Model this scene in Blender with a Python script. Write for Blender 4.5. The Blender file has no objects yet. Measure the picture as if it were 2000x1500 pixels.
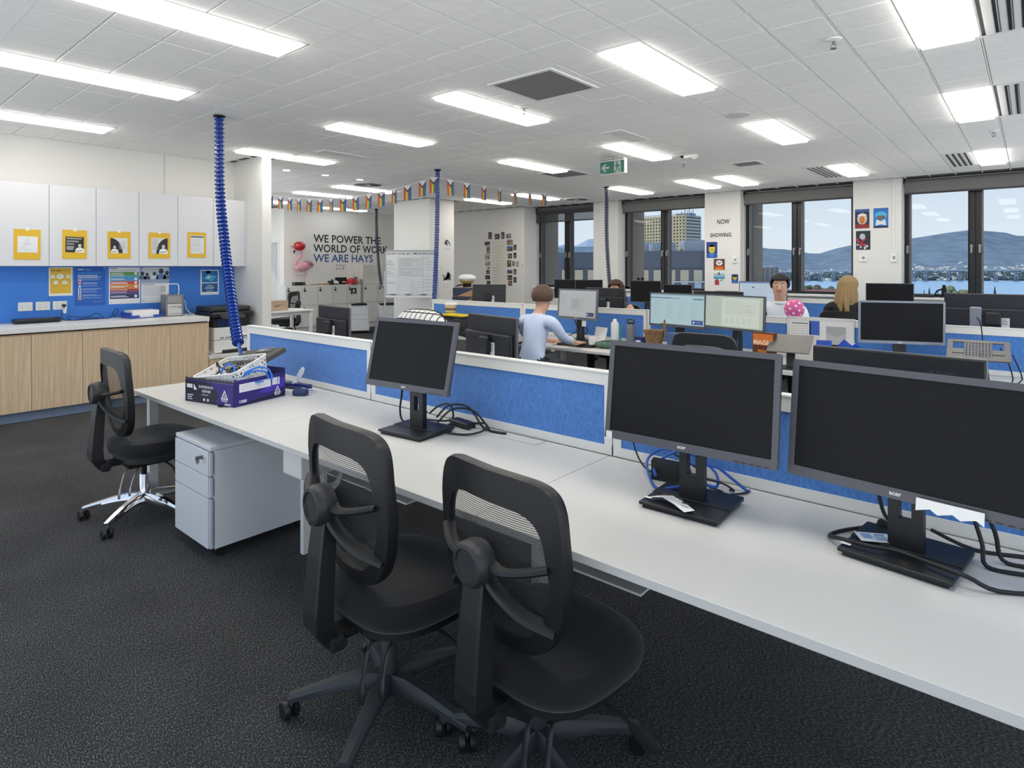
import bpy, bmesh, math, random
from mathutils import Vector, Matrix, Euler
random.seed(7)
PI = math.pi
SC = bpy.context.scene
COL = SC.collection

# ---------------------------------------------------------------- camera, sky, sun, exposure
cd = bpy.data.cameras.new('camera')
cam = bpy.data.objects.new('camera', cd); COL.objects.link(cam)
cam.location = (0, 0, 1.5)
cam.rotation_euler = (PI/2, 0, math.radians(40.5))
cd.sensor_fit = 'HORIZONTAL'; cd.sensor_width = 36.0
cd.lens = 36.0*1190/2000
cd.shift_y = (521.5-750)/2000
cd.clip_start = 0.05; cd.clip_end = 20000
SC.camera = cam

wd = bpy.data.worlds.new('sky'); SC.world = wd; wd.use_nodes = True
wn = wd.node_tree.nodes; wl = wd.node_tree.links; wn.clear()
wo = wn.new('ShaderNodeOutputWorld'); wb = wn.new('ShaderNodeBackground')
wtc = wn.new('ShaderNodeTexCoord'); wsx = wn.new('ShaderNodeSeparateXYZ'); wr = wn.new('ShaderNodeValToRGB')
wl.new(wtc.outputs['Generated'], wsx.inputs[0]); wl.new(wsx.outputs['Z'], wr.inputs['Fac'])
cr = wr.color_ramp
cr.elements[0].position = 0.0; cr.elements[0].color = (0.84, 0.87, 0.90, 1)
cr.elements[1].position = 0.9; cr.elements[1].color = (0.52, 0.63, 0.79, 1)
for p_, c_ in ((0.05, (0.78, 0.85, 0.92, 1)), (0.16, (0.64, 0.75, 0.88, 1)), (0.4, (0.56, 0.68, 0.84, 1))):
    e_ = cr.elements.new(p_); e_.color = c_
wl.new(wr.outputs['Color'], wb.inputs['Color']); wb.inputs['Strength'].default_value = 1.5
wl.new(wb.outputs[0], wo.inputs[0])

sd = bpy.data.lights.new('sun', 'SUN'); sd.energy = 3.6; sd.angle = math.radians(0.6); sd.color = (1, 0.95, 0.86)
sun = bpy.data.objects.new('sun', sd); COL.objects.link(sun)
sun.location = (-40, -60, 80); sun.rotation_euler = (math.radians(47), 0, math.radians(-76))   # from the left, a little behind the office

SC.view_settings.view_transform = 'Standard'; SC.view_settings.look = 'None'
SC.view_settings.gamma = 1.0; SC.view_settings.use_curve_mapping = False
SC.view_settings.exposure = 0.0
PANEL_L = 11.5           # radiance of the ceiling light panels

# ---------------------------------------------------------------- colour and material helpers
def lin(c):
    if isinstance(c, str):
        c = [int(c[i:i+2], 16)/255 for i in (0, 2, 4)]
    return tuple(x/12.92 if x <= 0.04045 else ((x+0.055)/1.055)**2.4 for x in c)
_M = {}
def mat(name, col, rough=0.5, metal=0.0, noise=None, bump=None, emit=None, alpha=None, trans=0.0, coat=0.0, spec=None, stretch=(1, 1, 1), sheen=0):
    """noise = (scale, amount): colour varies by amount; bump = (scale, strength)"""
    if name in _M: return _M[name]
    m = bpy.data.materials.new(name); m.use_nodes = True
    nt = m.node_tree; b = nt.nodes['Principled BSDF']; L = nt.links
    c = lin(col); b.inputs['Base Color'].default_value = (*c, 1)
    b.inputs['Roughness'].default_value = rough; b.inputs['Metallic'].default_value = metal
    if trans: b.inputs['Transmission Weight'].default_value = trans
    if coat: b.inputs['Coat Weight'].default_value = coat
    if sheen: b.inputs['Sheen Weight'].default_value = sheen
    if spec is not None: b.inputs['Specular IOR Level'].default_value = spec
    if alpha is not None: b.inputs['Alpha'].default_value = alpha
    if noise or bump:
        tc = nt.nodes.new('ShaderNodeTexCoord'); mp = nt.nodes.new('ShaderNodeMapping')
        mp.inputs['Scale'].default_value = stretch
        L.new(tc.outputs['Object'], mp.inputs[0])
    if noise:
        n = nt.nodes.new('ShaderNodeTexNoise'); n.inputs['Scale'].default_value = noise[0]; n.inputs['Detail'].default_value = 5
        L.new(mp.outputs[0], n.inputs['Vector'])
        r = nt.nodes.new('ShaderNodeValToRGB'); a = noise[1]
        r.color_ramp.elements[0].position = 0.3; r.color_ramp.elements[1].position = 0.7
        r.color_ramp.elements[0].color = (*[x*(1-a) for x in c], 1); r.color_ramp.elements[1].color = (*[min(1, x*(1+a)) for x in c], 1)
        L.new(n.outputs['Fac'], r.inputs['Fac']); L.new(r.outputs['Color'], b.inputs['Base Color'])
    if bump:
        n2 = nt.nodes.new('ShaderNodeTexNoise'); n2.inputs['Scale'].default_value = bump[0]; n2.inputs['Detail'].default_value = 4
        L.new(mp.outputs[0], n2.inputs['Vector'])
        bp = nt.nodes.new('ShaderNodeBump'); bp.inputs['Strength'].default_value = bump[1]; bp.inputs['Distance'].default_value = 0.01
        L.new(n2.outputs['Fac'], bp.inputs['Height']); L.new(bp.outputs[0], b.inputs['Normal'])
    if emit:
        b.inputs['Emission Color'].default_value = (*c, 1); b.inputs['Emission Strength'].default_value = emit
    _M[name] = m
    return m

def printmat(name='printed_ink', rough=0.55, emit=0.0, noise=0):
    """flat print: takes its inks from the mesh colour attribute"""
    if name in _M: return _M[name]
    m = bpy.data.materials.new(name); m.use_nodes = True
    nt = m.node_tree; b = nt.nodes['Principled BSDF']; L = nt.links
    a = nt.nodes.new('ShaderNodeAttribute'); a.attribute_name = 'ink'
    L.new(a.outputs['Color'], b.inputs['Base Color']); b.inputs['Roughness'].default_value = rough
    if emit:
        L.new(a.outputs['Color'], b.inputs['Emission Color']); b.inputs['Emission Strength'].default_value = emit
        b.inputs['Base Color'].default_value = (0.02, 0.02, 0.02, 1)
        for l in list(b.inputs['Base Color'].links): L.remove(l)
        b.inputs['Roughness'].default_value = 0.35
    _M[name] = m
    return m

# ---------------------------------------------------------------- object helpers
def tag(o, label=None, cat=None, group=None, kind=None):
    if label: o['label'] = label
    if cat: o['category'] = cat
    if group: o['group'] = group
    if kind: o['kind'] = kind
    return o
def thing(name, label, cat, loc=(0, 0, 0), rz=0.0, group=None, rot=None):
    o = bpy.data.objects.new(name, None); COL.objects.link(o)
    o.empty_display_size = 0.05
    o.location = loc; o.rotation_euler = rot if rot else (0, 0, rz)
    return tag(o, label, cat, group)
def copy_thing(src, loc=None, rz=None, label=None, group=None):
    def cp(o, parent):
        c = o.copy(); COL.objects.link(c); c.parent = parent
        for ch in o.children: cp(ch, c)
        return c
    r = cp(src, None)
    if loc is not None: r.location = loc
    if rz is not None: r.rotation_euler = (0, 0, rz)
    if label: r['label'] = label
    if group: r['group'] = group
    return r

class G:
    """collects solids and links them as ONE mesh object"""
    def __init__(s, M=None): s.bm = bmesh.new(); s.M = M or Matrix(); s.ink = None; s.inks = {}
    def _v(s, pts, M=None):
        M = s.M @ M if M else s.M
        return [s.bm.verts.new(M @ Vector(p)) for p in pts]
    def face(s, pts, M=None):
        v = s._v(pts, M); f = s.bm.faces.new(v); s.mark([f]); return f
    def mark(s, fs):
        if s.ink is not None:
            for f in fs: s.inks[f] = s.ink
    def box(s, c, d, rot=None, bev=0.0, seg=1, M=None):
        hx, hy, hz = d[0]/2, d[1]/2, d[2]/2
        R = Matrix.Translation(c) @ (Euler(rot).to_matrix().to_4x4() if rot else Matrix())
        if M: R = M @ R
        v = s._v([(-hx,-hy,-hz),(hx,-hy,-hz),(hx,hy,-hz),(-hx,hy,-hz),(-hx,-hy,hz),(hx,-hy,hz),(hx,hy,hz),(-hx,hy,hz)], R)
        fs = [s.bm.faces.new([v[i] for i in q]) for q in ((3,2,1,0),(4,5,6,7),(0,1,5,4),(1,2,6,5),(2,3,7,6),(3,0,4,7))]
        s.mark(fs)
        if bev:
            es = list({e for f in fs for e in f.edges})
            r = bmesh.ops.bevel(s.bm, geom=es, offset=bev, segments=seg, profile=0.5, affect='EDGES')
            s.mark(r['faces'])
        return s
    def bx(s, x0, x1, y0, y1, z0, z1, bev=0.0, seg=1):
        return s.box(((x0+x1)/2, (y0+y1)/2, (z0+z1)/2), (abs(x1-x0), abs(y1-y0), abs(z1-z0)), bev=bev, seg=seg)
    def cyl(s, p0, p1, r0, r1=None, n=16, caps=True):
        return s.loft([p0, p1], [r0, r0 if r1 is None else r1], n, caps)
    def loft(s, pts, rad, n=8, caps=True, closed=False, sq=1.0, up=None):
        """tube through pts with a radius per point; sq squashes the second axis"""
        pts = [Vector(p) for p in pts]
        if not hasattr(rad, '__len__'): rad = [rad]*len(pts)
        N = len(pts); rings = []; prev = None
        for i, p in enumerate(pts):
            if closed: t = pts[(i+1) % N]-pts[i-1]
            else: t = pts[min(i+1, N-1)]-pts[max(i-1, 0)]
            if t.length < 1e-9: t = Vector((0, 0, 1))
            t.normalize()
            if prev is None:
                a = Vector(up) if up else (Vector((0, 0, 1)) if abs(t.z) < 0.9 else Vector((1, 0, 0)))
                u = t.cross(a).normalized()
            else:
                u = prev-t*prev.dot(t)
                u = u.normalized() if u.length > 1e-6 else t.orthogonal().normalized()
            prev = u; w = t.cross(u)
            rings.append(s._v([p+(u*math.cos(2*PI*k/n)+w*math.sin(2*PI*k/n)*sq)*rad[i] for k in range(n)]))
        fs = []
        for i in range(N if closed else N-1):
            a, b = rings[i], rings[(i+1) % N]
            for k in range(n): fs.append(s.bm.faces.new((a[k], a[(k+1) % n], b[(k+1) % n], b[k])))
        if caps and not closed:
            fs.append(s.bm.faces.new(rings[0][::-1])); fs.append(s.bm.faces.new(rings[-1]))
        s.mark(fs); return s
    def tube(s, pts, r, n=8, k=4, closed=False):
        return s.loft(smooth_path(pts, k, closed), r, n, closed=closed)
    def lathe(s, prof, c=(0, 0, 0), n=24, axis='Z', M=None):
        c = Vector(c); rings = []
        for r, h in prof:
            q = []
            for k in range(n):
                a = 2*PI*k/n; x, y = r*math.cos(a), r*math.sin(a)
                q.append(c+Vector((x, y, h) if axis == 'Z' else ((x, h, y) if axis == 'Y' else (h, x, y))))
            rings.append(s._v(q, M))
        fs = []
        for a, b in zip(rings, rings[1:]):
            for k in range(n): fs.append(s.bm.faces.new((a[k], a[(k+1) % n], b[(k+1) % n], b[k])))
        if prof[0][0] > 1e-6: fs.append(s.bm.faces.new(rings[0][::-1]))
        if prof[-1][0] > 1e-6: fs.append(s.bm.faces.new(rings[-1]))
        s.mark(fs); return s
    def prism(s, poly, z0, z1, M=None):
        """poly in XY, extruded from z0 to z1 (use M to turn it)"""
        a = s._v([(x, y, z0) for x, y in poly], M); b = s._v([(x, y, z1) for x, y in poly], M); n = len(poly)
        fs = [s.bm.faces.new(a[::-1]), s.bm.faces.new(b)]
        for i in range(n): fs.append(s.bm.faces.new((a[i], a[(i+1) % n], b[(i+1) % n], b[i])))
        s.mark(fs); return s
    def ring(s, outer, inner, z0, z1, M=None):
        """frame between two outlines with the same point count"""
        n = len(outer)
        oa = s._v([(x, y, z0) for x, y in outer], M); ob = s._v([(x, y, z1) for x, y in outer], M)
        ia = s._v([(x, y, z0) for x, y in inner], M); ib = s._v([(x, y, z1) for x, y in inner], M)
        fs = []
        for i in range(n):
            j = (i+1) % n
            fs += [s.bm.faces.new((ob[i], ob[j], ib[j], ib[i])), s.bm.faces.new((oa[j], oa[i], ia[i], ia[j])),
                   s.bm.faces.new((oa[i], oa[j], ob[j], ob[i])), s.bm.faces.new((ia[j], ia[i], ib[i], ib[j]))]
        s.mark(fs); return s
    def sphere(s, c, r, n=16, m=10, sc=(1, 1, 1)):
        prof = [(max(1e-4, r*math.sin(PI*i/m)), -r*math.cos(PI*i/m)) for i in range(m+1)]
        M = Matrix.Translation(c) @ Matrix.Diagonal((*sc, 1))
        return s.lathe(prof, n=n, M=M)
    def obj(s, name, m, parent=None, smooth=False, sub=0, loc=None):
        bmesh.ops.remove_doubles(s.bm, verts=s.bm.verts, dist=1e-6) if not s.inks else None
        bmesh.ops.recalc_face_normals(s.bm, faces=s.bm.faces) if not s.inks else None
        me = bpy.data.meshes.new(name)
        if s.inks:
            lay = s.bm.loops.layers.float_color.new('ink')
            for f in s.bm.faces:
                c = s.inks.get(f, (1, 1, 1))
                for l in f.loops: l[lay] = (*c, 1)
        s.bm.to_mesh(me); s.bm.free()
        me.materials.append(m)
        if smooth:
            me.polygons.foreach_set('use_smooth', [True]*len(me.polygons))
            try: me.set_sharp_from_angle(angle=math.radians(38))
            except Exception: pass
        o = bpy.data.objects.new(name, me); COL.objects.link(o)
        if parent: o.parent = parent
        if loc is not None: o.location = loc
        if sub:
            md = o.modifiers.new('subsurf', 'SUBSURF'); md.levels = sub; md.render_levels = sub
        return o

def smooth_path(pts, k=4, closed=False):
    P = [Vector(p) for p in pts]; n = len(P); out = []
    if n < 3 and not closed: return P
    for i in range(n if closed else n-1):
        p0 = P[(i-1) % n] if closed or i > 0 else P[0]
        p1, p2 = P[i], P[(i+1) % n]
        p3 = P[(i+2) % n] if closed or i+2 < n else P[-1]
        for j in range(k):
            t = j/k
            out.append(0.5*((2*p1)+(p2-p0)*t+(2*p0-5*p1+4*p2-p3)*t*t+(3*p1-p0-3*p2+p3)*t**3))
    if not closed: out.append(P[-1])
    return out
def rrect(w, h, r, n=5, cx=0, cy=0):
    out = []
    for sx, sy, a0 in ((1, 1, 0), (-1, 1, PI/2), (-1, -1, PI), (1, -1, 1.5*PI)):
        for i in range(n+1):
            a = a0+PI/2*i/n
            out.append((cx+sx*(w/2-r)+r*math.cos(a), cy+sy*(h/2-r)+r*math.sin(a)))
    return out
def struct(name, g, m, parent=None, smooth=False):
    o = g.obj(name, m, parent, smooth)
    if parent is None: o['kind'] = 'structure'
    return o

# ---------------------------------------------------------------- flat print (posters, screens, lettering)
_T = {}
def glyphs(txt, bold=0.0):
    key = (txt, bold)
    if key not in _T:
        cu = bpy.data.curves.new('t', 'FONT'); cu.body = txt; cu.size = 1.0; cu.resolution_u = 2; cu.offset = bold; cu.fill_mode = 'FRONT'
        ob = bpy.data.objects.new('t', cu); COL.objects.link(ob)
        me = bpy.data.meshes.new_from_object(ob)
        V = [(v.co.x, v.co.y) for v in me.vertices]; Fc = [tuple(p.vertices) for p in me.polygons]
        bpy.data.objects.remove(ob); bpy.data.meshes.remove(me); bpy.data.curves.remove(cu)
        xs = [v[0] for v in V] or [0]; ys = [v[1] for v in V] or [0]
        _T[key] = ([((x-min(xs)), y) for x, y in V], Fc, max(xs)-min(xs))
    return _T[key]
class Print:
    """2-D artwork; u runs right and v up, on a sheet facing +normal"""
    STEP = 0.0004
    def __init__(s, w, h, base, t=0.0012):
        s.g = G(); s.lay = 1; s.w, s.h, s.t = w, h, t
        s.g.ink = lin(base); s.g.box((0, 0, -t/2), (w, h, t))
    def poly(s, pts, c, dz=None):
        s.g.ink = lin(c); z = s.STEP*(s.lay if dz is None else dz)
        s.g.face([(x, y, z) for x, y in pts]); return s
    def rect(s, x0, y0, x1, y1, c): return s.poly([(x0, y0), (x1, y0), (x1, y1), (x0, y1)], c)
    def disc(s, cx, cy, rx, c, ry=None, n=16, a0=0, a1=2*PI):
        ry = ry or rx; k = n if abs(a1-a0-2*PI) < 1e-6 else n+1
        pts = [(cx+rx*math.cos(a0+(a1-a0)*i/n), cy+ry*math.sin(a0+(a1-a0)*i/n)) for i in range(k)]
        if k == n+1: pts.append((cx, cy))
        return s.poly(pts, c)
    def up(s): s.lay += 1; return s
    def text(s, txt, x, y, size, c, width=None, bold=0.0, align='L'):
        V, Fc, w = glyphs(txt, bold)
        kx = size if width is None else width/max(w, 1e-6)
        if align == 'C': x -= w*kx/2
        if align == 'R': x -= w*kx
        s.g.ink = lin(c); z = s.STEP*s.lay
        vs = s.g._v([(x+a*kx, y+b*size, z) for a, b in V])
        for f in Fc:
            try: s.g.mark([s.g.bm.faces.new([vs[i] for i in f])])
            except ValueError: pass
        return s
    def lines(s, x0, x1, y, n, dy, c, h=0.006, rag=0.3):
        for i in range(n):
            s.rect(x0, y-i*dy-h/2, x1-(x1-x0)*rag*random.random(), y-i*dy+h/2, c)
        return s
    def obj(s, name, m=None, parent=None, M=None):
        if M: s.g.bm.transform(M)
        return s.g.obj(name, m or printmat(), parent)
def wallM(p, facing):
    """turn a sheet (u right, v up, normal w) so that it faces +x, -y, +y or -x at point p"""
    ax = {'+x': ((0, 1, 0), (0, 0, 1), (1, 0, 0)), '-y': ((1, 0, 0), (0, 0, 1), (0, -1, 0)),
          '+y': ((-1, 0, 0), (0, 0, 1), (0, 1, 0)), '-x': ((0, -1, 0), (0, 0, 1), (-1, 0, 0)),
          '+z': ((1, 0, 0), (0, 1, 0), (0, 0, 1))}[facing]
    R = Matrix((ax[0], ax[1], ax[2])).transposed().to_4x4()
    return Matrix.Translation(p) @ R

# ---------------------------------------------------------------- materials
WALL = mat('wall_paint', 'E6E5E1', 0.75, bump=(60, 0.03))
WHITE = mat('white_laminate', 'E4E4E1', 0.42)
DESKTOP = mat('desk_laminate', 'D0CFCB', 0.5, bump=(300, 0.01))
DOORW = mat('white_melamine', 'D9DBDF', 0.4)
FRAMEW = mat('white_aluminium', 'E2E2DE', 0.4)
TILE = mat('mineral_tile', 'FAFAF8', 0.9, noise=(22, 0.03), bump=(120, 0.12))
GRID = mat('grid_white', 'F4F4F2', 0.6)
GROOVE = mat('groove_grey', '6A6A68', 0.9)
FELT = mat('blue_felt', '4C7FC6', 0.95, noise=(60, 0.2), bump=(150, 0.25), stretch=(2.4, 2.4, 0.7), sheen=0.2)
PINB = mat('blue_pinboard', '4584DC', 0.9, noise=(90, 0.12), bump=(200, 0.15), sheen=0.2)
BLK = mat('black_plastic', '1B1C1E', 0.42, bump=(220, 0.05))
BLKM = mat('matt_black', '121214', 0.8)
CHARC = mat('charcoal_plastic', '2A2B2E', 0.45)
BEZEL = mat('monitor_bezel', '54545A', 0.4)
SCREEN = mat('dark_screen', '1F1F21', 0.4, spec=0.12)
FAB = mat('black_seat_fabric', '0E0E10', 0.95, bump=(260, 0.2), sheen=0.15)
CHROME = mat('chrome', 'D8D9DC', 0.08, 1.0)
STEEL = mat('brushed_steel', '9A9A9A', 0.32, 1.0)
GREYM = mat('grey_plastic', '8F9194', 0.5)
WINF = mat('window_frame', '17171A', 0.35)
BLIND = mat('charcoal_blind', '7C7C7A', 0.85, bump=(300, 0.1))
GLASS = None
CARD = mat('cardboard', 'A88C6B', 0.8, noise=(14, 0.08))
PAPER = mat('white_paper', 'EDEDEA', 0.7)
YEL = mat('yellow_card', 'E2B92E', 0.75)
BLUEP = mat('blue_plastic', '1F45A8', 0.35, coat=0.2)
SPINE = mat('blue_spine', '2348A0', 0.25, coat=0.4)
SPINED = mat('navy_spine', '1A2350', 0.3, coat=0.3)
CABLE = mat('black_cable', '141416', 0.5)
CABLEB = mat('blue_cable', '2C74D8', 0.4)
CABLEW = mat('white_cable', 'E0E0DE', 0.5)
SKIN = mat('skin', 'CFA088', 0.6)
KICK = mat('kick_board', '6F7F98', 0.4)

def glass_mat():
    m = bpy.data.materials.new('window_glass'); m.use_nodes = True
    nt = m.node_tree; n = nt.nodes; n.clear()
    o = n.new('ShaderNodeOutputMaterial'); mx = n.new('ShaderNodeMixShader'); t = n.new('ShaderNodeBsdfTransparent'); g = n.new('ShaderNodeBsdfGlossy')
    t.inputs['Color'].default_value = (0.78, 0.80, 0.81, 1); g.inputs['Roughness'].default_value = 0.02
    fr = n.new('ShaderNodeFresnel'); fr.inputs['IOR'].default_value = 1.45
    sc_ = n.new('ShaderNodeMath'); sc_.operation = 'MULTIPLY'; sc_.inputs[1].default_value = 0.3; nt.links.new(fr.outputs[0], sc_.inputs[0]); nt.links.new(sc_.outputs[0], mx.inputs[0]); nt.links.new(t.outputs[0], mx.inputs[1]); nt.links.new(g.outputs[0], mx.inputs[2]); nt.links.new(mx.outputs[0], o.inputs[0])
    return m
GLASS = glass_mat()

def carpet():
    m = bpy.data.materials.new('charcoal_carpet'); m.use_nodes = True
    nt = m.node_tree; b = nt.nodes['Principled BSDF']; L = nt.links; N = nt.nodes.new
    tc = N('ShaderNodeTexCoord'); mp = N('ShaderNodeMapping'); mp.inputs['Scale'].default_value = (1, 2.6, 1); mp.inputs['Rotation'].default_value = (0, 0, 0.5)
    L.new(tc.outputs['Object'], mp.inputs[0])
    a = N('ShaderNodeTexNoise'); a.inputs['Scale'].default_value = 95; a.inputs['Detail'].default_value = 7; a.inputs['Roughness'].default_value = 0.75
    L.new(mp.outputs[0], a.inputs['Vector'])
    c = N('ShaderNodeTexNoise'); c.inputs['Scale'].default_value = 2.2; c.inputs['Detail'].default_value = 3
    L.new(tc.outputs['Object'], c.inputs['Vector'])
    r = N('ShaderNodeValToRGB'); e = r.color_ramp.elements
    e[0].position = 0.38; e[0].color = (0.016, 0.016, 0.017, 1); e[1].position = 0.68; e[1].color = (0.40, 0.40, 0.395, 1)
    k = e.new(0.52); k.color = (0.062, 0.062, 0.063, 1)
    L.new(a.outputs['Fac'], r.inputs['Fac'])
    mx = N('ShaderNodeMixRGB'); mx.blend_type = 'MULTIPLY'; mx.inputs[0].default_value = 0.6
    r2 = N('ShaderNodeValToRGB'); r2.color_ramp.elements[0].position = 0.3; r2.color_ramp.elements[0].color = (0.55, 0.55, 0.55, 1); r2.color_ramp.elements[1].position = 0.7
    L.new(c.outputs['Fac'], r2.inputs['Fac']); L.new(r.outputs['Color'], mx.inputs[1]); L.new(r2.outputs['Color'], mx.inputs[2])
    L.new(mx.outputs[0], b.inputs['Base Color']); b.inputs['Roughness'].default_value = 0.97; b.inputs['Specular IOR Level'].default_value = 0.15
    bp = N('ShaderNodeBump'); bp.inputs['Strength'].default_value = 0.6; bp.inputs['Distance'].default_value = 0.006
    L.new(a.outputs['Fac'], bp.inputs['Height']); L.new(bp.outputs[0], b.inputs['Normal'])
    return m
def wood():
    m = bpy.data.materials.new('oak_laminate'); m.use_nodes = True
    nt = m.node_tree; b = nt.nodes['Principled BSDF']; L = nt.links; N = nt.nodes.new
    tc = N('ShaderNodeTexCoord'); mp = N('ShaderNodeMapping'); mp.inputs['Scale'].default_value = (26, 26, 0.7)
    L.new(tc.outputs['Object'], mp.inputs[0])
    a = N('ShaderNodeTexNoise'); a.inputs['Scale'].default_value = 3.0; a.inputs['Detail'].default_value = 8; a.inputs['Roughness'].default_value = 0.62
    L.new(mp.outputs[0], a.inputs['Vector'])
    r = N('ShaderNodeValToRGB'); e = r.color_ramp.elements
    e[0].position = 0.32; e[0].color = (*lin('C2A581'), 1); e[1].position = 0.68; e[1].color = (*lin('E2CBAC'), 1)
    L.new(a.outputs['Fac'], r.inputs['Fac']); L.new(r.outputs['Color'], b.inputs['Base Color']); b.inputs['Roughness'].default_value = 0.5
    return m
CARPET = carpet(); OAK = wood()

# ---------------------------------------------------------------- room shell
ZC = 2.885
YW = 11.15            # room face of the window piers
YG = 11.5             # window plane
fl = G(); fl.bx(-8.25, 1.1, -0.7, 11.9, -0.2, 0.0); fl.bx(-15.2, -8.25, 4.4, 11.9, -0.2, 0.0); struct('floor', fl, CARPET)
ceil = G(); ceil.bx(-8.25, 1.1, -0.7, 11.9, ZC+0.012, ZC+0.2); ceil.bx(-15.2, -8.25, 3.77, 11.9, ZC+0.012, ZC+0.2); ceiling = struct('ceiling', ceil, GROOVE)
GX0, GXS, GY0, GYS = -0.2355, 0.3187, 0.805, 0.3195
def cellx(i): return GX0-GXS*(i+0.5)      # i grows to the left
def celly(j): return GY0+GYS*(j+0.5)
taken = set()
def take(i0, i1, j0, j1):
    for i in range(i0, i1+1):
        for j in range(j0, j1+1): taken.add((i, j))

# walls
def wallbox(name, x0, x1, y0, y1, z0=0.0, z1=ZC+0.01, m=WALL):
    g = G(); g.bx(x0, x1, y0, y1, z0, z1); return struct(name, g, m)
wallbox('wall_left', -8.25, -8.1, -0.7, 3.77)
wallbox('wall_left_bulkhead', -8.1, -8.092, -0.7, 2.908, 2.36, ZC-0.004)
wallbox('wall_left_bulkhead_end', -8.1, -8.092, 2.916, 3.77, 2.36, ZC-0.004)
wallbox('wall_left_return', -8.25, -7.335, 3.77, 3.89)
wallbox('wall_sign', -13.2, -13.0, 7.2, 11.0)
wallbox('wall_photos', -13.2, -8.92, 10.88, 11.5)
wallbox('wall_column', -10.42, -9.28, 8.3, 8.98)
# door recess left of the sign wall
g = G(); g.bx(-15.0, -13.2, 7.25, 7.4, 2.12, ZC); g.bx(-15.0, -14.22, 7.25, 7.4, 0, 2.12); g.bx(-13.29, -13.2, 7.25, 7.4, 0, 2.12); struct('wall_door', g, WALL)
g = G(); g.bx(-14.17, -13.34, 7.27, 7.31, 0.01, 2.07); door = struct('door_1', g, mat('grey_door', 'BDBDB9', 0.5))
g = G(); g.bx(-14.22, -14.17, 7.235, 7.33, 0, 2.12); g.bx(-13.34, -13.29, 7.235, 7.33, 0, 2.12); g.bx(-14.17, -13.34, 7.235, 7.33, 2.07, 2.12); g.obj('door_frame', FRAMEW, door)
g = G(); g.cyl((-14.08, 7.27, 1.02), (-14.08, 7.21, 1.02), 0.012, n=10); g.cyl((-14.08, 7.22, 1.02), (-13.95, 7.22, 1.02), 0.01, n=8); g.cyl((-14.08, 7.27, 1.02), (-14.08, 7.262, 1.02), 0.03, n=14); g.obj('door_handle', STEEL, door)
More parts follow.
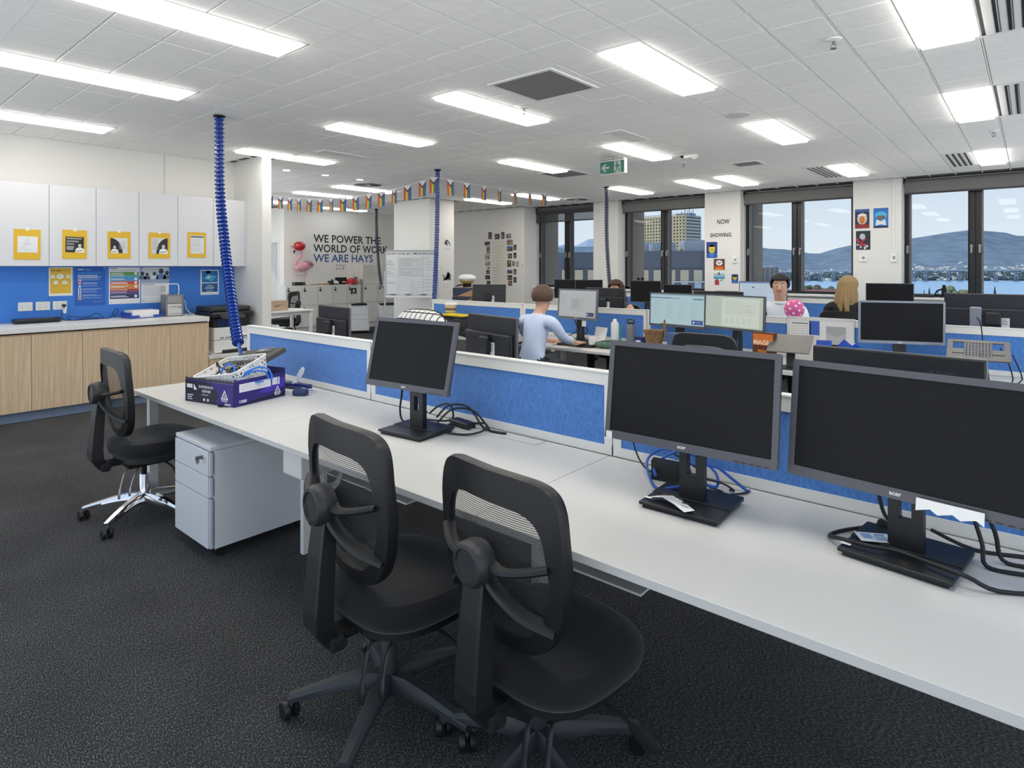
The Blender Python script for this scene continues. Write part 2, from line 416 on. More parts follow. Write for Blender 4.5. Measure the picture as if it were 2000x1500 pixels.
# piers between the windows; they run through to the outside as concrete fins
PIERS = [(-7.21, -6.60), (-4.72, -4.05), (-2.22, -1.55), (0.30, 0.95)]
CONC = mat('exposed_concrete', '8D857C', 0.9, noise=(45, 0.3), bump=(60, 0.4))
OPEN = [(-8.92, -7.21), (-6.60, -4.72), (-4.05, -2.22), (-1.55, 0.30)]
for k, (a, b) in enumerate(PIERS):
    wallbox('wall_pier_%s' % ('left', 'centre_left', 'centre_right', 'right')[k], a, b, YW, 11.62)
    g = G(); g.bx(a-0.02, b+(0.07 if k < 2 else 0.0), 11.63, 12.15, -1.0, 3.4); struct('trim_%d' % (k+1), g, CONC)
g = G(); g.bx(-9.3, -8.90+0.02, 11.63, 12.15, -1.0, 3.4); struct('trim_5', g, CONC)
for k, (a, b) in enumerate(OPEN):
    wallbox('wall_below_window_%d' % (k+1), a, b, 11.33, 11.62, 0, 1.02)
    wallbox('wall_above_window_%d' % (k+1), a, b, 11.42, 11.62, 2.80, ZC)
    # window: outer frame, double centre mullion, two panes, handles, roller blind
    f = G(); z0, z1 = 1.02, 2.80
    xm = (a+b)/2-0.02
    for x in (a, b-0.085): f.bx(x, x+0.085, 11.44, 11.56, z0, z1)
    f.bx(a, b, 11.44, 11.56, z0, z0+0.06); f.bx(a, b, 11.44, 11.56, z1-0.06, z1)
    f.bx(xm-0.09, xm-0.006, 11.435, 11.56, z0, z1); f.bx(xm+0.006, xm+0.09, 11.435, 11.56, z0, z1); f.bx(xm-0.02, xm+0.02, 11.47, 11.55, z0, z1)
    w = struct('window_%d' % (k+1), f, WINF)
    for x0, x1 in ((a+0.085, xm-0.09), (xm+0.09, b-0.085)):
        p = G(); p.bx(x0, x1, 11.495, 11.503, z0+0.06, z1-0.06); p.obj('window_pane', GLASS, w)
        p = G(); p.bx(x0-0.02, x0, 11.43, 11.45, z0+0.06, z1-0.06); p.bx(x1, x1+0.012, 11.435, 11.45, z0+0.06, z1-0.06); p.obj('pane_seal', mat('grey_seal', '6B6B6E', 0.5), w)
    for hx in (a+0.045, xm-0.05, xm+0.05):
        p = G(); p.bx(hx-0.018, hx+0.018, 11.42, 11.44, 1.72, 1.84, bev=0.004); p.cyl((hx, 11.425, 1.80), (hx, 11.395, 1.80), 0.012, n=8); p.bx(hx-0.011, hx+0.011, 11.385, 11.4, 1.71, 1.81, bev=0.003); p.obj('window_handle', STEEL, w)
    p = G(); p.bx(a, b, 11.17, 11.44, 1.0, 1.035, bev=0.004); p.obj('window_sill', WHITE, w)
    bl = thing('roller_blind', ['leftmost roller blind, half see-through drop over the photo-wall window', 'charcoal roller blind above the window with the tower view', 'charcoal roller blind above the window with the bridge view', 'charcoal roller blind above the rightmost window with the big hill'][k], 'blind', (0, 0, 0), group=None)
    drop = (2.56, 2.66, 2.66, 2.66)[k]; yb = 11.36
    p = G(); p.cyl((a+0.02, yb, 2.81), (b-0.02, yb, 2.81), 0.055, n=18); p.obj('blind_roller', BLIND, bl, smooth=True)
    p = G(); p.bx(a+0.02, b-0.02, yb-0.058, yb-0.054, drop, 2.815)
    p.obj('blind_fabric', BLIND if k else mat('sheer_blind', '55565A', 0.8, alpha=0.55), bl)
    p = G(); p.bx(a+0.02, b-0.02, yb-0.066, yb-0.046, drop-0.028, drop, bev=0.004); p.obj('bottom_rail', mat('light_rail', 'A8A8A8' if k else '333335', 0.4), bl)
    for x in (a+0.006, b-0.02):
        p = G(); p.bx(x, x+0.014, yb-0.065, yb+0.065, 2.745, ZC-0.004, bev=0.003); p.obj('blind_bracket', BLKM, bl)
    p = G(); p.tube([(a+0.012, yb-0.075, 2.8), (a+0.012, yb-0.08, 1.9), (a+0.014, yb-0.085, 1.35)], 0.004, 6); p.obj('pull_chain', PAPER, bl)

# ---------------------------------------------------------------- ceiling: lights, vents, tiles, grid
LIGHT = mat('light_diffuser', 'FFF9F0', 0.5, emit=PANEL_L)
lm = None
def ceiling_light(i, j0, label, w=0.262, l=1.19, group=None, x=None, y=None, m=None):
    cx = cellx(i) if x is None else x; cy = (GY0+GYS*j0+0.04+l/2-0.02) if y is None else y
    t = thing('ceiling_light', label, 'light', (cx, cy, ZC), group=group)
    g = G(); g.ring(rrect(GXS-0.006, 1.272, 0.002, 1), rrect(w, l, 0.002, 1), -0.004, 0.011); g.obj('light_frame', GRID, t)
    g = G(); g.box((0, 0, -0.009), (w-0.001, l-0.001, 0.034)); g.obj('diffuser', m or LIGHT, t)
    take(i, i, j0, j0+3)
    return t
LI = [(10, 0, 'long ceiling light at the top left, cut off by the top edge of the photo'),
      (15, 0, 'long ceiling light nearest the left edge, above the chrome-based chair'),
      (21, 0, 'ceiling light closest to the white wall cupboards'),
      (0, 0, None), (5, 0, None),
      (0, 8, 'wide ceiling light cut by the top edge beside the largest slot diffuser'),
      (5, 8, 'large ceiling light right of the big perforated vent'),
      (10, 8, 'ceiling light just left of the big perforated vent'),
      (15, 8, 'ceiling light between the first two blue cable spines'),
      (21, 8, 'ceiling light above the end of the white wall return'),
      (0, 16, 'square-looking ceiling light beside the second slot diffuser on the right'),
      (5, 16, 'ceiling light right of the round ceiling speaker'),
      (10, 16, 'ceiling light directly above the green exit sign'),
      (15, 16, 'ceiling light next to the small perforated vent, left of the exit sign'),
      (31, 16, 'left one of the two hall lights above the flag bunting'),
      (27, 16, 'right one of the two hall lights above the flag bunting'),
      (0, 26, 'small far ceiling light near the rightmost window'),
      (5, 26, 'far ceiling light above the blank pier with film posters'),
      (10, 26, 'far ceiling light above the bridge-view window, right of its pair'),
      (12, 26, 'far ceiling light above the bridge-view window, left of its pair'),
      (16, 26, 'far ceiling light beside the third cable spine'),
      (26, 25, 'far ceiling light in front of the photo wall behind the flags'),
      (22, 25, 'far ceiling light just behind the last rainbow flags')]
for i, j, lab in LI:
    ceiling_light(i, j, lab or 'ceiling light panel out of the photo behind the viewer', group=None if lab else 'ceiling lights behind the viewer')
for n_, (x, y) in enumerate(((-12.4, 8.35), (-12.3, 6.1), (-14.0, 5.2))):
    i = round((GX0-x)/GXS-0.5); j = round((y-GY0)/GYS-2)
    ceiling_light(i, j, ['ceiling light right in front of the lettered wall', 'far hall light at the left edge of the bunting', 'hall light out of sight behind the wall return'][n_], m=mat('light_diffuser_dim', 'FFFFFF', 0.5, emit=PANEL_L*0.3) if n_ == 0 else None)
# slot diffusers next to the right-hand lights
def slot_diffuser(xc, j0, label, wide=0.30):
    y0 = GY0+GYS*j0+0.02; t = thing('slot_diffuser', label, 'vent', (xc, y0+0.62, ZC), group=None)
    g = G(); g.box((0, 0, 0.004), (wide, 1.24, 0.012))
    g.obj('diffuser_plate', GRID, t)
    for k in range(4):
        x = -wide*0.30+wide*0.20*k
        g = G(); g.box((x, 0, -0.003), (wide*0.085, 1.16, 0.006)); g.obj('slot', BLKM, t)
        g = G(); g.box((x+wide*0.02, 0, -0.006), (wide*0.02, 1.15, 0.003), rot=(0, 0.5, 0)); g.obj('slot_blade', GREYM, t)
slot_diffuser(-0.06, 8, 'largest slot diffuser, at the top right corner')
slot_diffuser(-0.06, 16, 'second slot diffuser from the top right, halfway to the windows')
slot_diffuser(-0.075-GXS*2, 26, 'slot diffuser above the rightmost window')
slot_diffuser(-0.075-GXS*7, 26, 'slot diffuser above the pier between the two right windows')
for j in (8, 9, 10, 11, 16, 17, 18, 19): taken.update({(-1, j), (-2, j)} if False else {(-1, j)})
take(1, 1, 26, 29); take(6, 6, 26, 29)
def perf_vent(x0, x1, y0, y1, label, m='8E8E8E'):
    t = thing('perforated_vent', label, 'vent', ((x0+x1)/2, (y0+y1)/2, ZC)); w, l = x1-x0, y1-y0
    g = G(); g.ring(rrect(w+0.06, l+0.06, 0.004, 1), rrect(w, l, 0.002, 1), -0.008, 0.01); g.obj('vent_frame', GRID, t)
    g = G(); g.box((0, 0, 0.0), (w, l, 0.006)); g.obj('vent_backing', mat('vent_dark', '3C3C3C', 0.8), t)
    g = G(); nx, ny = int(w/0.016), int(l/0.016)
    for i in range(nx+1): g.box((-w/2+w*i/nx, 0, -0.004), (0.009, l, 0.002))
    for i in range(ny+1): g.box((0, -l/2+l*i/ny, -0.004), (w, 0.009, 0.002))
    o = g.obj('vent_mesh', mat('vent_grey', 'A9A9A9', 0.6), t); o['kind'] = 'stuff'
perf_vent(-3.12, -2.57, 3.42, 3.98, 'big square perforated ceiling vent in the middle of the ceiling')
perf_vent(-5.55, -5.02, 7.13, 7.65, 'perforated ceiling vent further back, left of the exit sign')
perf_vent(-3.06, -2.74, 8.10, 8.40, 'small perforated vent near the windows, right of the exit sign')
def linear_vent(x, y, w, l, label):
    t = thing('louvre_vent', label, 'vent', (x, y, ZC))
    g = G(); g.ring(rrect(w+0.05, l+0.05, 0.003, 1), rrect(w, l, 0.002, 1), -0.008, 0.01); g.obj('vent_frame', GRID, t)
    g = G(); g.box((0, 0, 0.004), (w, l, 0.004)); g.obj('vent_backing', BLKM, t)
    for k in range(5):
        g = G(); g.box((-w*0.4+w*0.2*k, 0, -0.004), (w*0.15, l*0.98, 0.003), rot=(0, 0.6, 0)); g.obj('louvre', GRID, t)
linear_vent(-3.27, 5.68, 0.19, 0.56, 'louvred vent with an open dark edge above the exit sign')
linear_vent(-6.46, 4.37, 0.16, 0.62, 'narrow louvred vent above the lettered wall')
def round_diffuser(x, y, r, label):
    t = thing('round_diffuser', label, 'vent', (x, y, ZC))
    g = G(); g.lathe([(r, 0.004), (r, -0.012), (r*0.86, -0.016), (r*0.84, 0.0)], n=32); g.obj('diffuser_rim', GRID, t, smooth=True)
    g = G(); g.lathe([(r*0.84, -0.002), (0.001, -0.002)], n=32); g.obj('diffuser_backing', BLKM, t)
    for k in range(14):
        a = 2*PI*k/14; g = G(); g.box((r*0.5*math.cos(a), r*0.5*math.sin(a), -0.008), (r*0.62, 0.028, 0.003), rot=(0.6, 0, a)); g.obj('swirl_blade', GREYM, t)
    g = G(); g.lathe([(r*0.2, -0.004), (r*0.2, -0.016), (0.001, -0.018)], n=20); g.obj('centre_cap', GRID, t)
round_diffuser(-8.46, 6.2, 0.27, 'round swirl diffuser above the bunting')
round_diffuser(-7.05, 10.3, 0.27, 'round swirl diffuser near the leftmost window')
for k, (x, y) in enumerate(((-8.09, 4.52), (-8.08, 5.14), (-8.08, 5.76))):
    t = thing('downlight', ['downlight nearest the wall return', 'middle downlight of the three in the hall', 'downlight nearest the round swirl diffuser'][k], 'light', (x, y, ZC))
    g = G(); g.lathe([(0.065, 0.004), (0.065, -0.006), (0.05, -0.008), (0.05, 0.0)], n=24); g.obj('trim_ring', GRID, t)
    g = G(); g.lathe([(0.05, -0.003), (0.001, -0.003)], n=24); g.obj('lamp_lens', mat('downlight_glow', 'FFF4E0', 0.5, emit=8), t)
t = thing('ceiling_speaker', 'round flush ceiling speaker left of a far light', 'speaker', (-2.045, 5.555, ZC))
g = G(); g.lathe([(0.11, 0.003), (0.11, -0.006), (0.1, -0.008), (0.001, -0.009)], n=32); g.obj('speaker_grille', mat('speaker_white', 'D8D8D6', 0.7), t, smooth=True)
for k, (x, y) in enumerate(((-0.92, 4.09), (-3.36, 4.09), (-3.51, 7.61), (-6.94, 3.98), (-0.3, 7.9))):
    t = thing('fire_sprinkler', ['fire sprinkler at the upper right, left of the top right light', 'fire sprinkler under the big perforated vent', 'fire sprinkler behind the exit sign', 'fire sprinkler above the wall return light', 'fire sprinkler right of the square-looking light'][k], 'sprinkler', (x, y, ZC))
    g = G(); g.lathe([(0.045, 0.002), (0.045, -0.006), (0.02, -0.012), (0.001, -0.012)], n=20); g.obj('cover_ring', GRID, t)
    g = G(); g.cyl((0, 0, -0.01), (0, 0, -0.03), 0.008, n=8); g.tube([(0.008, 0, -0.03), (0.016, 0, -0.04), (0, 0, -0.055)], 0.003, 6); g.tube([(-0.008, 0, -0.03), (-0.016, 0, -0.04), (0, 0, -0.055)], 0.003, 6); g.lathe([(0.018, -0.055), (0.018, -0.058), (0.001, -0.058)], n=12); g.obj('sprinkler_head', STEEL, t)
t = thing('motion_sensor', 'white motion sensor with a dark block at one edge right of the exit sign', 'sensor', (-3.21, 7.17, ZC))
g = G(); g.box((0, 0, -0.02), (0.16, 0.1, 0.04), bev=0.012, seg=2); g.obj('sensor_body', GRID, t, smooth=True)
g = G(); g.sphere((0.05, -0.02, -0.035), 0.03, 14, 8); g.obj('sensor_lens', PAPER, t, smooth=True)
g = G(); g.box((-0.1, 0.0, -0.012), (0.05, 0.09, 0.02), bev=0.004); g.obj('sensor_dark_block', BLKM, t)  # matt black block at the left end of the sensor

# tiles: the nearest 300 in view are objects, the remainder one mesh
def tile_geo(g, cx, cy, dz=0.0):
    hx, hy = GXS/2-0.0075, GYS/2-0.0035; ch = 0.004; zt, zb = ZC+0.013, ZC+dz
    a = g._v([(cx+sx*hx, cy+sy*hy, zt) for sx, sy in ((-1,-1),(1,-1),(1,1),(-1,1))])
    b = g._v([(cx+sx*hx, cy+sy*hy, zb+ch) for sx, sy in ((-1,-1),(1,-1),(1,1),(-1,1))])
    c = g._v([(cx+sx*(hx-ch), cy+sy*(hy-ch), zb) for sx, sy in ((-1,-1),(1,-1),(1,1),(-1,1))])
    for p, q in ((a, b), (b, c)):
        for k in range(4): g.bm.faces.new((p[k], p[(k+1) % 4], q[(k+1) % 4], q[k]))
    g.bm.faces.new(c)
SHELL = [(-13.0, 11.9, 3.45, 10.9), (-8.1, 3.77, -5, 3.77)]
def inroom(x, y):
    if x > 0.75 or y < 0.4: return False
    if x < -8.1 and y < 3.9: return False
    if x < -7.3 and 3.7 < y < 3.95: return False
    if y > 11.1 or x < -12.95: return False
    if x < -8.8 and y > 10.85: return False
    if -10.4 < x < -9.3 and 8.3 < y < 8.98: return False
    return True
VENTS = [(-3.12, -2.57, 3.42, 3.98), (-5.55, -5.02, 7.13, 7.65), (-3.06, -2.74, 8.10, 8.40), (-3.37, -3.17, 5.4, 5.96), (-6.54, -6.38, 4.06, 4.68)]
cells = []
for i in range(-3, 40):
    for j in range(-1, 33):
        x, y = cellx(i), celly(j)
        if (i, j) in taken or not inroom(x, y): continue
        cells.append((i, j, x, y))
def seen(c):
    x, y = c[2], c[3]; d = -0.6494*x+0.7604*y; r = 0.7604*x+0.6494*y
    if d < 0.8: return 1e9
    px = 1000+1190*r/d; py = 521.5-1190*(ZC-1.5)/d
    if not (-60 < px < 2060 and py > -60): return 1e8+d
    return d
cells.sort(key=seen)
proto = None
for c in cells[:300]:
    if proto is None:
        g = G(); tile_geo(g, 0, 0); proto = g.obj('ceiling_tile', TILE, ceiling).data
        o = ceiling.children[-1]
    else:
        o = bpy.data.objects.new('ceiling_tile', proto); COL.objects.link(o); o.parent = ceiling
    o.location = (c[2], c[3], random.uniform(-0.0006, 0.0012))
g = G()
for c in cells[300:]: tile_geo(g, c[2], c[3], random.uniform(-0.0006, 0.001))
o = g.obj('ceiling_tile_far', TILE, ceiling); o['kind'] = 'stuff'
# exposed grid: bars along Y between the tile columns, wider bars along X every fourth tile
for i in range(-3, 41):
    x = GX0-GXS*i; g = G()
    y0, y1 = (0.45, 11.3)
    if x < -8.1: y0 = 3.95
    if x < -8.8: y1 = 10.85
    if x < -13: continue
    g.bx(x-0.0045, x+0.0045, y0, y1, ZC+0.001, ZC+0.0125); g.obj('grid_bar', GRID, ceiling)
for j in range(0, 33, 4):
    y = GY0+GYS*j; g = G()
    g.bx(-8.05 if y < 3.8 else -12.95, 0.75, y-0.008, y+0.008, ZC-0.0005, ZC+0.006); g.obj('grid_bar', GRID, ceiling)

# ---------------------------------------------------------------- desks and desk screens
DZ = 0.72
def desk(x0, x1, y0, y1, label, legs=(1, 1), front=-1, group=None, tray=()):
    t = thing('desk', label, 'desk', ((x0+x1)/2, (y0+y1)/2, 0), group=group); w, d = x1-x0-0.003, y1-y0
    g = G(); g.box((0, 0, DZ-0.0125), (w, d, 0.025), bev=0.0015); g.obj('desk_top', DESKTOP, t)
    if legs[0]:
        for v in (-1, 1):
            g = G(); xx = -w/2+0.05
            g.loft([(xx, v*(d/2-0.10), 0.0), (xx, v*(d/2-0.10), DZ-0.05)], 0.035, 4, up=(1, 1, 0)); g.obj('desk_leg', FRAMEW, t)
        g = G(); g.box((-w/2+0.05, 0, DZ-0.045), (0.05, d-0.16, 0.04)); g.obj('leg_rail', FRAMEW, t)
    if legs[1]:
        g = G(); g.box((w/2-0.02, 0.0, (DZ-0.026)/2), (0.03, 0.14, DZ-0.026)); g.obj('desk_leg', FRAMEW, t)
    g = G(); g.box((0, -front*(d/2-0.30), DZ-0.05), (w-0.15, 0.06, 0.035)); g.obj('beam', FRAMEW, t)
    for x0_, x1_ in tray:
        x0_ -= (x0+x1)/2; x1_ -= (x0+x1)/2; yy = front*(-0.03)
        g = G(); g.bx(x0_, x1_, yy-0.10, yy+0.10, 0.47, 0.477); g.bx(x0_, x1_, yy-0.10, yy-0.094, 0.507, DZ-0.03); g.bx(x0_, x1_, yy+0.094, yy+0.10, 0.507, DZ-0.03)
        for xx in (x0_, x1_-0.006): g.bx(xx, xx+0.006, yy-0.094, yy+0.094, 0.507, DZ-0.03)
        g.obj('cable_tray', FRAMEW, t)
    return t
def screen_panel(x0, x1, y, label, z0=DZ+0.001, z1=1.065, felt=FELT, group=None):
    t = thing('desk_screen', label, 'partition', ((x0+x1)/2, y, 0), group=group); w = x1-x0-0.006
    g = G(); g.box((0, 0, z1-0.004), (w, 0.045, 0.008), bev=0.002); g.box((0, 0, z1-0.033), (w, 0.036, 0.05)); g.obj('top_rail', FRAMEW, t)
    g = G(); g.box((0, 0, z0+0.019), (w, 0.036, 0.038)); g.obj('bottom_rail', FRAMEW, t)
    for s in (-1, 1):
        g = G(); g.box((s*(w/2-0.018), 0, (z0+z1-0.008)/2), (0.036, 0.037, z1-z0-0.01)); g.obj('end_post', FRAMEW, t)
    g = G(); g.box((0, 0, (z0+0.038+z1-0.058)/2), (w-0.072, 0.024, z1-z0-0.096)); g.obj('felt_panel', felt, t)
    return t
R1 = [-4.36, -2.88, -1.33, 0.20]
for k in range(3):
    desk(R1[k], R1[k+1], 1.38, 2.175, ['white desk in front holding the purple carton', 'white desk in front holding the small monitor', 'white desk in front holding the two large black monitors'][k], legs=((1, 1), (0, 1), (0, 1))[k], tray=((), ((-2.70, -2.06),), ((-1.25, -0.93),))[k])
    desk(R1[k], R1[k+1], 2.225, 3.02, ['white desk behind the first blue screen, at the left end', 'white desk behind the middle blue screen', 'white desk behind the blue screen at the right'][k], front=1, legs=(k == 0, 0))
S1 = [-4.475, -2.952, -1.318, 0.31]
for k in range(3):
    screen_panel(S1[k], S1[k+1], 2.2, ['blue felt desk screen at the left, behind the purple carton', 'blue felt desk screen behind the small monitor', 'blue felt desk screen behind the two large black monitors'][k])
R2 = [-6.20, -4.60, -2.97, -1.34, 0.29]
for k in range(4):
    desk(R2[k], R2[k+1], 4.77, 5.575, ['middle-row desk with a yellow folder and black jacket at its left end', 'middle-row desk where the person in the pale shirt works', 'middle-row desk with the two lit monitors', 'middle-row desk at the right with the laptop riser'][k], legs=(k == 0, 1))
    desk(R2[k], R2[k+1], 5.625, 6.43, ['far side of the middle row, left end, under the tilted monitor', 'far side of the middle row behind the person in the pale shirt', 'far side of the middle row where two people face the viewer', 'far side of the middle row under the big monitor backs'][k], front=1)
    screen_panel(R2[k], R2[k+1], 5.6, ['middle-row blue screen at the left end by the coffee cup', 'middle-row blue screen behind the water bottles', 'middle-row blue screen behind the two lit monitors', 'middle-row blue screen behind the silver-framed monitor'][k])
for k in range(4):
    desk(R2[k], R2[k+1], 8.17, 8.975, ['far-row desk nearest the photo wall', 'far-row desk in front of the third cable spine', 'far-row desk with the large bright screen', 'far-row desk under the rightmost window'][k])
    desk(R2[k], R2[k+1], 9.025, 9.83, ['window side of the far row, nearest the photo wall', 'window side of the far row, below the narrow pier', 'window side of the far row, below the bridge view', 'window side of the far row, right end'][k], front=1)
    screen_panel(R2[k], R2[k+1], 9.0, ['far-row blue screen nearest the photo wall', 'far-row blue screen by the third cable spine', 'far-row blue screen below the film posters', 'far-row blue screen at the right end'][k])
# cable flap in the second desk, behind the small monitor
t = thing('cable_flap', 'white cable flap strip at the back edge of the desk behind the small monitor', 'flap', (-1.86, 2.125, DZ+0.001))
g = G(); g.box((0, 0, 0.0015), (0.42, 0.075, 0.003)); g.obj('flap_plate', DESKTOP, t)
g = G(); g.box((0, 0.034, 0.004), (0.42, 0.004, 0.003)); g.obj('flap_hinge', GREYM, t)

# ---------------------------------------------------------------- drawer pedestals
def pedestal(x, y, label, rz=0.0, w=0.435, d=0.60, z1=0.585, keys=True, detail=True):
    """front faces -y"""
    t = thing('drawer_pedestal', label, 'drawers', (x, y, 0), rz=rz); z0 = 0.062
    g = G(); g.box((0, 0.012, (z0+z1-0.022)/2), (w, d-0.024, z1-0.022-z0)); g.obj('pedestal_body', DOORW, t)
    g = G(); g.box((0, 0, z1-0.0105), (w, d, 0.021), bev=0.002); g.obj('pedestal_top', DOORW, t)
    zs = [z0, z0+0.26, z0+0.37, z1-0.025]
    for k in range(3):
        g = G(); g.box((-0.011, -d/2+0.005, (zs[k]+zs[k+1])/2), (w-0.024, 0.018, zs[k+1]-zs[k]-0.004), bev=0.0015); dr = g.obj('drawer_front', DOORW, t)
        g = G(); g.box((w/2-0.0105, -d/2+0.007, (zs[k]+zs[k+1])/2), (0.018, 0.012, zs[k+1]-zs[k]-0.012)); g.obj('drawer_pull', mat('pull_grey', 'C2C8D2', 0.35), dr)
        if k == 2:
            g = G(); g.cyl((w/2-0.07, -d/2-0.004, z1-0.06), (w/2-0.07, -d/2-0.012, z1-0.06), 0.011, n=16); g.obj('lock', CHROME, dr)
            if keys:
                g = G(); g.box((w/2-0.07, -d/2-0.028, z1-0.06), (0.003, 0.034, 0.02), bev=0.001); g.box((w/2-0.078, -d/2-0.03, z1-0.078), (0.003, 0.02, 0.026), rot=(0.3, 0, 0.4), bev=0.001); g.obj('keys', STEEL, dr)
    for sx in (-1, 1):
        for sy in (-1, 1):
            g = G(); cx, cy = sx*(w/2-0.06), sy*(d/2-0.07)
            g.cyl((cx-0.018, cy, 0.026), (cx-0.004, cy, 0.026), 0.026, n=16); g.cyl((cx+0.004, cy, 0.026), (cx+0.018, cy, 0.026), 0.026, n=16); g.box((cx, cy, 0.052), (0.036, 0.04, 0.02), bev=0.004); g.obj('castor', BLK, t, smooth=True)
    return t
ped = pedestal(-3.385, 1.655, 'white three-drawer pedestal with keys, left of the two black chairs')
# cable box hung under the desk
t = thing('cable_box', 'white cable box hanging under the desk beside the pedestal', 'box', (-2.62, 1.66, 0))
g = G(); g.box((0, 0, 0.61), (0.16, 0.34, 0.17), bev=0.004); g.obj('box_shell', FRAMEW, t)
g = G()
for k in range(4): g.tube([(0.02+0.02*k, -0.05, 0.53), (0.03+0.02*k, -0.06, 0.47-0.01*k), (0.06+0.01*k, 0.02, 0.46), (0.05, 0.08, 0.53)], 0.006, 6)
g.obj('hanging_cables', CABLEW, t)

# ---------------------------------------------------------------- task chairs
def meshfab():
    m = bpy.data.materials.new('mesh_fabric'); m.use_nodes = True
    nt = m.node_tree; b = nt.nodes['Principled BSDF']; L = nt.links; N = nt.nodes.new
    b.inputs['Base Color'].default_value = (0.03, 0.03, 0.033, 1); b.inputs['Roughness'].default_value = 0.7
    tc = N('ShaderNodeTexCoord'); mp = N('ShaderNodeMapping'); L.new(tc.outputs['Object'], mp.inputs[0])
    w = N('ShaderNodeTexWave'); w.wave_type = 'BANDS'; w.bands_direction = 'Z'; w.inputs['Scale'].default_value = 52; w.inputs['Distortion'].default_value = 0.0
    L.new(mp.outputs[0], w.inputs['Vector'])
    r = N('ShaderNodeMapRange'); r.inputs['From Min'].default_value = 0.25; r.inputs['From Max'].default_value = 0.75; r.inputs['To Min'].default_value = 0.22; r.inputs['To Max'].default_value = 0.85
    L.new(w.outputs['Fac'], r.inputs['Value']); L.new(r.outputs[0], b.inputs['Alpha'])
    return m
MESHF = meshfab()
def back_y(x, z):
    t = (z-0.51)/0.51
    return -0.125-0.19*t+0.125*t*t + 0.045*(abs(x)/0.25)**2.2
def outline(n, wt, wm, wb, zt, zb, e=6.0):
    """U-shaped back outline: square shoulders at the top, round at the bottom"""
    pts = []
    zc = (zt+zb)/2; hh = (zt-zb)/2
    for k in range(n):
        a = 2*PI*k/n; ca, sa = math.cos(a), math.sin(a)
        ee = e if sa > 0 else 2.7
        u = math.copysign(abs(ca)**(2/ee), ca); v = math.copysign(abs(sa)**(2/ee), sa)
        w = wm+(wt-wm)*max(0, v)+(wb-wm)*max(0, -v)
        pts.append((u*w, zc+v*hh))
    return pts
def make_chair(name, label, base_rot, chrome=False, dz=0.0, loc=(0, 0, 0), rz=0.0):
    t = thing(name, label, 'chair', loc, rz=rz)
    n = 52
    out = outline(n, 0.245, 0.255, 0.215, 1.02, 0.505); inn = outline(n, 0.190, 0.206, 0.155, 0.932, 0.552, 5.0)
    def warp(g, off=0.0):
        for v in g.bm.verts:
            x, z, th = v.co.x, v.co.y, v.co.z
            v.co = (x, back_y(x, z)+th+off, z+dz)
    g = G(); mid_o = [(x*0.985, 0.7625+(z-0.7625)*0.988) for x, z in out]
    # rounded frame section: three rings
    rings = []
    for pl, th in ((out, 0.0), (mid_o, -0.016), (inn, -0.010), (inn, 0.012), (mid_o, 0.02)):
        rings.append(g._v([(x, z, th) for x, z in pl]))
    for a, b in zip(rings, rings[1:]+rings[:1]):
        for k in range(n): g.bm.faces.new((a[k], a[(k+1) % n], b[(k+1) % n], b[k]))
    warp(g); fr = g.obj('back_frame', BLK, t, smooth=True)
    g = G(); prev = None
    for s in (1.03, 0.75, 0.5, 0.25, 0.02):
        r = g._v([(x*s, 0.74+(z-0.74)*s, 0.002) for x, z in inn])
        if prev:
            for k in range(n): g.bm.faces.new((prev[k], prev[(k+1) % n], r[(k+1) % n], r[k]))
        prev = r
    warp(g); g.obj('back_mesh', MESHF, t, smooth=True)
    ky = -0.245; kz = 0.775
    g = G()
    for s in (-1, 1):
        def bp(x, z, o): return (s*x, back_y(x, z)-o, z+dz)
        g.loft(smooth_path([(s*0.02, ky+0.02, kz+dz+0.01), bp(0.09, 0.775, 0.045), bp(0.15, 0.785, 0.03), bp(0.205, 0.80, 0.008)], 5), [0.026, 0.024, 0.022, 0.02, 0.02, 0.02, 0.02, 0.02, 0.02, 0.02, 0.02, 0.02, 0.02, 0.02, 0.02, 0.02], 8, sq=0.5)
        g.loft(smooth_path([(s*0.02, ky+0.02, kz+dz-0.02), bp(0.07, 0.72, 0.05), bp(0.13, 0.665, 0.035), bp(0.20, 0.63, 0.008)], 5), [0.022]*16, 8, sq=0.5)
    g.obj('back_bracket', BLK, t, smooth=True)
    # ratchet knob
    g = G(); g.lathe([(0.055, 0.03), (0.062, 0.01), (0.062, -0.02), (0.055, -0.032), (0.045, -0.034), (0.043, -0.028), (0.001, -0.027)], c=(0, ky, kz+dz), n=32, axis='Y'); kn = g.obj('ratchet_knob', CHARC, t, smooth=True)
    # spine bar
    g = G()
    secs = [(ky+0.018, kz-0.02, 0.042, 0.020), (ky+0.005, 0.62, 0.045, 0.024), (ky-0.006, 0.45, 0.047, 0.028), (ky-0.004, 0.40, 0.046, 0.030), (ky+0.03, 0.335, 0.034, 0.022)]
    pr = None
    for y, z, hw, hd in secs:
        q = g._v([(sx*hw, y+sy*hd, z+dz) for sx, sy in ((-1, -1), (-0.8, -1.15), (0.8, -1.15), (1, -1), (1, 1), (-1, 1))])
        if pr:
            for k in range(6): g.bm.faces.new((pr[k], pr[(k+1) % 6], q[(k+1) % 6], q[k]))
        else: g.bm.faces.new(q)
        pr = q
    g.bm.faces.new(pr[::-1]); g.obj('spine_bar', BLK, t)
    # seat
    g = G(); m = 44; lay = []
    so = [(0.255*math.copysign(abs(math.cos(2*PI*k/m))**0.72, math.cos(2*PI*k/m)), 0.25*math.copysign(abs(math.sin(2*PI*k/m))**0.74, math.sin(2*PI*k/m))) for k in range(m)]
    def sag(x, y): return -0.022*max(0, (y-0.08)/0.17)**2 - 0.010*(1-(x/0.26)**2)*(1-((y)/0.27)**2)
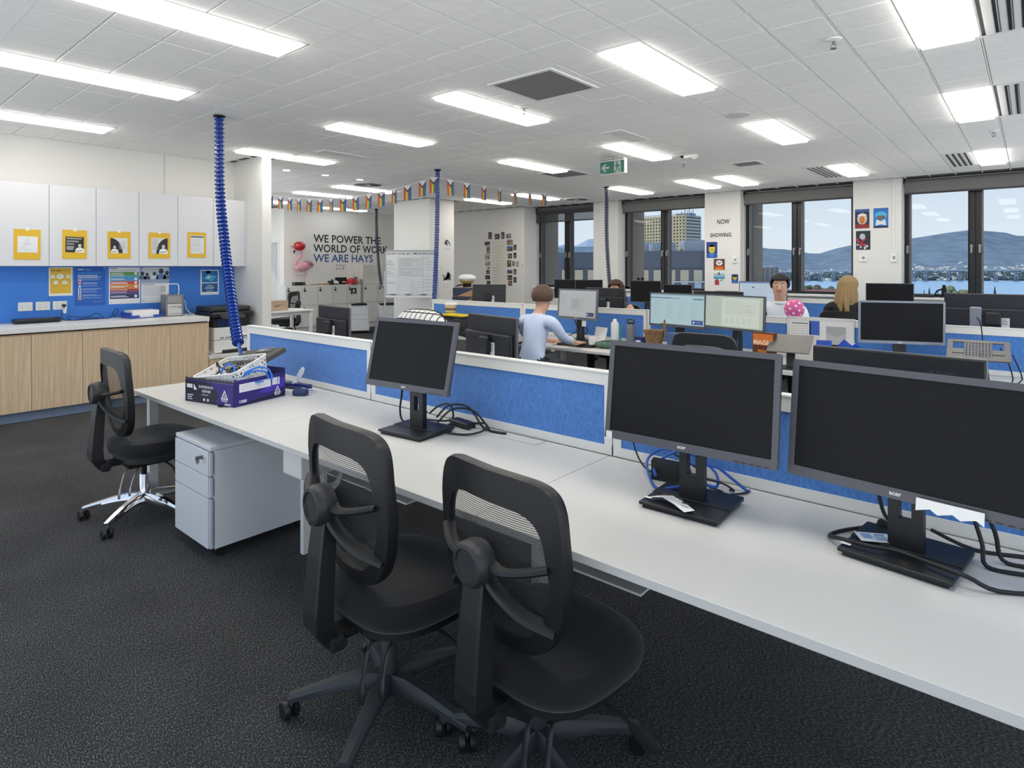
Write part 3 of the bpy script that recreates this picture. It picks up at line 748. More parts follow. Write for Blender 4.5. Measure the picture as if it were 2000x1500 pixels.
    for s, z in ((0.03, 0.382), (0.72, 0.384), (0.9, 0.392), (0.975, 0.41), (1.0, 0.435), (0.985, 0.462), (0.93, 0.482), (0.8, 0.492), (0.55, 0.494), (0.3, 0.492), (0.03, 0.491)):
        lay.append(g._v([(x*s, 0.065+y*s*(1.0 if y > 0 else 0.98), z+dz+sag(x*s, y*s)) for x, y in so]))
    for a, b in zip(lay, lay[1:]):
        for k in range(m): g.bm.faces.new((a[k], a[(k+1) % m], b[(k+1) % m], b[k]))
    g.bm.faces.new(lay[0][::-1]); g.bm.faces.new(lay[-1]); g.obj('seat', FAB, t, smooth=True)
    g = G()
    g.prism([(x*0.86, 0.065+y*0.86) for x, y in so], 0.362+dz, 0.386+dz); g.obj('seat_shell', BLK, t)
    g = G(); g.box((0, 0.01, 0.338+dz), (0.16, 0.24, 0.05), bev=0.01); g.box((0, -0.15, 0.355+dz), (0.075, 0.2, 0.03), bev=0.006); g.box((0.0, -0.21, 0.345+dz), (0.11, 0.05, 0.045), bev=0.008)
    for s in (-1, 1): g.cyl((s*0.05, -0.2, 0.35+dz), (s*0.062, -0.2, 0.35+dz), 0.016, n=12)
    g.obj('tilt_mechanism', BLKM, t)
    PM = STEEL if chrome else BLK
    for s, px, py, len_ in ((1, 0.075, -0.10, 0.17), (1, 0.125, -0.06, 0.15)):
        g = G(); g.loft(smooth_path([(px, py, 0.335+dz), (px+0.01, py-0.03, 0.30+dz), (px+0.02, py-0.055, 0.335+dz-len_*0.75), (px+0.026, py-0.06, 0.335+dz-len_)], 4), [0.009]*4+[0.012]*4+[0.019]*4+[0.016], 8, sq=0.35, up=(0, 1, 0)); g.obj('lever', PM, t, smooth=True)
    g = G(); g.tube([(0.12, 0.06, 0.345+dz), (0.24, 0.07, 0.335+dz), (0.29, 0.075, 0.32+dz)], 0.006, 8); g.loft([(0.28, 0.072, 0.323+dz), (0.31, 0.078, 0.31+dz), (0.35, 0.082, 0.295+dz), (0.365, 0.084, 0.29+dz)], [0.012, 0.026, 0.024, 0.008], 8, sq=0.4, up=(0, 1, 0)); g.obj('height_lever', BLKM, t)
    # column and star base
    g = G(); g.cyl((0, 0, 0.2), (0, 0, 0.33+dz), 0.014, n=14); g.obj('gas_lift', BLKM, t, smooth=True)
    g = G(); g.lathe([(0.034, 0.075), (0.036, 0.10), (0.030, 0.13), (0.026, 0.25), (0.024, 0.253)], n=24); g.obj('column_sleeve', CHROME if chrome else CHARC, t, smooth=True)
    bm_ = CHROME if chrome else mat('chair_base_plastic', '34363B', 0.5)
    for k in range(5):
        a = base_rot+2*PI*k/5; ca, sa = math.cos(a), math.sin(a)
        Mx = Matrix.Rotation(a, 4, 'Z')
        g = G(Mx); P = [(0.02, 0, 0.112), (0.08, 0, 0.118), (0.17, 0, 0.108), (0.26, 0, 0.088), (0.325, 0, 0.072)]
        pr = None
        for (x, y, z), hw, hh in zip(P, (0.030, 0.028, 0.025, 0.022, 0.018), (0.026, 0.024, 0.018, 0.014, 0.011)):
            q = g._v([(x, -hw, z-hh), (x, -hw, z+hh*0.2), (x, -hw*0.55, z+hh), (x, hw*0.55, z+hh), (x, hw, z+hh*0.2), (x, hw, z-hh)])
            if pr:
                for i in range(6): g.bm.faces.new((pr[i], pr[(i+1) % 6], q[(i+1) % 6], q[i]))
            else: g.bm.faces.new(q)
            pr = q
        g.bm.faces.new(pr[::-1]); lg = g.obj('base_leg', bm_, t, smooth=True)
        sw = a+0.9*(1 if k % 2 else -1)
        Mc = Matrix.Translation((0.318*ca, 0.318*sa, 0)) @ Matrix.Rotation(sw, 4, 'Z')
        g = G(Mc)
        for s in (-1, 1):
            g.lathe([(0.001, s*0.026), (0.026, s*0.026), (0.029, s*0.022), (0.029, s*0.008), (0.001, s*0.008)], c=(0.012, 0, 0.029), n=20, axis='Y')
        g.box((0.008, 0, 0.045), (0.04, 0.014, 0.034), bev=0.006); g.cyl((0, 0, 0.05), (0, 0, 0.072), 0.007, n=8); g.obj('castor', BLK, lg, smooth=True)
    return t, kn
cA, kn = make_chair('task_chair', 'black mesh-back task chair with a shiny chrome star base by the pedestal', math.radians(237), True, 0.0, (-4.09, 1.36, 0), math.radians(-2))
cB, kn = make_chair('task_chair', 'black mesh-back task chair in the middle, left of the nearest one', math.radians(-127), False, -0.01, (-1.655, 1.295, 0), math.radians(-6))
cC, kn = make_chair('task_chair', 'nearest black mesh-back task chair with a plastic star base', math.radians(60), False, -0.075, (-1.125, 1.435, 0), math.radians(-6))

# ---------------------------------------------------------------- monitors
def monitor(label, base, yaw, w, h, head, tilt=0.0, bezel=BEZEL, bw=0.018, screen=None, logo=True, base_size=(0.26, 0.24), col_w=0.082, back='plain', deskz=DZ, name='monitor', stand=True, hole=True, group=None, silver=False):
    """base = (x, y) of the foot; head = (x, y, z) centre of the display in world space"""
    bx, by = base; t = thing(name, label, 'monitor', (bx, by, deskz), rz=yaw, group=group)
    H = Matrix.Rotation(-yaw, 4, 'Z') @ Matrix.Translation((head[0]-bx, head[1]-by, head[2]-deskz)) @ Matrix.Rotation(yaw, 4, 'Z') @ Matrix.Rotation(-tilt, 4, 'X')
    V = Matrix(((1, 0, 0, 0), (0, 0, -1, 0), (0, 1, 0, 0), (0, 0, 0, 1)))        # sheet (u, v, normal) -> faces -y
    g = G(H @ V); bb = bw*1.55
    iw, ih = w-2*bw, h-bw-bb; icy = (bb-bw)/2
    g.ring([(x, y) for x, y in rrect(w, h, 0.004, 2)], [(x, y+icy) for x, y in rrect(iw, ih, 0.002, 2)], -0.012, 0.004); g.obj('bezel', bezel, t)
    g = G(H); g.box((0, 0.017, 0), (w-0.004, 0.014, h-0.004), bev=0.004)
    if back == 'plain':
        g.box((0, 0.034, -0.01), (w*0.82, 0.024, h*0.72), bev=0.011, seg=2)
    else:       # two-step back: raised lower shell under a smooth top strip
        g.box((0, 0.036, -h*0.13), (w*0.97, 0.026, h*0.68), bev=0.012, seg=2)
    g.obj('housing', BLK if not silver else mat('navy_black', '1D2028', 0.4), t)
    if screen is None:
        g = G(H @ V); g.box((0, icy, -0.002), (iw, ih, 0.006)); g.obj('display', SCREEN, t)
    else:
        P = Print(iw, ih, screen[0], 0.006); screen[1](P, iw, ih); P.obj('display', printmat('lit_screen', emit=screen[2] if len(screen) > 2 else 0.75), t, H @ V @ Matrix.Translation((0, icy, 0.0015)))
    if logo:
        P = Print(0.001, 0.001, 'DDDDDD', 0.0002); P.text('acer', 0, 0, 0.016, 'E8E8E8', bold=0.02, align='C'); P.obj('logo_lettering', None, t, H @ V @ Matrix.Translation((-0.005, -h/2+bb*0.35, 0.0042)))
        g = G(H @ V)
        for k in range(5): g.box((w/2-0.03-0.022*k, -h/2+0.004, 0.0045), (0.014, 0.003, 0.0015))
        g.obj('buttons', CHARC, t)
    if back != 'plain':
        P = Print(0.001, 0.001, '222222', 0.0002); P.text('acer', 0, 0, h*0.13, '34363C', bold=0.015, align='C')
        P.obj('embossed_logo', None, t, H @ wallM((-w*0.28, 0.0245, h*0.29), '+y'))
        P = Print(0.05, 0.11, 'E4E4E2', 0.0006); P.lines(-0.02, 0.02, 0.045, 6, 0.008, '555555', 0.003); P.rect(-0.02, -0.045, 0.012, -0.02, '333333'); P.obj('rating_label', None, t, H @ wallM((-w*0.12, 0.05, -h*0.12), '+y'))
    if stand:
        hy = H.translation.y; hx = H.translation.x
        zt = H.translation.z+0.06; yb = hy+0.055
        yb = max(yb, 0.0)
        Mv = Matrix.Translation((hx, yb, 0)) @ V
        g = G(Mv); zh0 = 0.10; zh1 = zh0+0.07
        if hole and zt > 0.25:
            c = (zh0+zh1)/2
            g.ring(rrect(col_w, zt-0.018, 0.004, 1, cy=(zt+0.018)/2), rrect(col_w*0.36, zh1-zh0, 0.002, 1, cx=0.0, cy=c), -0.014, 0.014)
        else: g.box((0, zt/2, 0), (col_w, zt, 0.028))
        g.obj('stand_column', BLK, t)
        g = G(Matrix.Translation((hx, yb, zt-0.06))); g.box((0, 0.0, 0), (0.1, 0.05, 0.1), bev=0.01); g.obj('hinge_block', BLK, t)
        g = G(); bw_, bd = base_size; y0 = yb-0.01
        g.box((hx, y0, 0.006), (bw_-0.02, bd-0.02, 0.012)); g.box((hx, y0-bd*0.28, 0.016), (bw_, bd*0.44, 0.010), bev=0.002); g.box((hx, y0+bd*0.21, 0.018), (bw_, bd*0.56, 0.014), bev=0.002); g.obj('stand_base', BLK, t)
    return t
rad = math.radians
mon1 = monitor('smaller black monitor with a cable at its left, on the middle desk', (-2.21, 1.905), rad(5.5), 0.52, 0.328, (-2.205, 1.85, 1.092), rad(13.4), base_size=(0.27, 0.24))
mon2 = monitor('large black monitor left of the nearest one, blue cable coiled behind its foot', (-0.84, 1.87), rad(1.6), 0.57, 0.335, (-0.845, 1.85, 1.077), rad(7.7))
mon3 = monitor('nearest large black monitor with torn tape on its lower edge', (-0.262, 1.90), rad(-7.1), 0.57, 0.335, (-0.265, 1.887, 1.058), rad(7.5))

# ---------------------------------------------------------------- left wall: cupboards, pinboard, counter
UY = [0.436, 0.853, 1.27, 1.687, 2.104, 2.522, 2.938, 3.354, 3.745]
ULAB = [None, None, 'white overhead cupboard at the left edge carrying the first yellow card',
        'white overhead cupboard with the black-print yellow card', 'white overhead cupboard with the crouching figure card',
        'white overhead cupboard with the bald figure card', 'white overhead cupboard with the plain letter card', 'white overhead cupboard at the right end without a card']
ULAB[0] = 'white overhead cupboard out of the photo, furthest left'; ULAB[1] = 'white overhead cupboard out of the photo, next to the first carded one'
for k in range(2, 8):
    y0, y1 = UY[k], UY[k+1]
    t = thing('overhead_cupboard', ULAB[k], 'cupboard', (-7.92, (y0+y1)/2, 1.51))
    g = G(); g.box((-0.008, 0, 0.4225), (0.316, y1-y0-0.001, 0.845)); g.obj('cupboard_body', DOORW, t)
    g = G(); g.box((0.160, 0, 0.4225), (0.018, y1-y0-0.004, 0.845), bev=0.001); g.obj('cupboard_door', DOORW, t)
g = G(); g.bx(-8.09, -7.755, 3.746, 3.768, 1.51, 2.355); t = g.obj('filler_panel', DOORW); tag(t, 'white vertical filler strip closing the overhead cupboards at the wall return', 'panel')
g = G(); g.bx(-8.099, -8.088, 0.3, 1.752, 0.916, 1.508); g.bx(-8.099, -8.088, 1.754, 3.768, 0.916, 1.508)
t = g.obj('pinboard', PINB); tag(t, 'blue felt pinboard between the counter and the overhead cupboards', 'pinboard')

def card(y0, z1, y1, z0, label, art, tape=True):
    w, h = y1-y0, z1-z0; t = thing('yellow_card', label, 'poster', (-7.748, (y0+y1)/2, (z0+z1)/2), rot=(random.uniform(-.012, .012), 0, 0), group='yellow cards on the overhead cupboards')
    P = Print(w, h, 'E0B52B', 0.002); art(P, w, h); P.obj('card_sheet', None, t, wallM((0.002, 0, 0), '+x'))
    if tape:
        P = Print(0.03, 0.035, 'E9E9EA', 0.0006); P.obj('clear_tape', None, t, wallM((0.004, 0.0, h/2+0.004), '+x'))
def figure(P, cx, y0, s, skin='D8D8D8', coat='EFEFEF', dark='555555'):
    P.poly([(cx-.42*s, y0), (cx-.36*s, y0+.38*s), (cx-.16*s, y0+.52*s), (cx+.16*s, y0+.52*s), (cx+.38*s, y0+.36*s), (cx+.44*s, y0)], coat)
    P.up().disc(cx, y0+.72*s, .15*s, skin, .19*s); P.poly([(cx-.06*s, y0+.44*s), (cx+.06*s, y0+.44*s), (cx+.05*s, y0+.6*s), (cx-.05*s, y0+.6*s)], skin)
    P.up().poly([(cx-.3*s, y0+.1*s), (cx+.25*s, y0+.2*s), (cx+.27*s, y0+.26*s), (cx-.3*s, y0+.17*s)], dark).rect(cx-.07*s, y0+.70*s, cx+.08*s, y0+.725*s, dark)
def art1(P, w, h):
    P.rect(-.078, -.082, .085, .082, 'E6E8EA'); P.up().disc(.0, .045, .018, 'B9BCC0'); P.up().disc(0, .045, .014, 'E6E8EA')
    P.text('Thank you', 0.0, .006, .016, '8B8E92', align='C'); P.lines(-.03, .04, -.004, 1, .01, 'A5A8AC', .003)
    P.text('E  MESSAGE', -.06, -.030, .008, '55585C'); P.lines(-.06, .06, -.045, 3, .01, 'C2C5C8', .002)
def art2(P, w, h):
    P.rect(-.082, -.085, .082, .08, '26272A'); P.up()
    for y, x1, n in ((.066, .07, 2), (.036, .045, 2), (.008, .0, 2), (-.022, -.005, 5)): P.lines(-.072, x1, y, n, .0085, 'D5D5D5', .004, .15)
    P.lay += 1; figure(P, .045, -.085, .10)
def art3(P, w, h):
    P.rect(-.085, -.09, .083, .078, 'DADCDE'); P.up()
    P.poly([(-.085, .078)]+[(-.085+.118*math.sin(a), -.09+.168*math.cos(a)) for a in [i*PI/2/9 for i in range(10)]]+[(-.085, -.09)], '242528')
    P.up(); P.text('* * *', .055, .036, .02, '44464A', align='C'); P.lines(.0, .075, .03, 10, .008, 'B2B5B8', .003); figure(P, -.045, -.09, .09)
def art4(P, w, h):
    P.rect(-.086, -.095, .088, .088, 'D6D8DA'); P.up()
    P.poly([(.088, .088)]+[(.088-.122*math.sin(a), -.095+.183*math.cos(a)) for a in [i*PI/2/9 for i in range(10)]]+[(.088, -.095)], '26272A')
    P.up(); P.lines(-.078, .0, .07, 14, .009, 'A5A8AB', .003); figure(P, .042, -.095, .115)
def art5(P, w, h):
    P.rect(-.072, -.105, .083, .115, 'E3E5E7'); P.up().rect(-.07, .09, .081, .107, '4A5666'); P.lines(-.066, .075, .075, 15, .011, 'B4B9BE', .003)
    P.lines(-.066, .02, .0, 1, .01, '7C838A', .003); P.text('logo', .05, -.098, .012, '333333', align='C')
card(1.396, 1.882, 1.614, 1.576, 'yellow card with a white thank-you note, first from the left', art1)
card(1.798, 1.893, 2.017, 1.588, 'yellow card with a black print and thinking figure, second from the left', art2)
card(2.211, 1.895, 2.434, 1.595, 'yellow card with a crouching figure in a dark curve, middle one', art3)
card(2.62, 1.899, 2.85, 1.60, 'yellow card with a bald folded-arm figure in a dark curve', art4)
card(3.045, 1.923, 3.261, 1.614, 'yellow card with a plain printed letter, last on the right', art5, False)

def poster(name, y0, z1, y1, z0, base, label, art, x=-8.0855):
    w, h = y1-y0, z1-z0; t = thing(name, label, 'poster', (x, (y0+y1)/2, (z0+z1)/2))
    P = Print(w, h, base, 0.0015); art(P, w, h); P.obj('poster_sheet', None, t, wallM((0, 0, 0), '+x'))
    for s in (-1, 1):
        g = G(); g.lathe([(.006, 0), (.007, .003), (.004, .006), (.001, .007)], c=(0.0005, s*(w/2-.012), h/2-.012 if h > .2 else 0), n=10, axis='X'); g.obj('pin', PAPER if s > 0 else GREYM, t)
def pa(P, w, h):
    P.rect(-.095, -.13, .095, .148, 'E3BB3A'); P.up().text('R U OK?', -.085, .112, .024, '2B2B22', bold=.02)
    for x, y, r, ry in ((-.072, .055, .02, .02), (-.005, .055, .034, .026), (.068, .055, .02, .02), (-.045, -.01, .022, .023), (.035, -.01, .026, .02)):
        P.disc(x, y, r, 'F2F1EA', ry); P.lay += 1; P.lines(x-r*.6, x+r*.6, y+.006, 3, .006, 'B9B7A8', .002); P.lay -= 1
    P.lines(-.06, -.02, -.048, 1, .01, '8A7420', .004); P.lines(.02, .06, -.046, 1, .01, '8A7420', .004); P.lines(-.09, .09, .09, 1, .01, 'EFD98A', .004, 0)
def pb(P, w, h):
    P.text('HAYS', -.115, .182, .022, 'F0F3F8', bold=.03); P.lines(-.05, .02, .192, 2, .01, '9DB8E2', .003); P.text('CLEAN DESK POLICY', -.118, .142, .026, '2FA8EE', width=.235, bold=.02)
    P.lines(-.118, .11, .126, 4, .011, 'D5E2F4', .005, .25)
    cols = ['E9E2E8', 'D2565E', '4FB6E6', 'F1F3F6', 'F0E7DC', 'E8EEF4', 'E8C7C0']
    for k in range(7):
        y = .068-.034*k; P.rect(-.115, y-.013, -.085, y+.013, cols[k]); P.lay += 1; P.disc(-.1, y, .009, ['D2565E', 'F3E3E3', 'F2F5F8', '2A4E92', '3E5FA0', '39414E', 'C0504A'][k]); P.lay -= 1
        P.lines(-.075, .118, y+.006, 2 if k % 2 else 1, .011, 'BCD2F0', .004, .3)
    P.lines(.03, .12, -.175, 1, .01, '8FB2E6', .004)
def pc(P, w, h):
    P.lines(-.15, -.08, .2, 1, .01, '2C2C2C', .007, 0); P.text('KNOW YOUR BENEFITS', -.15, .168, .018, '8C9198', width=.26)
    cols = ['5F9E46', '5CA9A8', '4C9ED6', 'C8503C', 'DC8A3E', 'A8443A', '553C8E', '2A3566']
    top = .158
    hs = [.035, .022, .05, .038, .052, .03, .03, .055]
    for k in range(8):
        P.rect(-.15, top-hs[k]+.001, .15, top, cols[k]); P.lay += 1; P.lines(-.14, .04, top-hs[k]*.4, 2 if hs[k] > .03 else 1, .012, 'F0F0F0', .006, .35)
        if hs[k] > .03:
            P.disc(.115, top-hs[k]/2, .017, 'F5F5F5', n=5 if k == 3 else 10, a0=PI/2 if k == 3 else 0, a1=PI/2+2*PI if k == 3 else 2*PI)
        P.lay -= 1; top -= hs[k]
    P.disc(-.135, -.195, .006, 'BDBDBD')
def pd(P, w, h):
    P.rect(-.152, .02, .152, .2, 'D2D9E2'); P.up().rect(-.152, .02, .152, .07, '9DB0C6')
    P.text('working together', -.14, .045, .012, 'EFF4FA'); P.up()
    for x, s, c, hair in ((-.14, .10, '5C6B80', '39414E'), (-.09, .085, '41506A', '2B2F38'), (-.01, .10, 'E6EAEE', '4B4F58'), (.065, .14, '5E87B8', '3A4658'), (.13, .11, '6A7C92', '303844')):
        P.poly([(x-.42*s, .07), (x-.34*s, .07+.42*s), (x+.34*s, .07+.42*s), (x+.42*s, .07)], c); P.disc(x, .07+.68*s, .2*s, hair, .24*s)
    P.lines(-.14, .0, .005, 1, .01, '4A525C', .006); P.lines(-.14, .14, -.02, 9, .013, 'B9C0C8', .004); P.lines(.05, .14, -.02, 6, .013, '9FA8B2', .004)
    P.disc(-.125, -.16, .006, '9FA8B2'); P.disc(-.105, -.16, .006, '9FA8B2'); P.disc(-.13, -.19, .009, 'AEB5BC')
def pe(P, w, h):
    P.rect(-.1, -.125, .1, .148, '17599A'); P.up().rect(-.1, .0, .1, .148, '1E78BE').disc(-.02, .13, .03, 'A8DCF2', .018)
    P.up().poly([(-.085, .045), (-.02, .105), (.085, .08), (.03, .012)], '4FB8E4').poly([(-.085, .045), (.03, .012), (.028, .004), (-.086, .038)], '0E4A86'); P.up().poly([(-.045, .06), (-.01, .085), (.015, .07), (-.015, .045)], 'E4F6FC')
    P.rect(-.1, -.012, .1, -.002, 'F2F4F6'); P.text('DEVICE', 0, -.052, .022, 'EAF2F8', align='C', bold=.02); P.lines(-.06, .06, -.066, 2, .016, 'CFE2F2', .007, .1); P.lines(-.04, .04, -.112, 1, .01, 'E0EAF4', .006, 0)
poster('wellbeing_poster', 1.756, 1.497, 1.971, 1.185, 'EFEDE6', 'yellow wellbeing poster with white bubbles pinned on the blue board', pa)
poster('policy_poster', 1.99, 1.500, 2.285, 1.065, '1F62BE', 'dark blue desk policy poster with a column of small icons', pb)
poster('benefits_poster', 2.32, 1.497, 2.643, 1.070, 'EDEEF0', 'white poster with rainbow-coloured bands and white icons', pc)
poster('team_poster', 2.655, 1.497, 2.962, 1.068, 'E8EAEC', 'white poster with a photo of people talking', pd)
poster('tablet_poster', 3.336, 1.464, 3.568, 1.142, 'EDEFF1', 'small blue poster with a pale tablet, alone at the right of the board', pe)

for k, (y0, y1) in enumerate(((1.492, 1.616), (1.641, 1.767), (1.79, 1.919))):
    t = thing('wall_socket', ['double socket plate furthest left on the blue board', 'middle socket plate on the blue board', 'socket plate with a black plug in it'][k], 'socket', (-8.088, (y0+y1)/2, 1.081))
    g = G(); g.box((0.006, 0, 0), (0.012, y1-y0, 0.093), bev=0.003); g.obj('socket_plate', PAPER, t)
    for s in (-1, 1):
        g = G(); g.box((0.0125, s*0.028, 0.02), (0.003, 0.016, 0.012), bev=0.001); g.obj('switch', WHITE, t)
        g = G(); g.box((0.0122, s*0.028-0.006, -0.012), (0.001, 0.003, 0.012), rot=(0.5, 0, 0)); g.box((0.0122, s*0.028+0.006, -0.012), (0.001, 0.003, 0.012), rot=(-0.5, 0, 0)); g.obj('socket_slots', GREYM, t)
t = thing('plug_cable', 'black plug with its cable trailing along the counter under the policy poster', 'cable', (-8.074, 1.885, 1.08))
g = G(); g.box((0.022, 0, 0.0), (0.042, 0.034, 0.024), bev=0.006); g.obj('plug', BLKM, t)
g = G(); g.box((0.05, 0.0, -0.06), (0.003, 0.03, 0.05), rot=(0, 0.15, 0)); g.obj('paper_tag', PAPER, t)
g = G(); g.tube([(0.03, 0.0, -0.012), (0.045, -0.01, -0.06), (0.05, -0.03, -0.12), (0.06, 0.0, -0.158), (0.08, 0.12, -0.16), (0.06, 0.22, -0.13), (0.07, 0.30, -0.10), (0.08, 0.35, -0.155), (0.10, 0.22, -0.16), (0.10, 0.05, -0.16), (0.07, 0.02, -0.12), (0.09, 0.15, -0.135), (0.1, 0.33, -0.158), (0.06, 0.43, -0.155), (0.04, 0.47, -0.09), (0.035, 0.50, -0.06), (0.04, 0.51, -0.10), (0.06, 0.46, -0.155)], 0.004, 6); g.obj('cable', mat('navy_cable', '14203E', 0.5), t)

# counter
LY = [0.22, 0.64, 1.055, 1.472, 1.893, 2.307, 2.727, 3.137]
for k in range(7):
    y0, y1 = LY[k], LY[k+1]
    if y1 < 1.1: continue
    t = thing('base_cabinet', [None, None, 'oak base cabinet at the left edge, mostly out of the photo', 'oak base cabinet second from the left edge', 'oak base cabinet behind the chrome-based chair', 'oak base cabinet in the middle of the run right of the chair', 'oak base cabinet at the right end beside the printer'][k], 'cabinet', (-7.74, (y0+y1)/2, 0))
    g = G(); g.box((-0.012, 0, 0.475), (0.64, y1-y0-0.001, 0.74)); g.obj('cabinet_body', OAK, t)
    g = G(); g.box((0.331, 0, 0.468), (0.018, y1-y0-0.004, 0.735), bev=0.001); g.obj('cabinet_door', OAK, t)
g = G(); g.bx(-8.06, -7.452, 1.06, 3.137, 0.0, 0.103); t = g.obj('kick_board', KICK); tag(t, 'blue-grey kick board under the oak cabinets', 'panel')
g = G(); g.bx(-8.088, -7.385, 0.9, 3.150, 0.862, 0.9145, bev=0.002); t = g.obj('countertop', WHITE); tag(t, 'white countertop over the oak cabinets', 'counter')
g = G(); g.bx(-8.06, -7.40, 3.135, 3.148, 0.103, 0.861); t = g.obj('end_panel', OAK); tag(t, 'oak end panel of the counter facing the printer niche', 'panel')
t = thing('printer_cabinet', 'low oak cabinet with a white top under the printer', 'cabinet', (-7.74, 3.455, 0))
g = G(); g.bx(-0.33, 0.32, -0.30, 0.31, 0.0, 0.408); g.obj('cabinet_body', OAK, t)
for y0, y1 in ((-0.30, -0.17), (-0.166, 0.31)):
    g = G(); g.bx(0.321, 0.338, y0, y1, 0.10, 0.406, bev=0.001); g.obj('cabinet_door', OAK, t)
g = G(); g.bx(-0.34, 0.355, -0.303, 0.312, 0.409, 0.45, bev=0.002); g.obj('cabinet_top', WHITE, t)
# printer
t = thing('printer', 'white and black multifunction printer in the niche by the blue cable spine', 'printer', (-7.70, 3.47, 0.45), rz=0)
g = G(); g.bx(-0.24, 0.24, -0.235, 0.235, 0.012, 0.16, bev=0.006); g.obj('paper_drawer', PAPER, t)
g = G(); g.bx(0.20, 0.246, -0.14, 0.235, 0.012, 0.045, bev=0.004); g.obj('drawer_grip', CHARC, t)
g = G(); g.bx(-0.24, 0.235, -0.235, 0.235, 0.163, 0.315, bev=0.01); g.obj('printer_body', PAPER, t)
g = G(); g.bx(0.233, 0.25, -0.10, 0.20, 0.19, 0.2, bev=0.003); g.bx(0.232, 0.247, -0.16, -0.12, 0.185, 0.2, bev=0.003); g.obj('front_latch', GREYM, t)
g = G(); g.bx(-0.24, 0.20, -0.225, 0.225, 0.315, 0.44, bev=0.01); g.obj('output_bay', BLK, t)
g = G(); g.bx(0.196, 0.205, -0.18, 0.08, 0.325, 0.42); g.obj('bay_glass', mat('bay_blue', '1C3A66', 0.2), t)
g = G(); g.bx(-0.25, 0.25, -0.26, 0.25, 0.44, 0.50, bev=0.012); g.obj('scanner_bed', BLK, t)
g = G(); g.bx(-0.25, 0.20, -0.25, 0.24, 0.502, 0.565, bev=0.02, seg=2); g.obj('document_feeder', CHARC, t)
g = G(); g.box((0.285, -0.03, 0.452), (0.11, 0.30, 0.02), rot=(0, 0.45, 0), bev=0.005); cp = g.obj('control_panel', CHARC, t)
g = G(); g.box((0.29, -0.03, 0.4635), (0.075, 0.16, 0.003), rot=(0, 0.45, 0)); g.obj('touch_display', mat('panel_brown', '5A4A40', 0.25), cp)
g = G(); g.box((0.236, 0.12, 0.205), (0.06, 0.2, 0.008), rot=(0, -0.1, 0)); g.obj('paper_stop', PAPER, t)
t = thing('printer_cables', 'white cables drooping from the printer over the white shelf edge', 'cable', (-7.40, 3.25, 0.452))
g = G(); g.tube([(-0.2, -0.085, 0.12), (-0.06, -0.07, 0.03), (0.03, -0.05, 0.006), (0.062, 0.03, -0.02), (0.065, 0.10, -0.10), (0.064, 0.16, -0.16)], 0.005, 6); g.tube([(-0.25, -0.09, 0.2), (-0.1, -0.075, 0.08), (-0.02, -0.03, 0.01), (0.06, 0.04, 0.004), (0.068, 0.09, -0.06)], 0.004, 6); g.obj('cable_run', CABLEW, t)
# counter items
t = thing('laminator', 'long black laminator lying on the counter below the sockets', 'laminator', (-7.93, 1.62, 0.9145), rz=0.03)
g = G(); g.box((0, 0, 0.027), (0.13, 0.40, 0.045), bev=0.014, seg=2); g.obj('laminator_body', BLK, t, smooth=True)
g = G(); g.box((0.045, 0, 0.037), (0.06, 0.36, 0.006), rot=(0, 0.25, 0)); g.obj('feed_slot', CHARC, t)
g = G(); g.box((0.03, 0.165, 0.046), (0.07, 0.05, 0.012), bev=0.004); g.obj('switch_block', BLKM, t)
t = thing('paper_tray', 'bright blue letter tray with a ream of paper on the counter', 'tray', (-7.86, 2.585, 0.9145), rz=0.08)
g = G(); g.box((0, 0, 0.005), (0.26, 0.335, 0.008)); 
for s in (-1, 1): g.box((0.0, s*0.165, 0.036), (0.26, 0.006, 0.062), rot=(s*-0.08, 0, 0))
g.box((-0.127, 0, 0.035), (0.006, 0.33, 0.06)); g.box((0.127, 0.12, 0.02), (0.006, 0.09, 0.03)); g.box((0.127, -0.12, 0.02), (0.006, 0.09, 0.03)); g.obj('tray_shell', BLUEP, t)
t = thing('paper_stack', 'white stack of paper lying in the blue letter tray', 'paper', (-7.86, 2.585, 0.9236), rz=0.08)
g = G()
for k in range(9): g.box((random.uniform(-.003, .003)+0.005, random.uniform(-.003, .003), 0.005+0.0086*k), (0.21, 0.285, 0.0084))
g.obj('sheets', PAPER, t)
t = thing('document_scanner', 'grey upright document scanner with a wire loop on top', 'scanner', (-7.86, 2.915, 0.9145), rz=-0.05)
g = G(); g.bx(-0.10, 0.10, -0.098, 0.098, 0.0, 0.255, bev=0.008); g.obj('scanner_body', mat('scanner_grey', '77787C', 0.45), t)
g = G(); g.bx(0.098, 0.108, -0.082, 0.07, 0.01, 0.145, bev=0.003); g.obj('front_panel', mat('scanner_silver', 'BFC0BE', 0.4), t)
g = G(); g.bx(0.098, 0.106, -0.082, 0.07, 0.155, 0.24, bev=0.003); g.obj('feed_cover', mat('feed_grey', '8F8F8C', 0.45), t)
g = G(); g.bx(0.106, 0.112, -0.07, 0.06, 0.115, 0.12); g.bx(0.106, 0.112, -0.07, 0.06, 0.03, 0.036); g.cyl((0.106, 0.05, 0.1), (0.113, 0.05, 0.1), 0.009, n=12); g.obj('panel_trim', STEEL, t)
g = G(); g.tube([(0.02, y, z) for y, z in [(-.06, .25), (-.068, .30), (-.062, .365), (-.045, .38), (.045, .38), (.062, .365), (.068, .30), (.06, .25)]], 0.006, 8); g.obj('wire_loop', CABLEW, t)
g = G(); g.tube([(-0.03, 0.1, 0.2), (-0.03, 0.15, 0.17), (-0.04, 0.17, 0.08), (0.02, 0.20, 0.02), (0.06, 0.22, 0.005)], 0.005, 6); g.obj('power_lead', CABLEW, t)

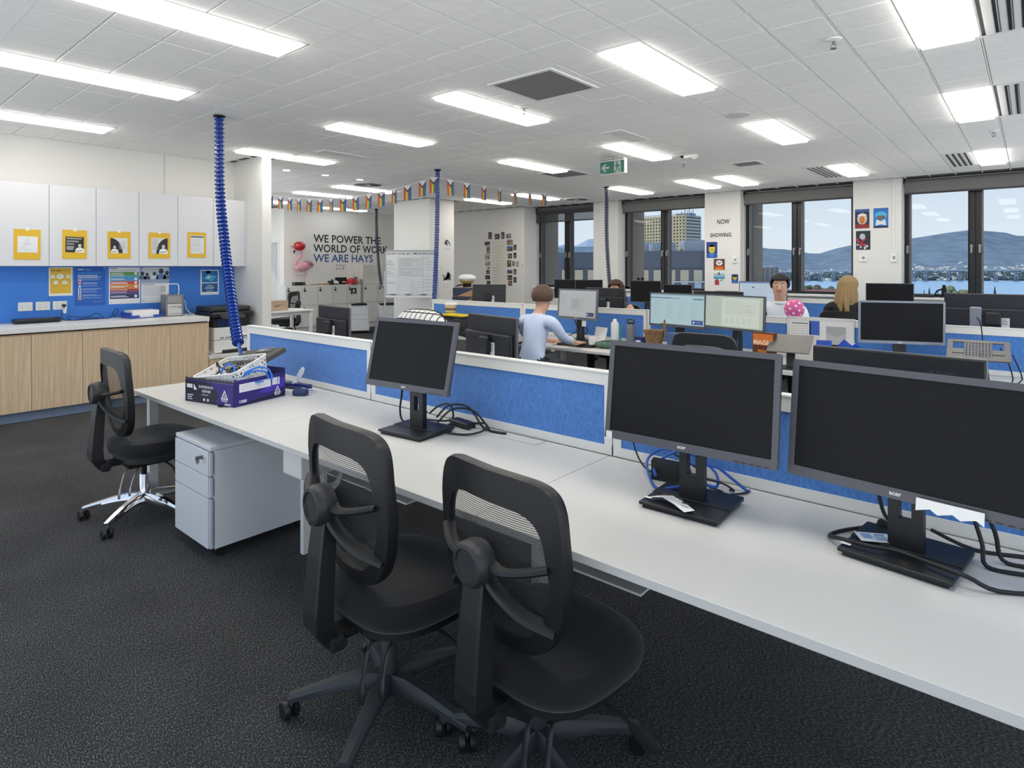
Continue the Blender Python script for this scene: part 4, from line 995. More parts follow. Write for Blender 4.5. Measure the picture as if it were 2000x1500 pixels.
# ---------------------------------------------------------------- cable spines (vertebrae on a pair of cables)
def cable_spine(label, pts, r=0.036, step=0.034, m=SPINE, mc=SPINED, tail=None):
    P = smooth_path(pts, 8); t = thing('cable_spine', label, 'cable', tuple(P[-1]))
    o0 = P[-1]; P = [p-o0 for p in P]
    g = G(); g.lathe([(0.05, 0), (0.05, -0.012), (0.03, -0.02), (0.001, -0.02)], c=P[0], n=20); g.obj('ceiling_cap', BLKM, t)
    for k in (-1, 1):
        g = G(); g.loft([p+Vector((k*r*0.32, 0, 0)) for p in P], r*0.17, 6); g.obj('inner_cable', mc, t)
    L = [0]
    for a, b in zip(P, P[1:]): L.append(L[-1]+(b-a).length)
    n = int(L[-1]/step); proto = None; i = 0
    for k in range(1, n):
        s = k*step
        while L[i+1] < s: i += 1
        f = (s-L[i])/(L[i+1]-L[i]); p = P[i].lerp(P[i+1], f); d = (P[i+1]-P[i]).normalized()
        if proto is None:
            g = G(); g.lathe([(r*0.62, -step*0.18), (r, -step*0.06), (r, step*0.12), (r*0.62, step*0.22), (r*0.45, 0.0), (r*0.62, -step*0.18)], n=12)
            for q in range(4): g.box((r*0.72*math.cos(q*PI/2+.4), r*0.72*math.sin(q*PI/2+.4), step*0.4), (r*0.26, r*0.26, step*0.55))
            o = g.obj('vertebra', m, t); proto = o.data
        else:
            o = bpy.data.objects.new('vertebra', proto); COL.objects.link(o); o.parent = t
        o.location = p; o.rotation_euler = Vector((0, 0, -1)).rotation_difference(d).to_euler()
    if tail:
        for k in range(3):
            g = G(); g.tube([(0.012*(k-1), 0, 0.03)]+[(x+0.012*(k-1), y+0.006*k, z) for x, y, z in tail], 0.007, 6); g.obj('tail_cable', [mat('pale_cable', '7D93B8', 0.4), CABLEB, mc][k], t)
    return t
cable_spine('nearest blue cable spine, from the ceiling down to the end of the front desks', [(-5.66, 2.50, ZC-0.001), (-5.60, 2.48, 2.2), (-5.42, 2.44, 1.72), (-5.15, 2.36, 1.35), (-4.86, 2.27, 1.05), (-4.64, 2.20, 0.88)], 0.044, 0.040, SPINE, mat('spine_cable_blue', '24429A', 0.35), [(0.03, -0.005, -0.06), (0.05, -0.012, -0.20), (0.06, -0.01, -0.5), (0.05, 0.0, -0.86)])
cable_spine('second blue cable spine by the whiteboard and check cushion', [(-6.42, 5.89, ZC-0.001), (-6.40, 5.86, 2.0), (-6.33, 5.76, 1.3), (-6.30, 5.70, 0.9)], 0.036, 0.036, SPINE, SPINED, [(0.01, 0, -0.1), (0.02, 0, -0.4), (0.02, 0, -0.88)])
cable_spine('third navy cable spine against the narrow pier by the leftmost window', [(-5.595, 9.07, ZC-0.001), (-5.59, 9.06, 2.1), (-5.55, 9.05, 1.5), (-5.5, 9.045, 1.05)], 0.036, 0.045, SPINED, SPINED)
cable_spine('thin far cable spine hanging across the lettered wall', [(-11.9, 8.95, ZC-0.001), (-11.88, 8.95, 2.2), (-11.8, 8.95, 1.5), (-11.7, 8.95, 1.02)], 0.038, 0.045, mat('spine_dim', '4A4E66', 0.4), mat('spine_core', '23253A', 0.4), [(0.08, 0.01, -0.05), (0.12, 0.0, -0.3), (0.13, 0, -0.42)])

# ---------------------------------------------------------------- things on the front desks
# purple carton
CA = 0.245
t = thing('carton', 'cut-down dark purple carton full of office bits on the front desk', 'box', (-3.606, 1.693, DZ), rz=CA)
PUR = mat('carton_purple', '2A1F6A', 0.35, noise=(5, 0.35), coat=0.2); CIN = mat('carton_inside', '8C7A5E', 0.8)
g = G(); w, d, h = 0.41, 0.36, 0.13
g.box((0, 0, 0.003), (w-0.004, d-0.004, 0.005)); g.obj('carton_floor', CIN, t)
for nm, c, dd in (('front_wall', (0, -d/2, h/2), (w, 0.004, h)), ('right_wall', (w/2, 0, h/2+0.008), (0.004, d, h+0.016)), ('left_wall', (-w/2, 0, h/2-0.01), (0.004, d, h-0.02)), ('back_wall', (0, d/2, h/2+0.02), (w, 0.004, h+0.04))):
    g = G(); g.box(c, dd); g.obj('carton_'+nm, PUR, t)
g = G()
for k in range(26):
    x = -w/2+w*(k+0.5)/26; g.box((x, -d/2, h+0.002+0.004*random.random()), (w/26, 0.0035, 0.008+0.006*random.random()))
g.obj('torn_rim', mat('torn_card', '4B423E', 0.9), t)
def warn(P, x, y, s):
    P.poly([(x-s, y-s*.8), (x+s, y-s*.8), (x, y+s)], 'E8E8F0'); P.lay += 1; P.poly([(x-s*.62, y-s*.6), (x+s*.62, y-s*.6), (x, y+s*.6)], '2A2450'); P.lay += 1; P.disc(x, y-.05*s, s*.16, 'E8E8F0'); P.rect(x-s*.3, y-s*.5, x+s*.3, y-s*.35, 'E8E8F0'); P.lay -= 2
    P.rect(x-s*.8, y-s*1.15, x+s*.8, y-s*.95, 'D8D8E0')
P = Print(w-.004, h-.012, '1C1830', 0.0005)
P.poly([(.05, -.058), (.2, -.058), (.2, .058), (.0, .058), (.09, .0)], '2F2178'); P.up()
P.rect(-.19, .02, -.14, .042, 'E6E6EA').poly([(-.13, .012), (-.1, .012), (-.13, .046)], 'E6E6EA'); P.text('EXPRESSION', -.085, .026, .02, 'DADAE4', width=.12, bold=.02); P.text('GENIE', -.06, .002, .02, 'DADAE4', width=.075, bold=.02); P.lines(-.06, .0, -.012, 1, .01, 'B8B8C8', .004)
P.lines(-.185, -.13, -.02, 3, .012, 'C8C8D4', .006); P.disc(-.04, -.04, .009, 'D0D0DA'); P.disc(-.008, -.04, .009, 'D0D0DA'); warn(P, .13, .0, .03); P.rect(.13, -.056, .18, -.044, 'C8C8D4')
P.obj('front_print', None, t, wallM((0, -d/2-.0026, h/2-.004), '-y'))
P = Print(d-.006, h+.006, '2B2172', 0.0005)
P.poly([(-.17, -.066), (.172, -.066), (.172, -.048), (.0, -.052), (-.08, -.058)], '15131E').poly([(-.02, -.02), (.1, .03), (.172, .045), (.172, -.01), (.06, -.03)], '4A37B0'); P.up()
P.rect(-.15, .004, .07, .05, 'E9E9EC').rect(.08, .008, .12, .05, 'D9D9E4').rect(.125, .006, .135, .05, 'E9E9EC'); P.up().lines(-.14, .05, .042, 4, .009, 'A9A9B8', .002); P.lay -= 1; warn(P, .12, -.026, .026); P.rect(-.15, -.056, -.1, -.04, 'C4C4D4'); P.disc(-.14, -.048, .006, '2B2172')
P.obj('side_print', None, t, wallM((w/2+.0026, 0, h/2+.008), '+x'))
# perforated basket, tipped up inside the carton
def perforated():
    m = bpy.data.materials.new('perforated_white'); m.use_nodes = True; nt = m.node_tree; b = nt.nodes['Principled BSDF']; N = nt.nodes.new; L = nt.links
    b.inputs['Base Color'].default_value = (*lin('EDEDEA'), 1); b.inputs['Roughness'].default_value = 0.4
    tc = N('ShaderNodeTexCoord'); v = N('ShaderNodeTexVoronoi'); v.inputs['Scale'].default_value = 46; v.feature = 'DISTANCE_TO_EDGE'; L.new(tc.outputs['Object'], v.inputs['Vector'])
    r = N('ShaderNodeMath'); r.operation = 'LESS_THAN'; r.inputs[1].default_value = 0.22; L.new(v.outputs['Distance'], r.inputs[0]); L.new(r.outputs[0], b.inputs['Alpha'])
    return m
PERF = perforated()
t = thing('storage_basket', 'white perforated basket tipped up inside the purple carton', 'basket', (-3.60, 1.70, DZ+0.065), rot=(0.30, -0.14, CA+0.05))
g = G(); bw_, bd_, bh_ = 0.34, 0.27, 0.14
o_, i_ = rrect(bw_, bd_, 0.03), rrect(bw_*0.88, bd_*0.86, 0.03)
a_ = g._v([(x, y, 0) for x, y in i_]); b_ = g._v([(x, y, bh_) for x, y in o_])
for k in range(len(o_)): g.bm.faces.new((a_[k], a_[(k+1) % len(o_)], b_[(k+1) % len(o_)], b_[k]))
g.obj('basket_wall', PERF, t, smooth=True)
g = G(); g.prism(i_, 0, 0.003); g.obj('basket_floor', PAPER, t)
g = G(); g.loft([(x, y, bh_) for x, y in o_], 0.005, 6, closed=True); g.obj('basket_rim', PAPER, t, smooth=True)
t = thing('clip_folder', 'dark grey clip folder lying on top of the white basket', 'folder', (-3.69, 1.84, 0.945), rot=(0.26, -0.12, CA+0.08))
g = G(); g.box((0, 0, 0), (0.31, 0.225, 0.006), bev=0.002); g.box((0.155, 0.0, -0.012), (0.012, 0.22, 0.03), bev=0.003); g.obj('folder_board', mat('folder_grey', '4A4843', 0.6), t)
g = G(); g.box((0.03, 0.075, 0.006), (0.11, 0.045, 0.004), bev=0.001); g.obj('clip_plate', mat('clip_chrome', 'E8DCC8', 0.15, 1.0), t)
g = G()
for k in (-1, 1): g.tube([(-0.02+.05, 0.075+k*.018, .006), (.0+.05, .075+k*.018, .013), (.05+.02, .075+k*.018, .013), (.08, .075+k*.018, .006)], 0.004, 6)
g.tube([(-.03, .055, .008), (-.03, .1, .008), (.09, .1, .008), (.09, .055, .008)], 0.003, 6, 1, True); g.obj('wire_clip', STEEL, t)
t = thing('headset', 'black headset ear cup nested in the basket inside the blue cable loop', 'headset', (-3.52, 1.65, 0.865), rz=CA)
g = G(); g.sphere((0, 0, 0.025), 0.045, 20, 12, (1.1, 0.8, 0.9)); g.sphere((-0.10, 0.06, 0.015), 0.035, 16, 10, (1.3, 0.9, 0.8)); g.obj('ear_cup', mat('gloss_black', '0C0C0E', 0.15, coat=0.5), t, smooth=True)
g = G(); g.tube([(0, 0.02, 0.05), (-0.03, 0.06, 0.075), (-0.08, 0.09, 0.06), (-0.10, 0.08, 0.03)], 0.008, 8); g.obj('head_band', BLK, t, smooth=True)
g = G(); g.tube([(-0.13, 0.04, 0.02), (-0.16, 0.0, 0.05), (-0.13, -0.02, 0.075), (-0.09, -0.04, 0.03), (-0.15, -0.02, 0.0), (-0.17, 0.05, 0.02)], 0.004, 6); g.obj('headset_lead', CABLE, t)
t = thing('network_cable', 'bright blue network cable in big loops over the carton', 'cable', (-3.5, 1.62, 0.86), rz=CA)
def loop3(c, r, tilt, n=14, a0=0.0, a1=2*PI): return [(c[0]+r*math.cos(a0+(a1-a0)*i/n), c[1]+tilt*r*math.sin(a0+(a1-a0)*i/n), c[2]+r*math.sin(a0+(a1-a0)*i/n)) for i in range(n+1)]
g = G(); g.tube(loop3((0.0, -0.03, 0.03), 0.055, 0.25, 16), 0.0055, 8, 2); g.tube([(0.05, -0.02, -0.02), (0.08, 0.02, 0.03), (0.12, 0.07, 0.06), (0.16, 0.11, 0.05), (0.175, 0.13, 0.0), (0.17, 0.12, -0.015)], 0.0055, 8); g.tube([(0.03, -0.03, -0.03), (0.07, 0.0, 0.01), (0.11, 0.05, 0.04), (0.15, 0.1, 0.035), (0.16, 0.12, -0.01)], 0.0055, 8); g.tube([(0.02, -0.04, -0.03), (0.06, -0.02, 0.0), (0.1, 0.03, -0.02), (0.15, 0.09, -0.02)], 0.0055, 8); g.obj('cable_loops', CABLEB, t, smooth=True)
t = thing('computer_mouse', 'black mouse lying behind the left side of the carton', 'mouse', (-4.05, 1.64, DZ), rz=0.6)
g = G(); g.sphere((0, 0, 0.012), 0.05, 18, 10, (0.62, 1.0, 0.5)); bm0 = g.obj('mouse_shell', BLK, t, smooth=True)
g = G(); g.box((0, 0.032, 0.0345), (0.006, 0.016, 0.006), bev=0.002); g.obj('scroll_wheel', GREYM, t)
t = thing('loose_plug', 'small black plug on the desk in front of the carton', 'plug', (-3.44, 1.525, DZ), rz=0.3)
g = G(); g.box((0, 0, 0.007), (0.028, 0.014, 0.012), bev=0.003); g.obj('plug_body', BLKM, t)
g = G(); g.tube([(0.014, 0, 0.006), (0.04, 0.006, 0.004), (0.06, 0.03, 0.004)], 0.003, 6); g.obj('plug_lead', CABLE, t)
t = thing('propeller_fan', 'navy handheld fan with a pale blade standing up by the carton', 'fan', (-3.58, 2.06, DZ), rz=0.25)
NAVY = mat('fan_navy', '1C2F6E', 0.3, coat=0.3)
g = G(); g.loft(smooth_path([(-0.17, -0.02, 0.022), (-0.05, 0, 0.024), (0.03, 0, 0.026), (0.12, 0.01, 0.022)], 4), [0.02]*5+[0.022]*4+[0.018]*4, 12); g.obj('fan_handle', NAVY, t, smooth=True)
g = G(); g.sphere((0.0, 0.0, 0.04), 0.02, 14, 8); g.obj('fan_hub', mat('fan_pale', 'D5DCE6', 0.3), t, smooth=True)
g = G(); g.loft([(0.0, 0, 0.045), (0.02, 0.005, 0.075), (0.04, 0.012, 0.11), (0.052, 0.016, 0.135), (0.055, 0.018, 0.142)], [0.006, 0.017, 0.02, 0.013, 0.003], 10, sq=0.12, up=(0, 1, 0)); g.loft([(0.0, 0, 0.04), (0.07, 0.0, 0.018), (0.13, 0.0, 0.009), (0.17, 0.0, 0.008)], [0.006, 0.016, 0.018, 0.004], 10, sq=0.15); g.obj('fan_blade', mat('fan_blade_white', 'DCE6F0', 0.25), t, smooth=True)
t = thing('paper_note', 'white crumpled sheet lying under the navy fan', 'paper', (-3.55, 2.05, DZ), rz=0.2)
g = G(); g.face([(-.12, -.06, .001), (.06, -.065, .002), (.15, -.02, .004), (.16, .05, .001), (-.02, .055, .003), (-.12, .05, .001)]); g.obj('sheet', PAPER, t)
t = thing('dark_pouch', 'small dark blue pouch against the right side of the carton', 'pouch', (-3.38, 1.98, DZ), rz=0.6)
g = G(); g.box((0, 0, 0.02), (0.09, 0.06, 0.038), bev=0.014, seg=2); g.obj('pouch_body', mat('pouch_blue', '2E3F66', 0.7), t, smooth=True)

def cab(name, label, runs, loc, m=CABLE, r=0.005, cat='cable', extra=None):
    t = thing(name, label, cat, loc)
    for pts in runs:
        g = G(); g.tube([(x-loc[0], y-loc[1], z-loc[2]) for x, y, z in pts], r, 8); g.obj('cable_run', m, t, smooth=True)
    if extra: extra(t)
    return t
Z = DZ
cab('power_cable', 'black cable hanging from the left of the small monitor to its foot', [[(-2.37, 1.935, .955), (-2.385, 1.95, .88), (-2.425, 1.97, .79), (-2.42, 1.975, .735), (-2.36, 1.96, Z+.007), (-2.28, 1.955, Z+.03)]], (-2.4, 1.96, Z))
cab('cable_bundle', 'tangle of black cables behind the right of the small monitor', [
    [(-2.17, 1.985, Z+.06), (-2.15, 2.05, Z+.11), (-2.08, 2.11, Z+.10), (-2.0, 2.12, Z+.02), (-1.96, 2.12, Z+.008), (-1.85, 2.125, Z+.01)],
    [(-2.18, 2.0, Z+.03), (-2.14, 2.06, Z+.09), (-2.06, 2.12, Z+.085), (-1.97, 2.12, Z+.03), (-1.93, 2.11, Z+.008), (-1.86, 2.12, Z+.01)],
    [(-2.07, 1.96, Z+.008), (-1.98, 2.0, Z+.008), (-1.94, 2.07, Z+.02), (-1.97, 2.11, Z+.04), (-2.08, 2.1, Z+.02), (-2.17, 2.06, Z+.01)],
    [(-2.35, 2.1, Z+.03), (-2.31, 2.13, Z+.07), (-2.22, 2.12, Z+.09), (-2.18, 2.1, Z+.03), (-2.27, 2.08, Z+.01), (-2.42, 2.06, Z+.008), (-2.46, 2.09, Z+.03), (-2.38, 2.11, Z+.03)]], (-2.1, 2.06, Z), r=.0048)
t = thing('power_brick', 'black power brick half under the cables behind the small monitor', 'adapter', (-2.115, 2.105, Z+.001), rz=-0.15)
g = G(); g.box((0, 0, 0.016), (0.15, 0.055, 0.03), bev=0.006); g.obj('brick_body', BLK, t)
g = G(); g.box((-0.085, 0, 0.016), (0.03, 0.03, 0.024), bev=0.005); g.obj('brick_socket', GREYM, t)
cab('blue_network_cable', 'blue network cable coiled behind the foot of the left large monitor', [
    [(-1.0, 2.1, Z+.10), (-1.07, 2.12, Z+.09), (-1.11, 2.09, Z+.05), (-1.07, 2.03, Z+.012), (-1.0, 1.95, Z+.006), (-0.93, 1.93, Z+.03), (-.87, 2.0, Z+.04), (-.83, 2.06, Z+.02), (-.86, 2.12, Z+.05), (-.94, 2.13, Z+.09), (-1.0, 2.1, Z+.10), (-1.06, 2.06, Z+.05), (-1.03, 2.0, Z+.03)],
    [(-.92, 2.06, Z+.08), (-.85, 2.1, Z+.075), (-.80, 2.12, Z+.04), (-.755, 2.13, Z+.008), (-.745, 2.14, Z+.004)]], (-.95, 2.05, Z), mat('royal_cable', '2B5BB8', .4), .005)
def jack(t):
    g = G(); g.box((-.03, -.03, .012), (.03, .012, .014), rot=(0, 0, .4), bev=.003); g.obj('jack_plug', BLKM, t)
cab('black_lead', 'thin black leads left of and behind the left large monitor', [
    [(-1.16, 2.15, Z+.17), (-1.2, 2.14, Z+.12), (-1.17, 2.12, Z+.05), (-1.11, 2.09, Z+.012), (-1.04, 2.08, Z+.012), (-.97, 2.08, Z+.01)],
    [(-1.1, 2.15, Z+.17), (-1.05, 2.13, Z+.10), (-.98, 2.12, Z+.07), (-.9, 2.1, Z+.05)],
    [(-.86, 2.07, Z+.008), (-.82, 2.07, Z+.006), (-.79, 2.05, Z+.006), (-.75, 2.1, Z+.006), (-.745, 2.13, Z+.004)],
    [(-.9, 2.02, Z+.05), (-.82, 2.08, Z+.03), (-.78, 2.09, Z+.01), (-.8, 2.1, Z+.006)]], (-1.0, 2.08, Z), r=.0035, extra=jack)
t = thing('desk_phone_wedge', 'black wedge-shaped dock behind the foot of the left large monitor', 'dock', (-1.01, 2.085, Z+.001), rz=0.1)
g = G(); g.prism([(-.045, 0), (.045, 0), (.045, .03), (-.02, .075), (-.045, .07)], -.06, .06, Matrix(((0, 0, 1, 0), (1, 0, 0, 0), (0, 1, 0, 0), (0, 0, 0, 1)))); g.obj('dock_body', BLK, t)
g = G(); g.box((.0, .047, .02), (.1, .004, .02)); g.obj('dock_edge', CHARC, t)
t = thing('packing_slip', 'white crumpled slip draped over the foot of the left large monitor', 'paper', (-.865, 1.80, Z+.028), rz=-.1)
g = G()
xs = [(-.075, .03, .0), (-.03, .045, .008), (.02, .03, .004), (.075, .0, .002)]
for a, b in zip(xs, xs[1:]): g.face([(a[0], a[1], a[2]), (a[0]-.01, a[1]-.045, a[2]+.004), (b[0]-.01, b[1]-.045, b[2]+.004), (b[0], b[1], b[2])])
g.obj('slip_sheet', PAPER, t)
P = Print(.001, .001, 'EEEEEE', .0001); P.lines(-.05, .05, .014, 4, .008, '77797C', .003); P.rect(.03, -.012, .055, .0, '333333'); P.obj('slip_print', None, t, Matrix.Translation((0, .006, .0145)))
t = thing('quick_guide', 'small white leaflet with pale blue squares on the nearest monitor foot', 'paper', (-.335, 1.945, Z+.027), rz=.5)
P = Print(.085, .06, 'E9ECEF', .0006); P.rect(-.03, -.012, -.005, .022, '8FB2E0').rect(.0, -.02, .03, .008, 'A9C4E8').rect(.005, .012, .03, .022, '6F97D2'); P.obj('leaflet_sheet', None, t, Matrix.Translation((0, 0, .0006)))
cab('black_power_cable', 'thick black cables looping round and right of the nearest monitor foot', [
    [(-.36, 2.14, Z+.16), (-.355, 2.14, Z+.08), (-.33, 2.13, Z+.02), (-.27, 2.13, Z+.012)],
    [(-.345, 2.06, Z+.02), (-.42, 2.0, Z+.006), (-.445, 1.93, Z+.006), (-.40, 1.87, Z+.03), (-.33, 1.86, Z+.034), (-.27, 1.875, Z+.034), (-.19, 1.85, Z+.034), (-.12, 1.83, Z+.033), (-.06, 1.86, Z+.006), (.06, 1.94, Z+.006)],
    [(-.22, 2.10, Z+.03), (-.12, 2.09, Z+.006), (.0, 2.13, Z+.006), (.1, 2.14, Z+.006)],
    [(-.15, 2.0, Z+.19), (-.12, 2.02, Z+.12), (-.10, 2.02, Z+.05), (-.09, 1.99, Z+.008), (-.02, 2.0, Z+.006), (.1, 2.06, Z+.006)],
    [(-.11, 2.02, Z+.18), (-.075, 2.05, Z+.08), (-.06, 2.05, Z+.012), (.0, 2.06, Z+.006), (.1, 2.1, Z+.006)]], (-.3, 2.0, Z), r=.0055,
    extra=lambda t: (lambda g: (g.box((-.03, .065, .022), (.035, .03, .028), rot=(0, .3, .4), bev=.006), g.box((-.06, .05, .012), (.04, .02, .016), bev=.004), g.obj('cable_plug', BLKM, t)))(G()))
t = thing('torn_tape', 'torn strip of white tape hanging from the lower edge of the nearest monitor', 'tape', (-.155, 1.833, .902), rz=rad(-7.1))
g = G(); xs = [-.07+.14*i/9 for i in range(10)]
for i in range(9): g.face([(xs[i], -.0, .014), (xs[i+1], -.0, .014), (xs[i+1], -.006, -.012+.006*math.sin(i*2.1)), (xs[i], -.006, -.012+.006*math.sin(i*2.1-2.1))])
g.obj('tape_strip', PAPER, t)
# small stickers on bezels and feet
for nm, par, M_ in (('corner_sticker', mon2, Matrix.Translation((-.272, -.046, .202))), ('foot_label', mon2, Matrix.Translation((-.118, -.10, .0265))), ('foot_label', mon3, Matrix.Translation((-.118, -.10, .0265)))):
    g = G(M_)
    if nm == 'corner_sticker': g.box((0, 0, 0), (.022, .002, .026))
    else: g.box((0, .04, 0), (.024, .012, .001))
    g.obj(nm, PAPER, par)

# ---------------------------------------------------------------- monitors further back
def backmon(label, x, y, zt, w, h, rz, tilt=0.0, **kw):
    return monitor(label, (x, y), rad(rz), w, h, (x, y, zt-h/2), rad(tilt), back='two', **kw)
backmon('black monitor back with a square hinge behind the first blue screen at the left', -4.26, 2.80, 1.185, 0.50, 0.33, 174, logo=False)
backmon('black monitor back in front of the person in the pale shirt', -2.50, 2.75, 1.205, 0.50, 0.34, 167, logo=False)
backmon('wide black monitor back directly behind the nearest monitor', -0.405, 2.72, 1.176, 0.575, 0.36, 174, logo=False)
def scr_dialog(P, w, h):
    P.lines(-w*.46, w*.46, h*.46, 1, .01, 'C8CCD0', .006, 0); P.rect(-w*.17, -h*.28, w*.16, h*.22, 'A4A7A9').up().rect(-w*.165, -h*.275, w*.155, h*.215, 'B7BABB'); P.up().lines(-w*.14, w*.1, h*.12, 5, .018, '85898C', .005, .5); P.lines(-w*.44, -w*.32, h*.3, 6, .02, 'A2A6A8', .004)
    P.rect(w*.26, -h*.46, w*.46, -h*.31, '3C4470'); P.up().disc(w*.29, -h*.38, .008, 'E8EAF2')
def scr_mail(P, w, h):
    P.rect(-w*.5, h*.46, w*.5, h*.5, '8FB4C2').rect(-w*.5, h*.36, -w*.1, h*.385, '39589A').rect(-w*.1, h*.36, w*.05, h*.375, '4E6AA4'); P.rect(w*.3, h*.35, w*.48, h*.38, '39589A')
    for c, x in enumerate((-.44, -.2, .04, .26)):
        P.lines(w*x, w*(x+.16), h*.26, 13, h*.045, 'A9C2C8', .0035, .5)
    P.rect(w*.28, -h*.44, w*.48, -h*.30, '33559E'); P.up().disc(w*.32, -h*.37, .01, 'DCE8F6'); P.lines(w*.36, w*.46, -h*.35, 2, .012, '7F9BD0', .004); P.rect(-w*.3, -h*.5, w*.5, -h*.475, '4A5260')
def scr_doc(P, w, h):
    P.rect(-w*.2, -h*.46, w*.44, h*.44, 'DCE4D8').up(); P.lines(-w*.14, w*.36, h*.36, 8, h*.06, 'B9C2B4', .0035, .5)
    for c in range(5): P.lines(-w*.14+w*.1*c, -w*.08+w*.1*c, -h*.2, 4, h*.05, 'B2BBAE', .003, .3)
    P.lines(w*.2, w*.38, h*.2, 4, h*.09, 'AEB7AA', .003, .3)
monitor('small lit monitor with a grey dialog box, in front of the pale-shirted person', (-3.55, 5.24), rad(-5.8), 0.52, 0.313, (-3.56, 5.2, 1.117), rad(4.5), screen=('BDC1C1', scr_dialog, 0.72), bezel=mat('bezel_mid', '6A6C72', .4), bw=0.017)
monitor('left lit monitor with a pale blue table screen', (-2.53, 5.37), rad(-10.7), 0.62, 0.318, (-2.53, 5.33, 1.097), rad(2.2), screen=('B7D6DC', scr_mail, 0.85), bw=0.012, logo=False)
monitor('right lit monitor with a pale green document screen', (-1.93, 5.19), rad(-18), 0.61, 0.296, (-1.93, 5.15, 1.113), rad(2.6), screen=('C4D2C4', scr_doc, 0.85), bw=0.013, logo=False)
monitor('dark silver-framed monitor at the right of the middle row', (-0.74, 5.36), rad(19.8), 0.553, 0.318, (-0.74, 5.3, 1.089), rad(-1.7), bezel=mat('bezel_silver', '8A909C', .3, .4), bw=0.014, hole=False)
backmon('black monitor back behind the small lit monitor, a bare shoulder beside it', -3.72, 6.0, 1.262, 0.52, 0.34, 180, logo=False)
backmon('black monitor back just behind the two lit monitors', -2.42, 6.05, 1.255, 0.52, 0.34, 178, logo=False)
bigm = backmon('big monitor back with a silver stand and a white label at the right edge', -0.23, 6.0, 1.292, 0.62, 0.38, 180, silver=True, logo=False)
g = G(); g.box((.105, .06, .24), (0.075, 0.03, 0.46), bev=.006); g.box((.105, .077, .28), (0.04, 0.006, 0.13)); g.obj('stand_column', mat('arm_silver', '8E949C', .35, .5), bigm)
backmon('tilted black monitor back by the stacked navy boxes', -5.62, 6.1, 1.262, 0.46, 0.34, 212, tilt=-6, logo=False)
def scr_blue(P, w, h): P.poly([(-w*.5, h*.3), (w*.2, h*.38), (w*.35, -h*.5), (-w*.5, -h*.5)], '2E66E0').rect(w*.3, h*.2, w*.48, h*.4, 'C8D4F0')
def scr_white(P, w, h): P.rect(-w*.5, h*.44, w*.5, h*.5, '7FA0CC'); P.lines(-w*.44, w*.4, h*.34, 11, h*.07, 'A8BCD2', .005, .5); P.disc(-w*.2, h*.3, .012, '3A4C6C')
monitor('bright tall white screen in the far row, left of the white-shirted person', (-2.82, 8.65), rad(0), 0.64, 0.39, (-2.82, 8.6, 1.107), 0, screen=('CADCEE', scr_white, 0.9), bw=0.01, logo=False)
monitor('dark far monitor at the right in front of the film posters pier', (-1.32, 8.65), rad(4), 0.50, 0.31, (-1.32, 8.6, 1.147), 0, bw=0.008, logo=False)
monitor('dark far monitor below the leftmost window', (-6.09, 8.65), rad(0), 0.56, 0.33, (-6.09, 8.6, 1.12), 0, bw=0.008, logo=False)
monitor('narrow angled far monitor beside the one below the leftmost window', (-5.62, 8.66), rad(52), 0.48, 0.31, (-5.66, 8.62, 1.13), 0, bw=0.008, logo=False)
monitor('dark far monitor below the tower window', (-4.60, 8.65), rad(-2), 0.54, 0.34, (-4.60, 8.6, 1.115), 0, bw=0.008, logo=False)
monitor('lower dark far monitor just right of the tower window centre', (-4.09, 8.72), rad(0), 0.46, 0.31, (-4.09, 8.66, 1.08), 0, bw=0.008, logo=False)
t = thing('laptop', 'open laptop with a vivid blue screen below the film posters', 'laptop', (-3.36, 8.62, DZ), rz=0.05)
g = G(); g.box((0, -0.05, 0.21), (0.33, 0.23, 0.016), bev=.003); g.obj('keyboard_deck', BLK, t)
P = Print(.33, .21, '1A1C22', .006); P.lay += 1; scr_blue(P, .31, .19); P.obj('laptop_screen', printmat('lit_screen', emit=0.75), t, Matrix.Translation((0, .08, .33)) @ Matrix.Rotation(-.15, 4, 'X') @ wallM((0, 0, 0), '-y'))
g = G(); g.box((0, -0.02, 0.1), (0.25, 0.2, 0.2)); g.obj('laptop_riser', CHARC, t)

# ---------------------------------------------------------------- things on the middle row
t = thing('mug', 'white mug in front of the person in the pale shirt', 'mug', (-3.27, 5.05, DZ), rz=2.6)
g = G(); g.lathe([(.036, 0), (.042, .004), (.044, .1), (.04, .1), (.037, .012), (.001, .01)], n=24); g.obj('mug_body', PAPER, t, smooth=True)
g = G(); g.tube([(.042, 0, .08), (.07, 0, .075), (.072, 0, .035), (.042, 0, .025)], .006, 8); g.obj('mug_handle', PAPER, t, smooth=True)
def bottle(label, x, y, r, h, m, cap, capm, strap=False):
    t = thing('water_bottle', label, 'bottle', (x, y, DZ))
    g = G(); g.lathe([(r*.9, 0), (r, .008), (r, h*.84), (r*.82, h*.9), (r*.8, h*.92), (.001, h*.92)], n=24); g.obj('bottle_body', m, t, smooth=True)
    g = G(); g.lathe([(r*cap, h*.92), (r*cap, h), (r*cap*.9, h*1.01), (.001, h*1.01)], n=24); g.obj('bottle_cap', capm, t, smooth=True)
    if strap:
        g = G(); g.tube([(-r*.8, 0, h*.95), (-r*.8, 0, h*1.08), (r*.8, 0, h*1.08), (r*.8, 0, h*.95)], .006, 8, 2); g.obj('carry_loop', capm, t)
bottle('tall white water bottle left of the grey one', -3.09, 5.16, .038, .27, mat('bottle_white', 'DCDDDB', .4), .45, PAPER)
bottle('tall grey water bottle with a loop lid', -2.95, 5.22, .042, .25, mat('bottle_grey', '6C7078', .4), .85, CHARC, True)
t = thing('notebook', 'white notebook standing behind the white mug', 'book', (-3.33, 5.28, DZ), rz=-.3)
g = G(); g.box((0, 0, .085), (.16, .02, .17), rot=(-.2, 0, 0), bev=.002); g.obj('book_cover', PAPER, t)
